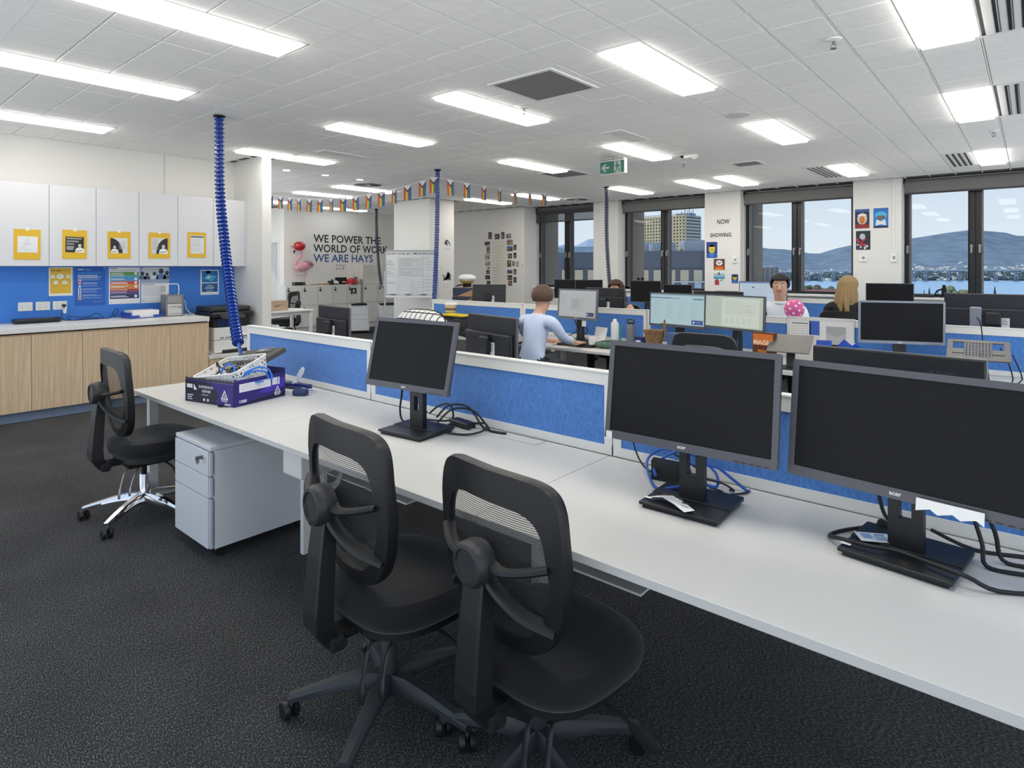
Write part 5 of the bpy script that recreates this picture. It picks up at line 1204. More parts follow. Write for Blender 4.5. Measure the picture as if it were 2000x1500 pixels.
t = thing('teal_book', 'teal booklet leaning beside the white notebook', 'book', (-3.18, 5.34, DZ), rz=-.25)
g = G(); g.box((0, 0, .1), (.13, .015, .2), rot=(-.15, 0, 0), bev=.002); g.obj('book_cover', mat('teal_print', '2E8A94', .5), t)
t = thing('camouflage_pouch', 'green leaf-patterned pouch lying beside the mug', 'bag', (-3.12, 5.03, DZ), rz=.3)
g = G(); g.sphere((0, 0, .035), .09, 16, 10, (1.2, .7, .4)); g.obj('pouch_body', mat('leaf_cloth', '4E6A58', .8, noise=(28, .55)), t, smooth=True)
g = G(); g.tube([(-.1, 0, .04), (-.03, -.02, .07), (.05, 0, .072), (.1, .01, .04)], .004, 6); g.obj('pouch_strap', CHARC, t)
t = thing('navy_box', 'small navy box right of the grey water bottle', 'box', (-2.86, 5.26, DZ), rz=-.2)
g = G(); g.box((0, 0, .055), (.11, .09, .11), bev=.003); g.obj('box_body', mat('box_navy', '1B2A5E', .5), t)
P = Print(.06, .02, 'DCE2F0', .0005); P.obj('box_label', None, t, wallM((0, -.0458, .07), '-y'))
t = thing('planter_basket', 'tapered woven basket with an orange base between the bottles and the lit screens', 'basket', (-2.62, 5.06, DZ))
g = G(); g.lathe([(.05, 0), (.055, .01), (.095, .2), (.1, .205), (.088, .2), (.05, .015), (.001, .012)], n=28); g.obj('basket_body', mat('woven_brown', '8A6A48', .85, noise=(60, .35)), t, smooth=True)
g = G(); g.lathe([(.054, .004), (.07, .075), (.072, .075), (.056, .002)], n=28); g.obj('orange_base', mat('orange_glaze', 'D8702E', .5, noise=(20, .4)), t, smooth=True)
g = G(); g.tube([(.09, 0, .19), (.1, 0, .28), (.105, 0, .3), (.11, 0, .2), (.09, 0, .12)], .007, 8); g.obj('basket_handle', mat('woven_brown', '8A6A48'), t)
t = thing('blue_carton', 'small slate blue box under the left lit monitor', 'box', (-2.44, 5.10, DZ))
g = G(); g.box((0, 0, .095), (.1, .1, .19), bev=.003); g.obj('box_body', mat('slate_blue', '46597E', .5), t)
t = thing('snack_box', 'upright orange and brown snack box below the right lit monitor', 'box', (-1.62, 4.99, DZ), rz=-.1)
g = G(); g.box((0, 0, .13), (.17, .06, .26)); g.obj('box_body', mat('snack_brown', '5A2E16', .45), t)
P = Print(.168, .255, '5A2E16', .0005); P.rect(-.08, .03, .08, .12, 'D8742A').up(); P.text('MAGIC', -.075, .035, .05, 'F2E2C8', width=.15, bold=.03); P.text('mix', -.04, -.03, .05, 'E88A34', bold=.02); P.rect(-.08, -.12, .08, -.06, 'D8742A'); P.obj('box_print', None, t, wallM((0, -.0306, .13), '-y'))
cD = copy_thing(cB, (-1.86, 4.52, 0), rad(2), 'black mesh chair back in front of the two lit monitors')
t = thing('laptop_riser', 'plain grey sloped laptop riser right of the lit monitors', 'stand', (-1.42, 4.96, DZ), rz=.12)
RIS = mat('riser_grey', '5E5C58', .45)
g = G(); g.box((0, 0, .19), (.30, .27, .008), rot=(.42, 0, 0), bev=.002); g.obj('riser_plate', RIS, t)
g = G(); g.box((0, .04, .1), (.06, .012, .2), rot=(-.2, 0, 0)); g.box((0, 0, .005), (.2, .2, .01)); g.obj('riser_foot', CHARC, t)
t = thing('perforated_riser', 'grey laptop riser with square holes and a round foot at the right', 'stand', (-0.27, 5.0, DZ), rz=.05)
g = G(Matrix.Translation((0, 0, .235)) @ Matrix.Rotation(.38, 4, 'X'))
g.box((-.15, 0, 0), (.03, .27, .008)); g.box((.15, 0, 0), (.03, .27, .008)); g.box((0, .12, 0), (.28, .03, .008)); g.box((0, -.115, 0), (.28, .04, .008))
for i in range(9): g.box((-.068+.017*i, 0, 0), (.0075, .22, .006))
for j in range(8): g.box((0, -.08+.026*j, 0), (.15, .011, .006))
for sx in (-1, 1): g.box((sx*.105, -.02, 0), (.06, .06, .007)); g.box((sx*.105, -.09, 0), (.06, .05, .007))
g.obj('riser_plate', RIS, t)
g = G(); g.cyl((0.05, .03, .012), (0.02, .06, .22), .016, n=12); g.lathe([(.11, 0), (.112, .012), (.1, .02), (.02, .03), (.001, .03)], c=(.05, .03, 0), n=28); g.obj('riser_foot', CHARC, t, smooth=True)
cab('riser_leads', 'thin black leads on the desk beside the perforated riser', [[(-.16, 5.1, Z+.25), (-.12, 5.15, Z+.15), (-.1, 5.1, Z+.03), (-.2, 5.0, Z+.006), (-.05, 4.93, Z+.006)], [(-.1, 5.2, Z+.2), (-.05, 5.15, Z+.05), (-.12, 5.05, Z+.006), (.05, 5.0, Z+.006)], [(-.3, 5.45, Z+.42), (-.28, 5.5, Z+.36), (-.27, 5.5, Z+.2), (-.29, 5.42, Z+.1)]], (-.15, 5.1, Z), r=.004)
t = thing('acrylic_organiser', 'bright blue see-through desk organiser beside the plain riser', 'organiser', (-1.10, 5.06, DZ), rz=.2)
ACR = mat('blue_acrylic', '1E55C8', .1, alpha=.75)
for k, (x, y, w, h, r) in enumerate(((-.1, 0, .1, .22, 0), (0.0, .02, .1, .17, 0), (.1, .0, .12, .13, 0))):
    g = G(); g.box((x, y-.05, h/2), (w, .004, h)); g.box((x, y+.05, h/2), (w, .004, h)); g.box((x-w/2, y, h/2), (.004, .1, h)); g.box((x+w/2, y, h/2), (.004, .1, h)); g.box((x, y, .003), (w, .1, .005)); g.obj('organiser_bin', ACR, t)
g = G(); g.box((.04, -.02, .16), (.12, .004, .12), rot=(.2, .7, 0)); g.box((.1, -.02, .15), (.1, .004, .1), rot=(.2, -.7, 0)); g.obj('folded_sheet', ACR, t)
t = thing('paper_display', 'white board of pinned sheets hung over the middle-row screen', 'board', (-1.36, 5.572, 0))
P = Print(.52, .36, 'DAD9D6', .004); P.rect(-.24, -.12, -.07, .14, 'E6E6E3').rect(.0, -.17, .25, .15, 'E4E3E0').rect(-.08, .03, .0, .15, '3A66B8'); P.up(); P.lines(-.22, -.09, .1, 10, .021, 'B2B4B4', .003, 0)
for k in range(5): P.rect(-.22+.03*k, -.1, -.218+.03*k, .11, 'C0C2C2')
P.rect(-.22, .12, -.09, .128, '55585A'); P.rect(.05, -.11, .2, .11, 'A9ABAB').up().poly([(.05, .06), (.125, .02), (.2, .06), (.2, -.11), (.05, -.11)], 'B9BBBB').rect(.08, -.16, .15, -.04, 'C9CBCB'); P.up().poly([(.09, -.05), (.13, -.1), (.13, -.13), (.09, -.13)], '2C58B0'); P.disc(-.02, -.1, .02, 'C4C5C4').disc(-.02, -.1, .015, 'DAD9D6')
P.obj('sheet_board', None, t, wallM((0, 0, .895), '-y'))
g = G(); g.bx(-.26, .26, -.004, .048, 1.066, 1.07); g.obj('board_hook', FRAMEW, t)
t = thing('desk_keyboard', 'black keyboard under the hands of the person in the pale shirt', 'keyboard', (-3.42, 5.0, DZ), rz=.05)
g = G(); g.box((0, 0, .01), (.40, .14, .016), bev=.004); g.obj('keyboard_case', BLK, t)
g = G()
for i in range(14):
    for j in range(4): g.box((-.18+.0275*i, -.045+.029*j, .021), (.022, .022, .006))
o = g.obj('keys', CHARC, t); o['kind'] = 'stuff'
cab('monitor_leads', 'black leads looping below the small lit monitor', [[(-3.72, 5.35, 1.0), (-3.75, 5.45, .9), (-3.7, 5.45, .8), (-3.6, 5.42, .735)], [(-3.6, 5.35, .98), (-3.7, 5.48, .85), (-3.82, 5.44, .76), (-3.9, 5.4, .735)], [(-3.66, 5.35, .96), (-3.6, 5.46, .82), (-3.75, 5.46, .74)]], (-3.7, 5.4, Z), r=.005)
t = thing('sticky_note', 'yellow-white sticky note hanging under the small lit monitor', 'note', (-3.47, 5.19, .955))
g = G(); g.box((0, 0, -.03), (.05, .002, .06)); g.obj('note_sheet', PAPER, t)
# left end of the middle row
t = thing('jacket', 'black jacket heaped on the left end of the middle row', 'jacket', (-5.05, 5.02, DZ), rz=-.1)
g = G()
rnd = random.Random(3)
for x, y, z, r, s in ((-.25, .05, .06, .16, .5), (0, 0, .08, .2, .5), (.22, -.05, .05, .15, .5), (.05, .1, .10, .14, .6), (.38, -.12, .04, .14, .45)):
    g.sphere((x, y, z), r, 18, 10, (1.25, .9, s))
for v in g.bm.verts: v.co += Vector((rnd.uniform(-.012, .012), rnd.uniform(-.012, .012), rnd.uniform(-.01, .012))); v.co.z = max(v.co.z, .002)
g.obj('jacket_body', mat('jacket_cloth', '0F0F11', .9), t, smooth=True)
g = G(); g.box((-.05, -.19, .06), (.07, .004, .035), rot=(.3, 0, 0)); g.obj('jacket_label', PAPER, t)
t = thing('yellow_folder', 'yellow folder lying on the black jacket', 'folder', (-5.42, 5.30, DZ+.185), rz=.1)
g = G(); g.box((0, 0, .0), (.32, .2, .02), rot=(0, .03, 0), bev=.004); g.obj('folder_cover', mat('folder_yellow', 'E8C81E', .5), t)
g = G(); g.box((-.02, 0, -.09), (.28, .17, .16)); g.obj('folder_stack', mat('dark_stack', '1C1C1F', .8), t)
t = thing('takeaway_cup', 'tall banded cup at the left end of the middle-row screen', 'cup', (-5.62, 5.38, DZ))
g = G(); g.lathe([(.04, 0), (.045, .005), (.075, .30), (.06, .3), (.035, .01), (.001, .008)], n=24); g.obj('cup_body', mat('cup_cream', 'C8B892', .7), t, smooth=True)
for k in range(4):
    z = .07+.055*k; r0 = .0452+.0300*z/.3
    g = G(); g.lathe([(r0+.003, z), (r0+.006, z+.012), (r0+.004, z+.026)], n=24); g.obj('cup_band', mat('cup_dark_band', '6B5A40', .7), t, smooth=True)
g = G(); g.lathe([(.078, .30), (.078, .315), (.06, .33), (.001, .332)], n=24); g.obj('cup_lid', PAPER, t, smooth=True)
pedestal(-4.2, 5.2, 'grey-white pedestal under the middle-row desk beside the pale-shirted person', w=.4, d=.5, z1=.56, keys=False)
t = thing('check_cushion', 'big white cushion with a black grid check, seen above the small monitor', 'cushion', (-4.34, 3.72, .78), rot=(-.25, 0, rad(-3)))
def checkmat():
    m = bpy.data.materials.new('check_cloth'); m.use_nodes = True; nt = m.node_tree; b = nt.nodes['Principled BSDF']; N = nt.nodes.new; L = nt.links
    tc = N('ShaderNodeTexCoord'); sx = N('ShaderNodeSeparateXYZ'); L.new(tc.outputs['Object'], sx.inputs[0])
    outs = []
    for ax in ('X', 'Z'):
        a = N('ShaderNodeMath'); a.operation = 'FRACT'; mu = N('ShaderNodeMath'); mu.operation = 'MULTIPLY'; mu.inputs[1].default_value = 14; L.new(sx.outputs[ax], mu.inputs[0]); L.new(mu.outputs[0], a.inputs[0])
        l = N('ShaderNodeMath'); l.operation = 'LESS_THAN'; l.inputs[1].default_value = .16; L.new(a.outputs[0], l.inputs[0]); outs.append(l)
    mx = N('ShaderNodeMath'); mx.operation = 'MAXIMUM'; L.new(outs[0].outputs[0], mx.inputs[0]); L.new(outs[1].outputs[0], mx.inputs[1])
    r = N('ShaderNodeValToRGB'); r.color_ramp.elements[0].color = (.8, .8, .78, 1); r.color_ramp.elements[1].color = (.02, .02, .025, 1); L.new(mx.outputs[0], r.inputs[0]); L.new(r.outputs[0], b.inputs['Base Color']); b.inputs['Roughness'].default_value = .9
    return m
g = G(); prof = []
n = 40
for k in range(9):
    a = -PI/2+PI*k/8; rr = max(.01, math.cos(a)**.55); yy = .11*math.sin(a)
    prof.append(g._v([(rr*.39*math.copysign(abs(math.cos(2*PI*i/n))**.6, math.cos(2*PI*i/n)), yy, rr*.33*math.copysign(abs(math.sin(2*PI*i/n))**.6, math.sin(2*PI*i/n))) for i in range(n)]))
for a, b in zip(prof, prof[1:]):
    for i in range(n): g.bm.faces.new((a[i], a[(i+1) % n], b[(i+1) % n], b[i]))
g.bm.faces.new(prof[0][::-1]); g.bm.faces.new(prof[-1]); g.obj('cushion_cover', checkmat(), t, smooth=True)
g = G(); g.loft([(.39*math.copysign(abs(math.cos(2*PI*i/n))**.6, math.cos(2*PI*i/n)), 0, .33*math.copysign(abs(math.sin(2*PI*i/n))**.6, math.sin(2*PI*i/n))) for i in range(n)], .008, 6, closed=True); g.obj('cushion_piping', BLKM, t)
cE = copy_thing(cB, (-4.34, 3.66, 0), rad(176), 'black mesh chair holding the check cushion behind the first desks')

# ---------------------------------------------------------------- boxes with a cap, by the photo wall
for k in range(4):
    t = thing('archive_box', ['lowest navy and tan box of the stack by the photo wall', 'second navy and tan box from the bottom of the stack by the photo wall', 'third navy and tan box of the stack, below the top one', 'topmost navy and tan box, under the white cap'][k], 'box', (-6.02+.01*(k % 2), 6.08, DZ+.001+.124*k), rz=.1+.12*(k % 2), group='stacked navy and tan boxes')
    g = G(); g.box((0, 0, .06), (.34, .24, .118), bev=.002); g.obj('box_body', mat('box_tan', 'B08A5E', .7), t)
    P = Print(.336, .114, '26344E', .0005); P.poly([(-.1, -.057), (.168, -.057), (.168, .04)], 'B08A5E'); P.obj('box_print', None, t, wallM((0, -.1206, .06), '-y'))
t = thing('captain_cap', 'white peaked cap with a black and gold band on the stacked boxes', 'cap', (-6.02, 6.08, DZ+.50), rz=-.5)
g = G(); g.lathe([(.06, 0), (.06, .06), (.001, .062)], n=20); g.obj('cap_stand', BLKM, t)
g = G(); g.lathe([(.085, .055), (.09, .09), (.125, .12), (.12, .15), (.07, .175), (.001, .18)], n=28); g.obj('cap_crown', PAPER, t, smooth=True)
g = G(); g.lathe([(.0865, .055), (.0915, .09), (.088, .092), (.083, .055)], n=28); g.obj('cap_band', mat('cap_gold', '8C7418', .5), t)
g = G(); g.prism([(.1*math.cos(a), -.06-.10*math.sin(a)) for a in [PI*i/12 for i in range(13)]], .05, .056, Matrix.Rotation(.25, 4, 'X')); g.obj('cap_peak', BLKM, t)
g = G(); g.cyl((0, -.095, .1), (0, -.105, .103), .02, n=12); g.obj('cap_badge', mat('cap_gold', '8C7418'), t)

# ---------------------------------------------------------------- lettered wall, lockers, flamingo, whiteboard
t = thing('wall_lettering', 'large black and blue slogan letters on the far left wall', 'sign', (-12.998, 9.0, 1.9))
for k, (txt, z, w_, c) in enumerate((('WE POWER THE', 2.095, 1.97, '2B2D31'), ('WORLD OF WORK', 1.86, 2.20, '2B2D31'), ('WE ARE HAYS', 1.625, 1.72, '3B6296'))):
    P = Print(.001, .001, c, .0005); P.text(txt, 0, 0, .262, c, width=w_, bold=.018); P.obj('letters', None, t, wallM((0, 7.948-9.0, z-1.9), '+x'))
t = thing('wall_notice', 'small white safety notice with black arrows under the slogan', 'notice', (-12.997, 8.70, 1.5))
P = Print(.29, .17, 'E2E2DF', .001); 
for sx in (-1, 1):
    for sy in (-1, 1): P.poly([(-.07+sx*.05, sy*.055), (-.07+sx*.05, sy*.02), (-.07+sx*.015, sy*.055)], '222222')
P.lines(.01, .13, .05, 3, .02, '77797C', .006); P.rect(.06, -.06, .08, -.01, '222222'); P.obj('notice_sheet', None, t, wallM((0, 0, 0), '+x'))
LW = mat('locker_white', 'DBDBD8', .5)
def locker(x, y0, y1, z0, z1, label, rows, cols, split=None):
    t = thing('locker_bank', label, 'lockers', (x, (y0+y1)/2, 0)); w = y1-y0
    g = G(); g.bx(-.385, -.022, -w/2, w/2, z0, z1); g.bx(-.38, -.05, -w/2+.01, w/2-.01, 0, z0); g.obj('locker_body', LW, t)
    for i in range(cols):
        for j in range(rows):
            a = -w/2+w*i/cols; b = a+w/cols
            zz = [z0, split, z1] if rows == 2 else [z0, z1]
            g = G(); g.bx(-.02, 0, a+.004, b-.004, zz[j]+.004, zz[j+1]-.004, bev=.002); d = g.obj('locker_door', LW, t)
            g = G(); g.cyl((0, a+.06, zz[j+1]-.06), (.02, a+.06, zz[j+1]-.06), .014, n=12); g.cyl((0, a+.06, zz[j+1]-.11), (.03, a+.06, zz[j+1]-.11), .022, n=12); g.box((.03, a+.06, zz[j+1]-.115), (.012, .02, .045)); g.obj('locker_lock', CHARC, d)
    return t
locker(-12.6, 7.02, 9.015, .13, 1.075, 'long low bank of white lockers below the slogan', 2, 5, .62)
locker(-12.6, 9.08, 9.95, .13, 1.075, 'short bank of white lockers at the right, under the tall cupboard', 2, 2, .62)
g = G(); g.bx(-12.98, -12.62, 9.08, 9.95, 1.08, 1.55, bev=.003); t = g.obj('marble_box', mat('marble_panel', 'D9D7D0', .4, noise=(4, .12))); tag(t, 'pale marble-patterned cupboard standing on the short locker bank', 'cupboard')
g = G(); g.bx(-12.66, -12.6, 9.025, 9.075, 0.02, 1.2, bev=.004); g.bx(-12.66, -12.58, 9.025, 9.075, 0, .02); t = g.obj('steel_post', mat('post_tan', '9A948A', .5)); tag(t, 'thin tan post standing between the two locker banks', 'post')
t = thing('locker_sign', 'black square sign with a white diamond on the locker front', 'sign', (-12.597, 8.80, .912))
P = Print(.16, .15, '232428', .001); P.poly([(0, .05), (.035, .01), (0, -.03), (-.035, .01)], 'E4E4E2').rect(-.05, -.06, .05, -.045, 'C8C8C6'); P.obj('sign_sheet', None, t, wallM((0, 0, 0), '+x'))
PK = mat('flamingo_pink', 'D69AA6', .45, coat=.3); RED = mat('gloss_red', 'B01E24', .2, coat=.6)
t = thing('flamingo', 'pink flamingo ornament with a glossy red helmet on the lockers', 'ornament', (-12.8, 7.588, 1.078))
g = G(); g.loft(smooth_path([(0, -.22, .42), (0, -.12, .42), (0, 0, .43), (0, .12, .45), (0, .21, .43)], 5), [.03, .055, .075, .085, .09, .095, .1, .105, .105, .105, .1, .1, .095, .085, .075, .06, .05, .04, .03, .02, .01], 16, sq=1.05); g.obj('flamingo_body', PK, t, smooth=True)
g = G(); g.loft(smooth_path([(0, -.18, .44), (0, -.21, .52), (0, -.12, .62), (0, -.07, .74), (0, -.11, .85), (0, -.16, .88)], 5), [.038]*6+[.026]*10+[.03]*10, 12); g.obj('flamingo_neck', PK, t, smooth=True)
g = G(); g.loft([(0, .05, .50), (0, .15, .50), (0, .24, .46)], [.09, .075, .02], 12, sq=.8); g.obj('flamingo_wing', mat('flamingo_deep', 'B87A8E', .5), t, smooth=True)
g = G(); g.sphere((0, -.15, .88), .05, 14, 8); g.loft([(0, -.19, .87), (0, -.24, .82), (0, -.245, .77)], [.025, .02, .012], 10); g.obj('flamingo_head', PK, t, smooth=True)
g = G(); g.loft([(0, -.235, .80), (0, -.255, .76), (0, -.235, .725)], [.022, .018, .004], 10); g.obj('beak', BLKM, t)
g = G(); g.sphere((0, -.12, .90), .13, 20, 12, (.9, 1.1, .85)); g.box((0, -.27, .885), (.12, .12, .012), bev=.004); g.obj('red_helmet', RED, t, smooth=True)
g = G(); g.cyl((0, 0, 0.004), (0, 0, .36), .008, n=8); g.tube([(0, .02, .36), (0, .06, .22), (0, -.08, .225), (0, -.22, .235)], .007, 8, 3); g.obj('flamingo_legs', PK, t, smooth=True)
g = G(); g.lathe([(.08, 0), (.08, .008), (.001, .01)], n=24); g.obj('ornament_foot', CHARC, t)
t = thing('black_case', 'small black case at the left end of the locker top', 'case', (-12.75, 7.42, 1.078)); g = G(); g.box((0, 0, .04), (.14, .26, .075), bev=.006); g.obj('case_body', BLK, t); g = G(); g.box((.071, .08, .05), (.004, .03, .02)); g.obj('case_latch', GREYM, t)
t = thing('wooden_sticks', 'two long wooden sticks lying on the locker top', 'stick', (-12.72, 7.90, 1.079)); g = G(); g.cyl((.05, -.25, .012), (-.02, .3, .03), .01, n=8); g.cyl((.0, -.22, .012), (.06, .27, .012), .01, n=8); g.obj('stick', mat('stick_wood', 'A88A64', .6), t)
t = thing('desk_telephone', 'black desk telephone and white pad on the locker top', 'telephone', (-12.75, 8.28, 1.078)); g = G(); g.box((0, -.02, .045), (.14, .10, .03), rot=(0, .5, 0), bev=.004); g.box((0, 0, .012), (.18, .24, .02), bev=.004); g.obj('phone_body', BLK, t); g = G(); g.box((.03, .0, .065), (.05, .05, .12), rot=(0, -.3, 0), bev=.01); g.obj('handset', CHARC, t); g = G(); g.box((.05, .09, .05), (.08, .10, .06), rot=(0, .4, 0)); g.obj('white_pad', PAPER, t)
t = thing('black_folder', 'black folder propped behind the red hard hat on the locker top', 'folder', (-12.8, 8.58, 1.078)); g = G(); g.box((0, 0, .085), (.05, .30, .165), rot=(0, -.2, 0), bev=.003); g.obj('folder_body', BLKM, t); P = Print(.1, .025, 'DDDDDD', .0005); P.obj('folder_label', None, t, Matrix.Translation((.034, .06, .06)) @ Matrix.Rotation(-.2, 4, 'Y') @ wallM((0, 0, 0), '+x'))
t = thing('hard_hat', 'red hard hat lying on the locker top', 'helmet', (-12.72, 8.82, 1.08)); g = G(); g.lathe([(.15, 0), (.155, .01), (.135, .03), (.12, .09), (.07, .14), (.001, .155)], n=28); g.box((.1, 0, .012), (.14, .16, .012), bev=.004); g.obj('hat_shell', RED, t, smooth=True); g = G(); g.box((0, 0, .12), (.2, .03, .06), bev=.012); g.obj('hat_ridge', RED, t, smooth=True)
t = thing('knife_block', 'black and white rack of upright tools on the locker end', 'rack', (-12.72, 8.965, 1.078))
for k in range(4):
    g = G(); g.box((0, -.03+.02*k, .09), (.05, .013, .175), bev=.003); g.obj('rack_slot', BLKM if k % 2 == 0 else PAPER, t)
# whiteboard on its stand
t = thing('whiteboard', 'mobile whiteboard filled with a hand-drawn sales table', 'whiteboard', (-9.46, 7.97, 0), rz=rad(40.5))
P = Print(1.0, .86, 'D9DDE0', .012)
for txt, x, w_ in (('GLORY', -.49, .2), ('GOAL', -.28, .17), ('$1.1M', -.09, .2), ('5%', .13, .08), ('EACH', .22, .16), ('DAY', .39, .12)): P.text(txt, x, .355, .055, '26282C', width=w_, bold=.02)
P.rect(-.5, .415, .5, .43, '8C9094')
for k in range(11): P.rect(-.26, .28-.034*k, .24, .2835-.034*k, '5E6266')
for k in range(9): P.rect(-.26+.0625*k, -.08, -.2575+.0625*k, .28, '6A6E72')
P.rect(-.26, -.42, -.256, .32, '6A6E72').rect(.24, -.42, .244, .32, '6A6E72').rect(-.0, -.42, .003, -.1, '6A6E72').rect(-.5, -.08, .5, -.077, '6A6E72').rect(.0, -.2, .24, -.197, '6A6E72').rect(.0, -.25, .24, -.247, '6A6E72').rect(.0, -.3, .24, -.297, '6A6E72')
for txt, y in (('ACTUAL', .22), ('BUDGET', .185), ('PREDICTED', .145), ('LEADS', .0), ('COVERAGE', -.035), ('RESERVATIONS', -.22)): P.text(txt, -.485, y, .026, '4A4D52', bold=.01)
P.lines(-.48, -.3, .1, 2, .03, '8A8E92', .004); P.lines(-.24, .2, .27, 10, .034, '9A9EA2', .006, .9); P.text('NEXT', .27, .27, .025, '6A6D72'); P.lines(.27, .46, .2, 4, .05, '8A8E92', .005); P.lines(.27, .42, -.15, 4, .07, '7A7E82', .007); P.lines(-.23, -.05, -.12, 5, .06, 'A2A6AA', .004); P.lines(.02, .2, -.33, 3, .035, 'C09088', .004)
P.obj('board_sheet', None, t, wallM((0, 0, 1.395), '-y'))
g = G(); g.ring(rrect(1.03, .89, .01, 2), rrect(1.0, .86, .002, 2), -.016, .006, wallM((0, 0, 1.395), '-y')); g.obj('board_frame', mat('alu_frame', 'B4B8BC', .35, .5), t)
g = G(); g.box((0, -.04, .935), (1.0, .07, .012), bev=.003); g.obj('pen_tray', mat('alu_frame', 'B4B8BC'), t)
for s in (-1, 1):
    g = G(); g.box((s*.53, .005, .72), (.03, .03, 1.4)); g.box((s*.53, 0, .05), (.04, .5, .03)); g.obj('stand_leg', mat('alu_frame', 'B4B8BC'), t)
    for v in (-1, 1):
        g = G(); g.sphere((s*.53, v*.22, .025), .025, 10, 8); g.obj('stand_castor', BLKM, t, smooth=True)
for k in range(6):
    g = G(); x = -.4+.15*k; g.cyl((x, -.045, .948), (x+.1, -.045, .948), .008, n=8); g.obj('marker', [CHARC, PAPER][k % 2], t)
g = G(); g.prism([(-.5+i*.1, -.03-.015*(i % 2)) for i in range(11)]+[(.5, .0), (-.5, .0)], -.001, .001, wallM((0, -.076, .93), '-y')); g.obj('paper_frill', PAPER, t)
def pcol(P, w, h):
    for k in range(9): P.poly([(-w*.4+w*.8*random.random(), -h*.1+h*.45*random.random()) for _ in range(3)], random.choice(['8A8C90', 'A8AAAE', '6C6E72', 'C0C2C4']))
    P.lines(-w*.35, w*.3, -h*.25, 3, h*.06, 'B4B6BA', .006)
for lab, y0, z1, y1, z0 in (('upper grey line drawing sheet on the free-standing column', 8.638, 2.129, 8.946, 1.818), ('lower grey line drawing sheet on the free-standing column', 8.61, 1.495, 8.946, 1.02)):
    poster('drawing_sheet', y0, z1, y1, z0, 'E6E6E4', lab, pcol, x=-9.277)

# floor pieces near the lockers and in the hall
pedestal(-11.75, 8.35, 'white pedestal near the lockers with dark folders on it, left one', rz=rad(60), w=.42, d=.5, z1=.62, keys=False)
pedestal(-11.35, 8.85, 'white pedestal near the lockers, right one of the pair', rz=rad(60), w=.42, d=.5, z1=.62, keys=False)
for k, (x, y) in enumerate(((-11.75, 8.35), (-11.35, 8.85))):
    t = thing('binder', ['dark binders lying on the left pedestal near the lockers', 'dark binders lying on the right pedestal near the lockers'][k], 'binder', (x, y, .622), rz=rad(60)); g = G(); g.box((0, 0, .02), (.34, .24, .035), bev=.004); g.obj('binder_cover', BLKM, t); g = G(); g.box((.03, -.02, .045), (.22, .18, .012), bev=.003); g.obj('binder_pages', CHARC, t)
t = thing('hall_table', 'small white table in the hall carrying a cardboard box', 'table', (-10.35, 5.62, 0), rz=rad(8))
g = G(); g.box((0, 0, .705), (.62, 1.1, .03), bev=.003); g.obj('table_top', WHITE, t)
for sx in (-1, 1):
    for sy in (-1, 1):
        g = G(); g.box((sx*.27, sy*.5, .345), (.045, .045, .69)); g.obj('table_leg', FRAMEW, t)
g = G(); g.box((.0, .0, .66), (.5, .96, .06)); g.obj('table_apron', FRAMEW, t)
t = thing('cardboard_box', 'cardboard box with a dark curved swoosh on the hall table', 'box', (-10.32, 5.52, .721), rz=rad(8))
g = G(); g.box((0, 0, .09), (.26, .42, .18), bev=.002); g.obj('box_body', mat('carton_tan', 'B8A48C', .8), t)
P = Print(.40, .17, 'B8A48C', .0005); P.poly([(-.09, .01), (-.07, -.015), (-.03, -.02), (.09, .03), (-.03, .0), (-.07, .0)], '5A4C40'); P.obj('box_print', None, t, wallM((.1306, 0, .09), '+x'))
cF = copy_thing(cB, (-11.45, 6.4, 0), rad(125), 'black task chair in the hall seen side-on beside the lockers')
t = thing('rolled_bag', 'black bag lying under the white hall table', 'bag', (-10.5, 5.75, 0), rz=rad(95)); g = G(); g.loft([(-.3, 0, .2), (-.28, 0, .2), (.2, 0, .2), (.25, 0, .2)], [.13, .18, .18, .12], 18); g.box((0, 0, .05), (.5, .26, .1), bev=.03); g.obj('bag_body', FAB, t, smooth=True); g = G(); g.box((0.05, -.182, .2), (.12, .004, .03)); g.obj('bag_tag', PAPER, t)

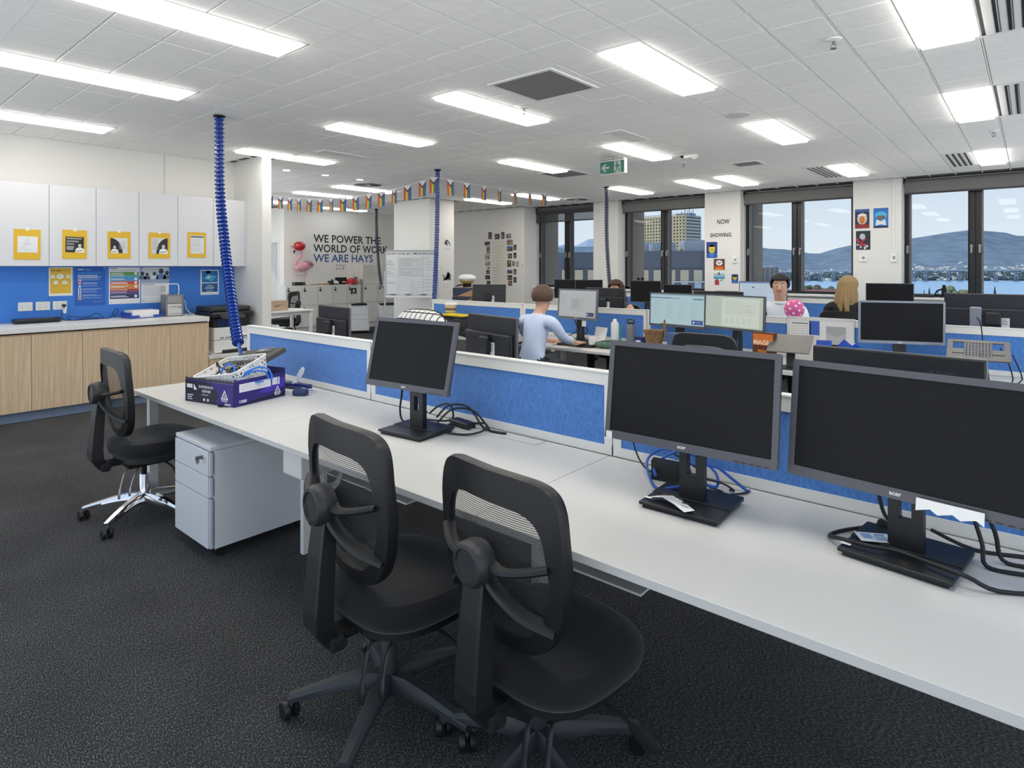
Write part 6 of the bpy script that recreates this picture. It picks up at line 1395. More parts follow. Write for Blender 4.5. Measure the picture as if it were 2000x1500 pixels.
# ---------------------------------------------------------------- rainbow bunting
def catenary(a, b, sag): 
    def f(s):
        p = Vector(a).lerp(Vector(b), s); p.z -= sag*4*s*(1-s); return p
    return f
def px_of(p):
    d = -0.6494*p.x+0.7604*p.y; r = 0.7604*p.x+0.6494*p.y
    return 1000+1190*r/d
def bunting(label, a, b, sag, ss, n0):
    f = catenary(a, b, sag); o = f(0); t = thing('bunting_string', label, 'bunting', tuple(o), group=None)
    g = G(); g.loft([f(i/30)-o for i in range(31)], .004, 6); g.obj('string', PAPER, t)
    d = (Vector(b)-Vector(a)).normalized(); ang = math.atan2(d.y, d.x)
    for k, s in enumerate(ss):
        p = f(s)-o; w, h = .135, .225
        P = Print(w, h, 'DADAD8', .0008)
        cols = ['C8402E', 'D9742C', 'E8CE3C', '4E8A3C', '3E62A8', '44508C']
        for i, c in enumerate(cols): P.rect(-w/2+w*i/6, -h/2, -w/2+w*(i+1)/6, h/2, c)
        P.up().poly([(-w/2, h/2), (w/2, h/2), (w/2, h*.37), (0, h*.02), (-w/2, h*.37)], '26221F')
        P.up().poly([(-w/2, h/2), (w/2, h/2), (w/2, h*.41), (0, h*.10), (-w/2, h*.41)], '6A4A34'); P.up().poly([(-w/2, h/2), (w/2, h/2), (w/2, h*.45), (0, h*.16), (-w/2, h*.45)], 'A9CBDD'); P.up().poly([(-w/2, h/2), (w/2, h/2), (0, h*.2)], 'E4DCE2')
        fl_ = P.obj('rainbow_flag', None, t, Matrix.Translation(p+Vector((0, 0, -h/2))) @ Matrix.Rotation(ang+random.uniform(-.25, .25), 4, 'Z') @ Matrix.Rotation(random.uniform(-.06, .06), 4, 'Y') @ wallM((0, 0, 0), '-y'))
def solve(f, px):
    lo, hi = 0.0, 1.0
    for _ in range(40):
        m = (lo+hi)/2
        if px_of(f(m)) < px: lo = m
        else: hi = m
    return (lo+hi)/2
A0, A1 = (-10.95, 5.72, 2.875), (-6.44, 5.83, 2.77)
fA = catenary(A0, A1, .19)
bunting('left half of the rainbow flag bunting, sagging over the hall', A0, A1, .19, [solve(fA, x) for x in (529, 548, 566, 584, 604, 625, 647, 670, 695, 720, 745, 770, 796, 825, 850)], 0)
B0, B1 = (-6.40, 5.86, 2.77), (-6.85, 9.1, 2.87)
fB = catenary(B0, B1, .035)
bunting('right half of the rainbow flag bunting, from the second cable spine to the windows', B0, B1, .035, [solve(fB, x) for x in (880, 912, 945, 976, 1006, 1035, 1063)], 15)

# ---------------------------------------------------------------- exit sign
t = thing('exit_sign', 'green and white running-man exit sign hanging from the ceiling', 'sign', (-3.975, 6.6, 2.745))
g = G(); g.box((.0, 0, 0), (.36, .05, .175), bev=.003); g.obj('sign_housing', PAPER, t)
g = G(); g.box((0, 0, .092), (.34, .09, .012)); g.cyl((0, 0, .09), (0, 0, ZC-2.745), .012, n=10); g.obj('sign_mount', GREYM, t)
P = Print(.345, .155, '1E8C72', .002)
P.poly([(-.155, .0), (-.105, .05), (-.075, .05), (-.11, .013), (-.04, .013), (-.04, -.013), (-.11, -.013), (-.075, -.05), (-.105, -.05)], 'DDF2E6')
P.rect(.03, -.07, .125, .07, 'DDF2E6'); P.up().disc(.07, .05, .012, '1E8C72'); P.poly([(.05, .03), (.085, .035), (.09, -.005), (.065, -.012)], '1E8C72').poly([(.085, .032), (.11, .018), (.118, .0), (.108, -.003), (.098, .012), (.085, .018)], '1E8C72').poly([(.052, .03), (.04, .0), (.048, -.002), (.062, .02)], '1E8C72').poly([(.065, -.01), (.08, -.01), (.075, -.035), (.045, -.07), (.033, -.065), (.06, -.03)], '1E8C72').poly([(.08, -.005), (.09, -.005), (.11, -.03), (.105, -.065), (.093, -.06), (.097, -.033)], '1E8C72')
P.rect(-.165, -.07, -.12, -.062, 'BFE8D2'); P.obj('sign_face', printmat('sign_glow', emit=0.35), t, wallM((-.003, -.0265, -.003), '-y'))

# ---------------------------------------------------------------- photo wall and pier posters (north side)
pal = ['6B5A4A', '3A3632', '8C7A64', 'A89C8C', '4A4E56', '2A2624', 'B8A890', '54453A', '7C8690']
PH = [(-9.99, 2.26, 0.12, 0.17), (-9.76, 2.23, 0.16, 0.13), (-9.58, 2.25, 0.11, 0.17), (-9.40, 2.23, 0.16, 0.11), (-10.08, 2.07, 0.17, 0.09), (-10.05, 1.91, 0.12, 0.18), (-10.08, 1.74, 0.17, 0.13), (-10.06, 1.58, 0.17, 0.11), (-10.04, 1.48, 0.10, 0.04), (-10.06, 1.38, 0.12, 0.10), (-10.07, 1.25, 0.16, 0.10), (-10.04, 1.11, 0.12, 0.11), (-9.36, 2.08, 0.18, 0.13), (-9.36, 1.93, 0.18, 0.12), (-9.36, 1.76, 0.14, 0.12), (-9.38, 1.58, 0.13, 0.16), (-9.25, 1.58, 0.08, 0.12), (-9.13, 1.57, 0.10, 0.13), (-9.36, 1.39, 0.16, 0.09), (-9.36, 1.25, 0.16, 0.11), (-9.20, 1.96, 0.09, 0.13), (-9.20, 1.77, 0.09, 0.13), (-9.20, 1.39, 0.09, 0.13), (-9.20, 1.20, 0.09, 0.13), (-9.35, 1.12, 0.13, 0.12)]
PHL = ['top row, far left', 'top row, second from left', 'top row, third from left', 'top row, far right', 'left column, topmost', 'left column, second from top, upright', 'left column, third from top, tilted', 'left column, fourth from top', 'left column, the very thin dark one', 'left column, below the thin one', 'left column, second from bottom', 'left column, bottom', 'right column, topmost', 'right column, second from top, bluish', 'right column, third from top', 'right column, fourth from top, upright', 'middle of the row of three at the right', 'rightmost of the row of three', 'right column, third from bottom, bluish', 'right column, second from bottom', 'outer right column, topmost', 'outer right column, second', 'outer right column, third', 'outer right column, bottom', 'right column, bottom, reddish']
for (x, z, w, h), lab in zip(PH, PHL):
    t = thing('photo_print', 'small photo on the photo wall: '+lab, 'photo', (x, 10.878, z), rot=(0, random.uniform(-.05, .05), 0), group='prints on the photo wall')
    P = Print(w, h, random.choice(pal), .001)
    for k in range(6):
        a, b = random.uniform(-w*.45, w*.2), random.uniform(-h*.45, h*.1); P.rect(a, b, a+w*random.uniform(.12, .25), b+h*random.uniform(.15, .35), random.choice(pal+['D8D0C4', 'C8A890'])); P.lay += 0.2
    if 'bluish' in lab: P.up().rect(-w*.5, h*.2, w*.5, h*.5, '4A6CB0')
    P.obj('photo_sheet', None, t, wallM((0, 0, 0), '-y'))
t = thing('wall_list', 'tall cream paper list in the middle of the photo wall', 'poster', (-9.69, 10.877, 1.58))
P = Print(.44, 1.1, 'DEDCCF', .001); P.lines(-.1, .15, .42, 9, .07, 'C8C6B8', .012, .5); P.lines(-.2, -.02, -.1, 5, .08, 'BDBBAE', .012, .4); P.obj('list_sheet', None, t, wallM((0, 0, 0), '-y'))
t = thing('light_switch', 'white light switch at the right edge of the photo wall', 'switch', (-8.965, 10.878, 1.58)); g = G(); g.box((0, -.005, 0), (.06, .01, .11), bev=.003); g.obj('switch_plate', PAPER, t); g = G(); g.box((0, -.011, -.03), (.03, .004, .03)); g.obj('switch_rocker', GREYM, t)
t = thing('now_showing_lettering', 'black cut-out letters reading NOW SHOWING on the pier', 'sign', (-4.38, 11.148, 2.2))
P = Print(.001, .001, '333333', .0005); P.text('NOW', -.10, .10, .125, '2C2C2E', width=.235, bold=.02); P.text('SHOWING', -.235, -.14, .105, '2C2C2E', width=.40, bold=.02); P.obj('letters', None, t, wallM((0, 0, 0), '-y'))
def film(x, z, w, h, label, art, base):
    t = thing('film_poster', label, 'poster', (x, 11.147, z)); P = Print(w, h, base, .001); art(P, w, h); P.obj('poster_sheet', None, t, wallM((0, 0, 0), '-y'))
def f1(P, w, h): P.rect(-w*.5, -h*.5, w*.5, -h*.2, '2E5CB0'); P.up().disc(0, .02, w*.3, 'D8C63A', h*.27); P.poly([(-w*.35, h*.2), (w*.35, h*.2), (w*.2, h*.36), (-w*.2, h*.36)], '2A4E9C'); P.up().rect(-w*.15, 0, w*.15, h*.03, '3A3620'); P.poly([(-w*.3, -h*.2), (w*.3, -h*.2), (0, -h*.5)], '4E7CC8')
def f2(P, w, h): P.disc(0, h*.15, w*.3, 'F0ECE6', h*.24); P.up().rect(-w*.5, -h*.25, w*.5, -h*.12, 'C8382E'); P.poly([(-w*.5, -h*.5), (w*.5, -h*.5), (w*.3, -h*.25), (-w*.3, -h*.25)], 'D88A2E'); P.disc(-w*.1, h*.18, w*.05, '222222').disc(w*.1, h*.18, w*.05, '222222').disc(0, h*.08, w*.06, '222222')
def f3(P, w, h): P.rect(-w*.5, h*.1, w*.5, h*.5, 'E8EEF2').up().poly([(-w*.2, -h*.3), (w*.1, -h*.3), (0, h*.35)], '8C5A48'); P.rect(-w*.5, -h*.5, w*.5, -h*.3, '6AA8C8')
def f4(P, w, h): P.rect(-w*.5, h*.2, w*.5, h*.5, '3A9AC0').up().poly([(-w*.4, -h*.5), (-w*.4, h*.0), (-w*.2, h*.25), (0, h*.0), (0, -h*.5)], 'B03A34'); P.text('elf', w*.08, -h*.05, h*.3, '22343C', bold=.02)
def f5(P, w, h): P.rect(-w*.5, h*.36, w*.5, h*.5, '3E5C9C'); P.up().disc(0, -.0, w*.34, 'D8CBB8', h*.3); P.up().disc(0, -.02, w*.2, 'C07A3A', h*.2); P.rect(-w*.5, -h*.5, w*.5, -h*.28, '8A2A2E'); P.up().rect(-w*.3, h*.16, w*.3, h*.22, 'F0EEEA')
def f6(P, w, h): P.rect(-w*.5, h*.38, w*.5, h*.5, '1E6AB4').disc(0, .04, w*.4, '4EB0E0', h*.2); P.up().rect(-w*.28, -.02, w*.28, h*.12, '6A6258'); P.up().poly([(-w*.36, -h*.38), (0, -h*.32), (w*.36, -h*.38), (w*.3, -.02), (0, -.05), (-w*.3, -.02)], 'D8DCE0'); P.rect(-w*.5, -h*.5, w*.5, -h*.4, '12304E')
def f7(P, w, h):
    for k in range(14): P.disc(random.uniform(-.4, .4)*w, random.uniform(-.45, .1)*h, w*.09, random.choice(['D8DCE0', 'A8B4C0', 'B03030', '3E4C5C'])); P.lay += .1
    P.up().disc(-w*.05, h*.2, w*.2, 'B8C0CA', h*.16); P.rect(-w*.3, -h*.28, w*.3, -h*.2, 'C03030')
film(-4.581, 1.82, .208, .30, 'blue film poster with a yellow head, topmost below the letters', f1, '1C3C7E')
film(-4.44, 1.545, .21, .21, 'film poster with a white dog-like face on red, second down', f2, '5A4038')
film(-4.44, 1.385, .21, .09, 'small pale film poster strip below the red one', f3, 'BFDCE8')
film(-4.44, 1.245, .21, .16, 'turquoise film poster with a red house shape, lowest in the column', f4, 'D8ECF0')
film(-4.147, 1.285, .12, .165, 'small blue and yellow film poster lower right on the same pier', f1, '1C3C7E')
film(-2.089, 2.278, .205, .31, 'navy film poster with a pale round face, upper left of the right pier', f5, '1E2C54')
film(-1.828, 2.278, .205, .315, 'bright blue film poster with an open book, upper right of the right pier', f6, '1E78C4')
film(-2.075, 1.93, .205, .305, 'dark crowded film poster, lower left of the right pier', f7, '1E2A34')
for k, (x, z, w, h) in enumerate(((-4.147, 1.632, .085, .125), (-2.08, 1.648, .11, .12), (-1.655, 1.645, .09, .14))):
    t = thing('wall_control', ['air-conditioning control right of the film posters', 'small white control box below the dark crowded poster', 'wall control at the foot of the cable conduit'][k], 'control', (x, 11.148, z)); g = G(); g.box((0, -.01, 0), (w, .02, h), bev=.004); g.obj('control_case', PAPER, t); g = G(); g.box((w*.1, -.0205, 0), (w*.35, .003, h*.35)); g.obj('control_display', GREYM, t)
g = G(); g.bx(-1.665, -1.64, 11.13, 11.149, 1.72, ZC-.002); t = g.obj('cable_conduit', PAPER); tag(t, 'slim white cable conduit down the right pier', 'conduit')
# sill knick-knacks
t = thing('balloon', 'pink balloon with white dots on a stick behind the middle-row screen', 'balloon', (-1.68, 6.0, DZ))
g = G(); g.sphere((0, 0, .39), .088, 24, 16, (1, 1, 1.04)); g.obj('balloon_skin', mat('balloon_pink', 'D85A96', .3), t, smooth=True)
rnd = random.Random(11); pts = [(k*2.399, math.acos(1-2*(k+.5)/34)) for k in range(34)]
g = G()
for a, b in pts:
    nrm = Vector((math.sin(b)*math.cos(a), math.sin(b)*math.sin(a), math.cos(b))); c = Vector((0, 0, .39))+nrm*.0885
    M_ = Matrix.Translation(c) @ Vector((0, 0, 1)).rotation_difference(nrm).to_matrix().to_4x4(); g.lathe([(.011, 0), (.009, .001), (.0005, .0014)], n=10, M=M_)
o = g.obj('white_dots', PAPER, t); o['kind'] = 'stuff'
g = G(); g.cyl((0, 0, .0), (0, 0, .31), .004, n=6); g.lathe([(.05, 0), (.05, .015), (.001, .02)], n=16); g.obj('balloon_stick', PAPER, t)
t = thing('figurine', 'small black figurine standing on the rightmost window sill', 'figurine', (-1.02, 11.3, 1.035)); g = G(); g.sphere((0, 0, .17), .025, 10, 8); g.loft([(0, 0, .15), (0, 0, .08), (.03, 0, 0)], [.03, .035, .02], 8); g.loft([(0, 0, .08), (-.04, 0, 0)], [.025, .018], 8); g.loft([(-.02, 0, .13), (-.09, 0, .1), (-.12, 0, .03)], [.014, .012, .01], 8); g.obj('figurine_body', BLKM, t, smooth=True)
g = G(); g.bx(-1.5, -1.14, 11.22, 11.4, 1.036, 1.075, bev=.01); t = g.obj('sill_tray', BLK); tag(t, 'flat black tray on the rightmost window sill', 'tray')
for k, (x, y, c, c2, lab) in enumerate(((-4.58, 8.62, '1C1C1E', '1C1C1E', 'pair of black sunglasses on the dark monitor below the tower window'), )):
    t = thing('sunglasses', lab, 'sunglasses', (x-.12, y, 1.287)); g = G(); g.sphere((-.035, 0, .025), .026, 12, 8, (1, .3, .9)); g.sphere((.035, 0, .025), .026, 12, 8, (1, .3, .9)); g.box((0, 0, .03), (.03, .005, .006)); g.box((-.06, .05, .03), (.004, .1, .005)); g.box((.06, .05, .03), (.004, .1, .005)); g.obj('glasses_frame', BLKM, t)

# ---------------------------------------------------------------- people, seated at the middle and far rows
def person(label, loc, rz, shirt, trousers, hair_col, lean=0.0, reach=0.46, hands_z=0.76, scale=1.0, long_hair=False, bare_arms=False, seat_z=0.47, glasses=False, turn=0.0):
    """local frame: faces +y, origin on the floor under the hips"""
    S = scale
    root = thing('person', label, 'person', loc, rz=rz)
    V = []; E_ = []; R = []; K = []
    def nd(p, r, k, parent=None):
        V.append(Vector(p)); R.append(r); K.append(k)
        if parent is not None: E_.append((parent, len(V)-1))
        return len(V)-1
    sz = seat_z+0.10
    def up(h, f=0.0):            # a point h above the hips, leaning forward
        return (0, lean*h+f, sz+h*math.sqrt(max(0.05, 1-lean*lean)))
    pel = nd((0, -0.02, sz), .125*S, 't'); 
    w1 = nd(up(.17*S), .125*S, 's', pel); ch = nd(up(.34*S, .0), .135*S, 's', w1); cl = nd(up(.47*S, .0), .085*S, 's', ch)
    nk0 = nd(up(.495*S, .008), .062*S, 's', cl); nk = nd(up(.525*S, .018), .052*S, 'b', nk0); jaw = nd(up(.585*S, .05), .070*S, 'b', nk); hd = nd(up(.665*S, .045), .098*S, 'b', jaw); hd2 = nd(up(.735*S, .03), .074*S, 'b', hd)
    for s in (-1, 1):
        c = up(.455*S); sh = nd((s*.19*S, c[1], c[2]-.01), .062*S, 's', cl)
        el = nd((s*.235*S, c[1]+.10, hands_z+.10), .046*S, 'b' if bare_arms else 's', sh)
        fx = s*.15; wy = reach-.09
        mid = nd((s*.20*S, (c[1]+.10+wy)/2, hands_z+.06), .042*S, 'b' if bare_arms else 's', el)
        wr = nd((fx, wy, hands_z+.02), .028, 'b', mid)
        pm = nd((fx, wy+.055, hands_z+.016), .030, 'b', wr)
        for q, (dx, ln) in enumerate(((-.030, .052), (-.010, .068), (.010, .072), (.030, .062))):
            k1 = nd((fx-s*dx, wy+.085, hands_z+.02), .0095, 'b', pm); k2 = nd((fx-s*dx*1.1, wy+.085+ln*.55, hands_z+.018), .0085, 'b', k1); nd((fx-s*dx*1.1, wy+.085+ln*.9, hands_z+.002), .0075, 'b', k2)
        t1 = nd((fx-s*.042, wy+.045, hands_z+.006), .0105, 'b', pm); nd((fx-s*.058, wy+.085, hands_z+.004), .009, 'b', t1)
        hp = nd((s*.10, .04, sz-.015), .088*S, 't', pel); th = nd((s*.13, .25, sz+.0), .078*S, 't', hp); kn_ = nd((s*.14, .44*S, sz-.005), .062*S, 't', th)
        ca_ = nd((s*.14, .45*S, .30), .054*S, 't', kn_); an = nd((s*.14, .43*S, .10), .038*S, 't', ca_); nd((s*.15, .56*S, .045), .04*S, 'f', an)
    me = bpy.data.meshes.new('body'); me.from_pydata([tuple(v) for v in V], E_, [])
    ob = bpy.data.objects.new('tmp_body', me); COL.objects.link(ob)
    md = ob.modifiers.new('skin', 'SKIN'); md.use_smooth_shade = True; md.branch_smoothing = 0.4
    for i, sv in enumerate(me.skin_vertices[0].data):
        sv.radius = (R[i], R[i]); sv.use_root = (i == 0)
    # torso and head are not round
    for i, k in ((w1, (1.12, .82)), (ch, (1.2, .84)), (pel, (1.2, .95)), (hd, (.84, 1.03)), (jaw, (.86, 1.0)), (hd2, (.86, 1.02))): me.skin_vertices[0].data[i].radius = (R[i]*k[0], R[i]*k[1])
    sb = ob.modifiers.new('sub', 'SUBSURF'); sb.levels = 2; sb.render_levels = 2
    dg = bpy.context.evaluated_depsgraph_get(); bm_ = bpy.data.meshes.new_from_object(ob.evaluated_get(dg))
    bpy.data.objects.remove(ob); bm_.name = 'body'
    mats = {'b': SKIN, 's': mat('cloth_'+shirt, shirt, .85), 't': mat('cloth_'+trousers, trousers, .85), 'f': mat('shoe_black', '161616', .4)}
    keys = ['b', 's', 't', 'f']; bm_.materials.clear()
    for k in keys: bm_.materials.append(mats[k])
    segs = [(V[a], V[b], K[b]) for a, b in E_]
    for f in bm_.polygons:
        c = f.center; best = (9, 's')
        for a, b, k in segs:
            ab = b-a; t_ = max(0, min(1, (c-a).dot(ab)/max(1e-9, ab.dot(ab)))); d = (c-(a+ab*t_)).length
            if d < best[0]: best = (d, k)
        f.material_index = keys.index(best[1]); f.use_smooth = True
    o = bpy.data.objects.new('body', bm_); COL.objects.link(o); o.parent = root
    # head details
    hc = V[hd]; Mh = Matrix.Translation(hc) @ Matrix.Rotation(turn, 4, 'Z')
    g = G(Mh); g.loft([(0, .088, .01), (0, .104, -.012), (0, .112, -.03), (0, .096, -.038)], [.008, .011, .014, .009], 8); g.obj('nose', SKIN, root, smooth=True)
    for s in (-1, 1):
        g = G(Mh); g.sphere((s*.031, .086, .008), .0105, 10, 8); e_ = g.obj('eye', mat('eye_white', 'E8E6E2', .2), root, smooth=True)
        g = G(Mh); g.sphere((s*.031, .0935, .008), .005, 8, 6); g.obj('iris', mat('iris_dark', '2A1E18', .2), e_, smooth=True)
        g = G(Mh); g.tube([(s*.016, .093, .026), (s*.032, .094, .031), (s*.048, .085, .026)], .0035, 6); g.obj('eyebrow', mat('hair_'+hair_col, hair_col, .7), root)
        g = G(Mh); g.sphere((s*.083, .0, -.005), .026, 10, 8, (.35, .7, 1.1)); g.obj('ear', SKIN, root, smooth=True)
    g = G(Mh); g.tube([(-.026, .083, -.056), (0, .092, -.058), (.026, .083, -.056)], .005, 6); g.obj('mouth', mat('lips', 'A8645C', .5), root, smooth=True)
    HM = mat('hair_'+hair_col, hair_col, .65, noise=(60, .3), bump=(140, .3), stretch=(3, 3, .5))
    g = G(Mh); g.sphere((0, -.008, .028), .104, 28, 18, (.98, 1.08, 1.0))
    bad = [f for f in g.bm.faces if (lambda c: c.y > .035 and c.z < .062+.25*(abs(c.x)-.03))(Mh.inverted() @ f.calc_center_median()) or (Mh.inverted() @ f.calc_center_median()).z < (-.05 if long_hair else -.025)]
    bmesh.ops.delete(g.bm, geom=bad, context='FACES'); hr = g.obj('hair', HM, root, smooth=True)
    sm = hr.modifiers.new('thick', 'SOLIDIFY'); sm.thickness = .012
    if long_hair:
        g = G(Mh)
        for k in range(9):
            a = PI*(.02+.96*k/8); x, y = .085*math.cos(a), -.02-.075*math.sin(a); w = random.uniform(-.02, .02)
            g.loft(smooth_path([(x*.9, y*.9, .05), (x*1.1, y*1.1, -.08), (x*1.25+w, y*1.25, -.2), (x*1.2+w*2, y*1.2, -.30-.05*random.random())], 4), [.03]*4+[.034]*4+[.028]*4+[.008], 8)
        g.obj('hair_lengths', HM, root, smooth=True)
    # collar and cuffs
    nc = V[nk]; cc = V[cl]
    g = G(); g.lathe([(.062*S, -.012), (.07*S, .0), (.062*S, .022), (.055*S, .02)], c=V[nk0]+Vector((0, .004, 0)), n=20); g.obj('collar', mats['s'], root, smooth=True)
    if glasses:
        g = G(Mh)
        for s in (-1, 1): g.tube([(s*.031+.02*math.cos(a), .101, .008+.015*math.sin(a)) for a in [2*PI*k/10 for k in range(10)]], .002, 6, 1, True)
        g.cyl((-.011, .102, .01), (.011, .102, .01), .002, n=6); g.obj('glasses', BLKM, root)
    return root
person('person in a pale blue shirt leaning to a keyboard, seen from behind and side', (-3.50, 4.36, 0), 0.0, 'C9D6EE', '2E3036', '5A4436', lean=0.22, reach=0.60, hands_z=0.745, scale=0.98)
copy_thing(cB, (-3.52, 4.36, 0), rad(-88), 'black task chair under the person in the pale blue shirt')
person('person with brown hair and bare arms mostly hidden behind a monitor back', (-4.05, 6.86, 0), PI, '3E4A5E', '23252B', '3E2A1E', lean=0.05, reach=0.44, hands_z=0.745, scale=0.97, long_hair=True, bare_arms=True)
copy_thing(cB, (-4.05, 6.86, 0), PI, 'black task chair of the person with brown hair')
person('person with short black hair in a white shirt facing the viewer by the bridge window', (-2.08, 6.92, 0), PI+0.25, 'DCE2EA', '23252B', '1C1816', lean=0.08, reach=0.46, hands_z=0.745, scale=1.10)
copy_thing(cB, (-2.08, 6.92, 0), PI, 'black task chair of the person in the white shirt')
person('person with long fair hair in a black top seen from behind near the right pier', (-1.60, 7.72, 0), -0.1, '1B1B1E', '1C1E24', '9C8258', lean=0.02, reach=0.46, hands_z=0.745, scale=1.06, long_hair=True, turn=-.3)
copy_thing(cB, (-1.60, 7.72, 0), rad(-3), 'black task chair of the person with long fair hair')

# ---------------------------------------------------------------- outside: terrace block, tower, town, water, bridge, hills
def at(px, D):
    r = (px-1000)/1190*D; return (-0.64945*D+0.76041*r, 0.76041*D+0.64945*r)
def zat(py, D): return 1.5+(521.5-py)/1190*D
WZ = -45.0
# ground of the town and the wide river
g = G(); g.box((-900, 700, WZ-1.0), (1900, 1330, 2.0)); t = g.obj('town_ground', mat('town_grey', '7E8486', .9, noise=(.02, .25))); tag(t, 'grey town ground below the office windows', 'ground')
g = G(); a = [at(1380, 300), at(2500, 200), at(3200, 3000), at(900, 3000)]
g.prism([tuple(p) for p in a], WZ-.5, WZ+.6); t = g.obj('river', mat('river_water', '8AB4DA', .35, noise=(.02, .08), bump=(.3, .1))); tag(t, 'wide pale blue river between the town and the hills', 'water')
ridge = [(300, 486), (1000, 485), (1200, 481), (1400, 484), (1475, 481), (1500, 486), (1530, 487), (1555, 490), (1580, 495), (1600, 496), (1615, 491), (1640, 484), (1663, 479), (1720, 473), (1782, 466), (1800, 463), (1850, 455), (1890, 450), (1935, 452), (1965, 455), (1985, 461), (2000, 461), (2100, 458), (2400, 470), (3200, 480)]
def ridge_py(px):
    for (a, b), (c, d) in zip(ridge, ridge[1:]):
        if a <= px <= c: return b+(d-b)*(px-a)/(c-a)
    return 482
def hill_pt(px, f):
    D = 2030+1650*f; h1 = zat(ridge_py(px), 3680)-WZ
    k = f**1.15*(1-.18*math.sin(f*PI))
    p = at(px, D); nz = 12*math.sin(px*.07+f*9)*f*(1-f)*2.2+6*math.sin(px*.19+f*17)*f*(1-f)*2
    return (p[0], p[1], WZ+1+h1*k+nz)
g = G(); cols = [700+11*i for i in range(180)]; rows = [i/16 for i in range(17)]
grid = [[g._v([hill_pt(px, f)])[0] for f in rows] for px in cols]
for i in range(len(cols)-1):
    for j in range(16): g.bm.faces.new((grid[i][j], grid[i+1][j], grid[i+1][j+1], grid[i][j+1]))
o = g.obj('far_hill', mat('hill_forest_hazed', '62788F', .95, noise=(.012, .28)), smooth=True); tag(o, 'long wooded hill across the river, coloured with blue-grey distance haze', 'hill')  # distance haze is painted into the forest's base colour
g = G()
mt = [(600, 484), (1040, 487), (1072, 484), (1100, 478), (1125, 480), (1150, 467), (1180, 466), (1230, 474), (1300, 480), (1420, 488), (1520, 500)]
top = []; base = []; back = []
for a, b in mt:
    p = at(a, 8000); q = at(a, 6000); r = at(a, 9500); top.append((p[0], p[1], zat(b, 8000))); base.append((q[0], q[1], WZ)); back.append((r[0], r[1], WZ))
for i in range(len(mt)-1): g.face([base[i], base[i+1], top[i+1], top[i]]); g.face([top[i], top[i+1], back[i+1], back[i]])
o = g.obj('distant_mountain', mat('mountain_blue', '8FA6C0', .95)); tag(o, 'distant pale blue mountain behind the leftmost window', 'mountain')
rnd = random.Random(5); g = G()
for k in range(900):
    px = rnd.uniform(1440, 2060); f = abs(rnd.gauss(.10, .10))+.004
    if f > .42 or (f > .25 and rnd.random() < .6): continue
    x, y, z = hill_pt(px, f); s = rnd.uniform(.7, 1.5)
    g.box((x, y, z+2.5), (9*s, 7*s, 5*s), rot=(0, 0, rnd.uniform(0, 3)))
o = g.obj('hillside_houses', mat('house_white', 'EDE8E0', .8, noise=(.05, .15))); tag(o, 'scattered pale houses on the foot of the hill across the river', 'houses', kind='stuff')
g = G()
for k in range(500):
    px = rnd.uniform(1440, 2060); f = rnd.uniform(.0, .16); x, y, z = hill_pt(px, f); g.sphere((x, y, z+3), rnd.uniform(5, 11), 6, 4, (1.3, 1.3, .8))
o = g.obj('hillside_trees', mat('far_trees', '3E5560', .95)); tag(o, 'dark tree clumps among the houses across the river', 'trees', kind='stuff')
# bridge
br = thing('road_bridge', 'long flat road bridge on slim paired piers across the river', 'bridge', (*at(1640, 1900), WZ))
o0 = Vector(br.location); A = Vector((*at(1440, 1905), zat(532, 1905))); B = Vector((*at(2100, 1900), zat(527, 1900)))
g = G(); g.loft([A-o0, (A+B)/2-o0+Vector((0, 0, 2)), B-o0], 2.6, 4, up=(0, 0, 1)); g.obj('bridge_deck', mat('bridge_grey', 'A8B0BA', .8), br)
for px in (1455, 1478, 1502, 1528, 1553, 1577, 1602, 1628, 1652, 1680, 1708, 1735, 1760, 1785, 1808, 1852, 1875, 1910, 1945, 1985):
    k = (px-1440)/660; p = A.lerp(B, k); p = Vector((*at(px, 1902), p.z)); g = G()
    for s in (-4, 4):
        q = Vector((*at(px, 1902+s*.1), 0)); dx = Vector((.76, .65, 0))*s*.9; g.cyl((p.x-o0.x+dx.x, p.y-o0.y+dx.y, 0), (p.x-o0.x+dx.x, p.y-o0.y+dx.y, p.z-o0.z), 1.7, n=6)
    g.box((p.x-o0.x, p.y-o0.y, 1.2), (14, 14, 2.4)); g.obj('bridge_pier', mat('bridge_pier_grey', '7F8CA0', .8), br)
# tower
tw = thing('tower_block', 'tall cream tower with a dense grid of windows seen through the second window', 'building', (-125.7, 274, WZ), rz=math.atan2(-.165, .986))
CR = mat('tower_cream', 'C9BD9C', .8); DKG = mat('tower_glass', '3C4650', .25); Ht = 26.2-WZ; zb = 5.0-WZ
g = G(); g.bx(-26, 0, .4, 12.6, 0, Ht-.6); g.obj('tower_core', DKG, tw)
g = G()
for k in range(16): x = -26+26*k/15; g.bx(x-.42, x+.42, 0, .5, 0, Ht)
for k in range(26): z = Ht-1.55*k; g.bx(-26.4, .4, .05, .5, z-.42, z+.3)
o = g.obj('window_lattice', CR, tw); o['kind'] = 'stuff'
g = G()
for k in range(26): z = Ht-1.55*k; g.bx(-.1, .3, .4, 12.6, z-.55, z+.2)
for y in (.3, 12.7): g.bx(-.1, .35, y-.3, y+.3, 0, Ht)
o = g.obj('band_wall', mat('tower_grey', 'B4B6B8', .8), tw); o['kind'] = 'stuff'
g = G()
for k in range(18): g.bx(-26+1.5*k-.1, -26+1.5*k+.1, 0, .2, Ht, Ht+.9)
g.bx(-26, 0, 0, .2, Ht+.8, Ht+.95); g.obj('roof_rail', GREYM, tw)
g = G()
for x, h in ((-3.5, 3.6), (-2, 2.6), (1.0, 3), (-5.5, 2.4), (-8, 1.8), (-1, 3.4), (.2, 2.2)): g.bx(x-.12, x+.12, 5, 5.3, Ht-.6, Ht+h)
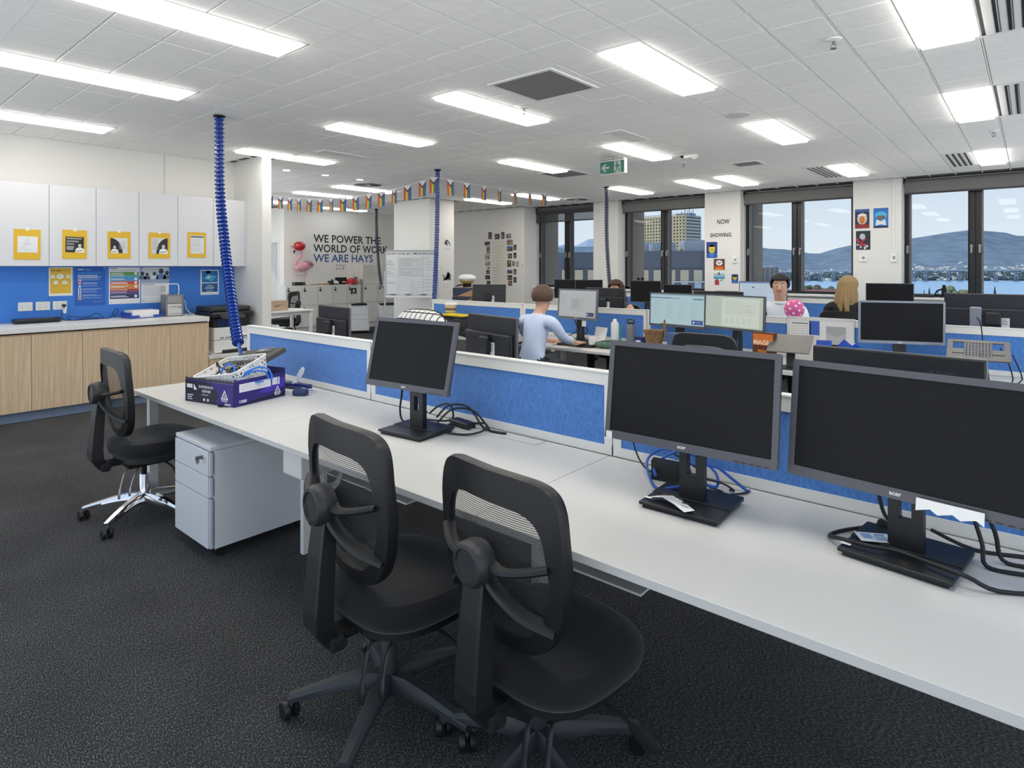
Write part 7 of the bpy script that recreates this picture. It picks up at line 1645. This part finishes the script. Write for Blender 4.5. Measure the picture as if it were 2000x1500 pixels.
g.bx(-8, 0, 4, 9, Ht-.6, Ht+1.2); g.tube([(-13, 4, Ht), (-13, 4, Ht+3.2), (-10.5, 4, Ht+2.6)], .15, 6); g.obj('roof_masts', mat('mast_blue', '6C86A8', .5), tw)
# dark low building next door
lb = thing('slate_building', 'low slate-coloured building with pale window bays close outside', 'building', (*at(1240, 62), WZ), rz=rad(40.5)-.12)
SL = mat('slate_cladding', '5A6374', .55, noise=(.6, .06)); PB = mat('pale_bay', 'B8B09C', .8)
Mz = -WZ
g = G(); g.bx(-8, 8.2, 0, 12, 0, Mz+3.0); g.obj('slate_wall', SL, lb)
g = G(); g.bx(-.4, 8.3, -.3, .1, Mz+1.45, Mz+3.12); g.bx(-7, -.6, -.28, .1, Mz+1.4, Mz+2.9); g.obj('parapet_band', mat('slate_dark', '4B5466', .5), lb)
for k in range(12):
    x = -7.4+1.32*k
    g = G(); g.bx(x, x+.82, -.22, .05, Mz+.1, Mz+1.2); b_ = g.obj('window_bay', PB, lb)
    g = G(); g.bx(x+.08, x+.74, -.16, .02, Mz-1.6, Mz-.05); g.obj('bay_pane', mat('bay_glass_blue', '9FB4C6', .1), b_)
g = G(); g.bx(-7.5, 8.2, -.24, .04, Mz-.05, Mz+.06); g.obj('sill_band', mat('pale_band', 'C4CCD4', .6), lb)
g = G(); g.bx(1.2, 4.5, 3, 6, Mz+3.0, Mz+4.1); g.bx(5.2, 7.4, 2, 5, Mz+3.0, Mz+4.3); g.cyl((2.2, 2, Mz+3), (2.2, 2, Mz+3.9), .6, n=14); g.obj('roof_plant', mat('plant_pale', '9AA6B4', .5), lb)
# brick and pale neighbours low down, trees
def tree(label, px, D, top_py, r, conic, col):
    x, y = at(px, D); z1 = zat(top_py, D); t = thing('pine_tree' if conic else 'garden_tree', label, 'tree', (x, y, WZ))
    h = z1-WZ; g = G(); g.cyl((0, 0, 0), (0, 0, h*.85), r*.12, r*.04, n=8); g.obj('trunk', mat('bark', '5A4A3E', .9), t)
    g = G(); rn = random.Random(int(px))
    if conic:
        for k in range(9): z = h*.35+h*.65*k/9; rr = r*(1-k/9.5); g.lathe([(rr, z), (rr*.7, z+h*.03), (.05, z+h*.09)], n=10)
    else:
        for k in range(70):
            a, b = rn.uniform(0, 2*PI), rn.uniform(-1, 1); q = rn.uniform(.3, 1)
            g.sphere((r*q*math.cos(a)*math.sqrt(1-b*b), r*q*math.sin(a)*math.sqrt(1-b*b), h-r*.8+r*.8*b*q), r*rn.uniform(.12, .24), 6, 4)
    g.obj('foliage', mat('foliage_'+col, col, .9, noise=(.5, .3)), t)
for px, D, py, r, con, col, lab in ((1805, 220, 569, 2.2, True, '2E4240', 'small dark pine left of the tallest one in the rightmost window'), (1815, 220, 565, 3.4, True, '2E4240', 'tallest dark pine at the left of the rightmost window'), (1832, 230, 570, 2.4, True, '2E4240', 'small dark pine right of the tallest one in the rightmost window'), (1878, 210, 561, 7, False, '7A8266', 'round olive tree in the middle of the rightmost window'), (1943, 220, 562, 3.2, True, '2E4240', 'dark pine right of the centre mullion in the rightmost window'),
    (1590, 160, 556, 6, False, '5E6656', 'bushy grey-green tree at the bottom of the bridge-view window'), (1618, 165, 560, 5, False, '4E5A4C', 'darker bushy tree beside it in the bridge-view window'), (1085, 90, 492, 4.2, False, '6E7A6A', 'grey-green tree behind the leftmost window'), (1065, 95, 500, 4, False, '76806E', 'paler tree at the left edge of the leftmost window')):
    tree(lab, px, D, py, r, con, col)
def house(label, px, D, top_py, w, d, wallc, roofc):
    x, y = at(px, D); z1 = zat(top_py, D); h = z1-WZ; t = thing('house', label, 'building', (x, y, WZ), rz=rad(40.5))
    g = G(); g.bx(-w/2, w/2, 0, d, 0, h-2); g.obj('house_wall', mat('hw_'+wallc, wallc, .8), t)
    g = G(); g.prism([(-.4, h-2), (d+.4, h-2), (d/2, h)], -w/2-.4, w/2+.4, Matrix(((0, 0, 1, 0), (1, 0, 0, 0), (0, 1, 0, 0), (0, 0, 0, 1)))); g.obj('house_roof', mat('hr_'+roofc, roofc, .8), t)
    for k in range(3):
        g = G(); g.bx(-w*.35+w*.28*k, -w*.35+w*.28*k+w*.14, -.1, .1, h-5, h-3); g.obj('window', DKG, t)
house('house with a dull red roof below the bridge', 1600, 140, 567, 12, 8, 'C8B8B0', '9A5A58')
house('pale house with a grey roof behind the leftmost window', 1090, 70, 517, 6, 6, 'D2D0C8', 'A8AAA8')
for px, D, py, w, h, col, lab in ((1488, 75, 522, 5, 1, '5A6068', 'grey louvred plant room at the left of the bridge-view window'),):
    t = thing('plant_room', lab, 'building', (*at(px, D), WZ), rz=rad(40.5)); z1 = zat(py, D)-WZ
    g = G(); g.bx(-w/2, w/2*.8, 0, 5, 0, z1); g.obj('plant_wall', mat('plant_grey', '70767E', .7), t)
    for k in range(9):
        g = G(); x = -w/2+w*.9*k/8; g.bx(x-.06, x+.06, -.1, .02, z1-2.6, z1); g.obj('plant_fin', GREYM, t)
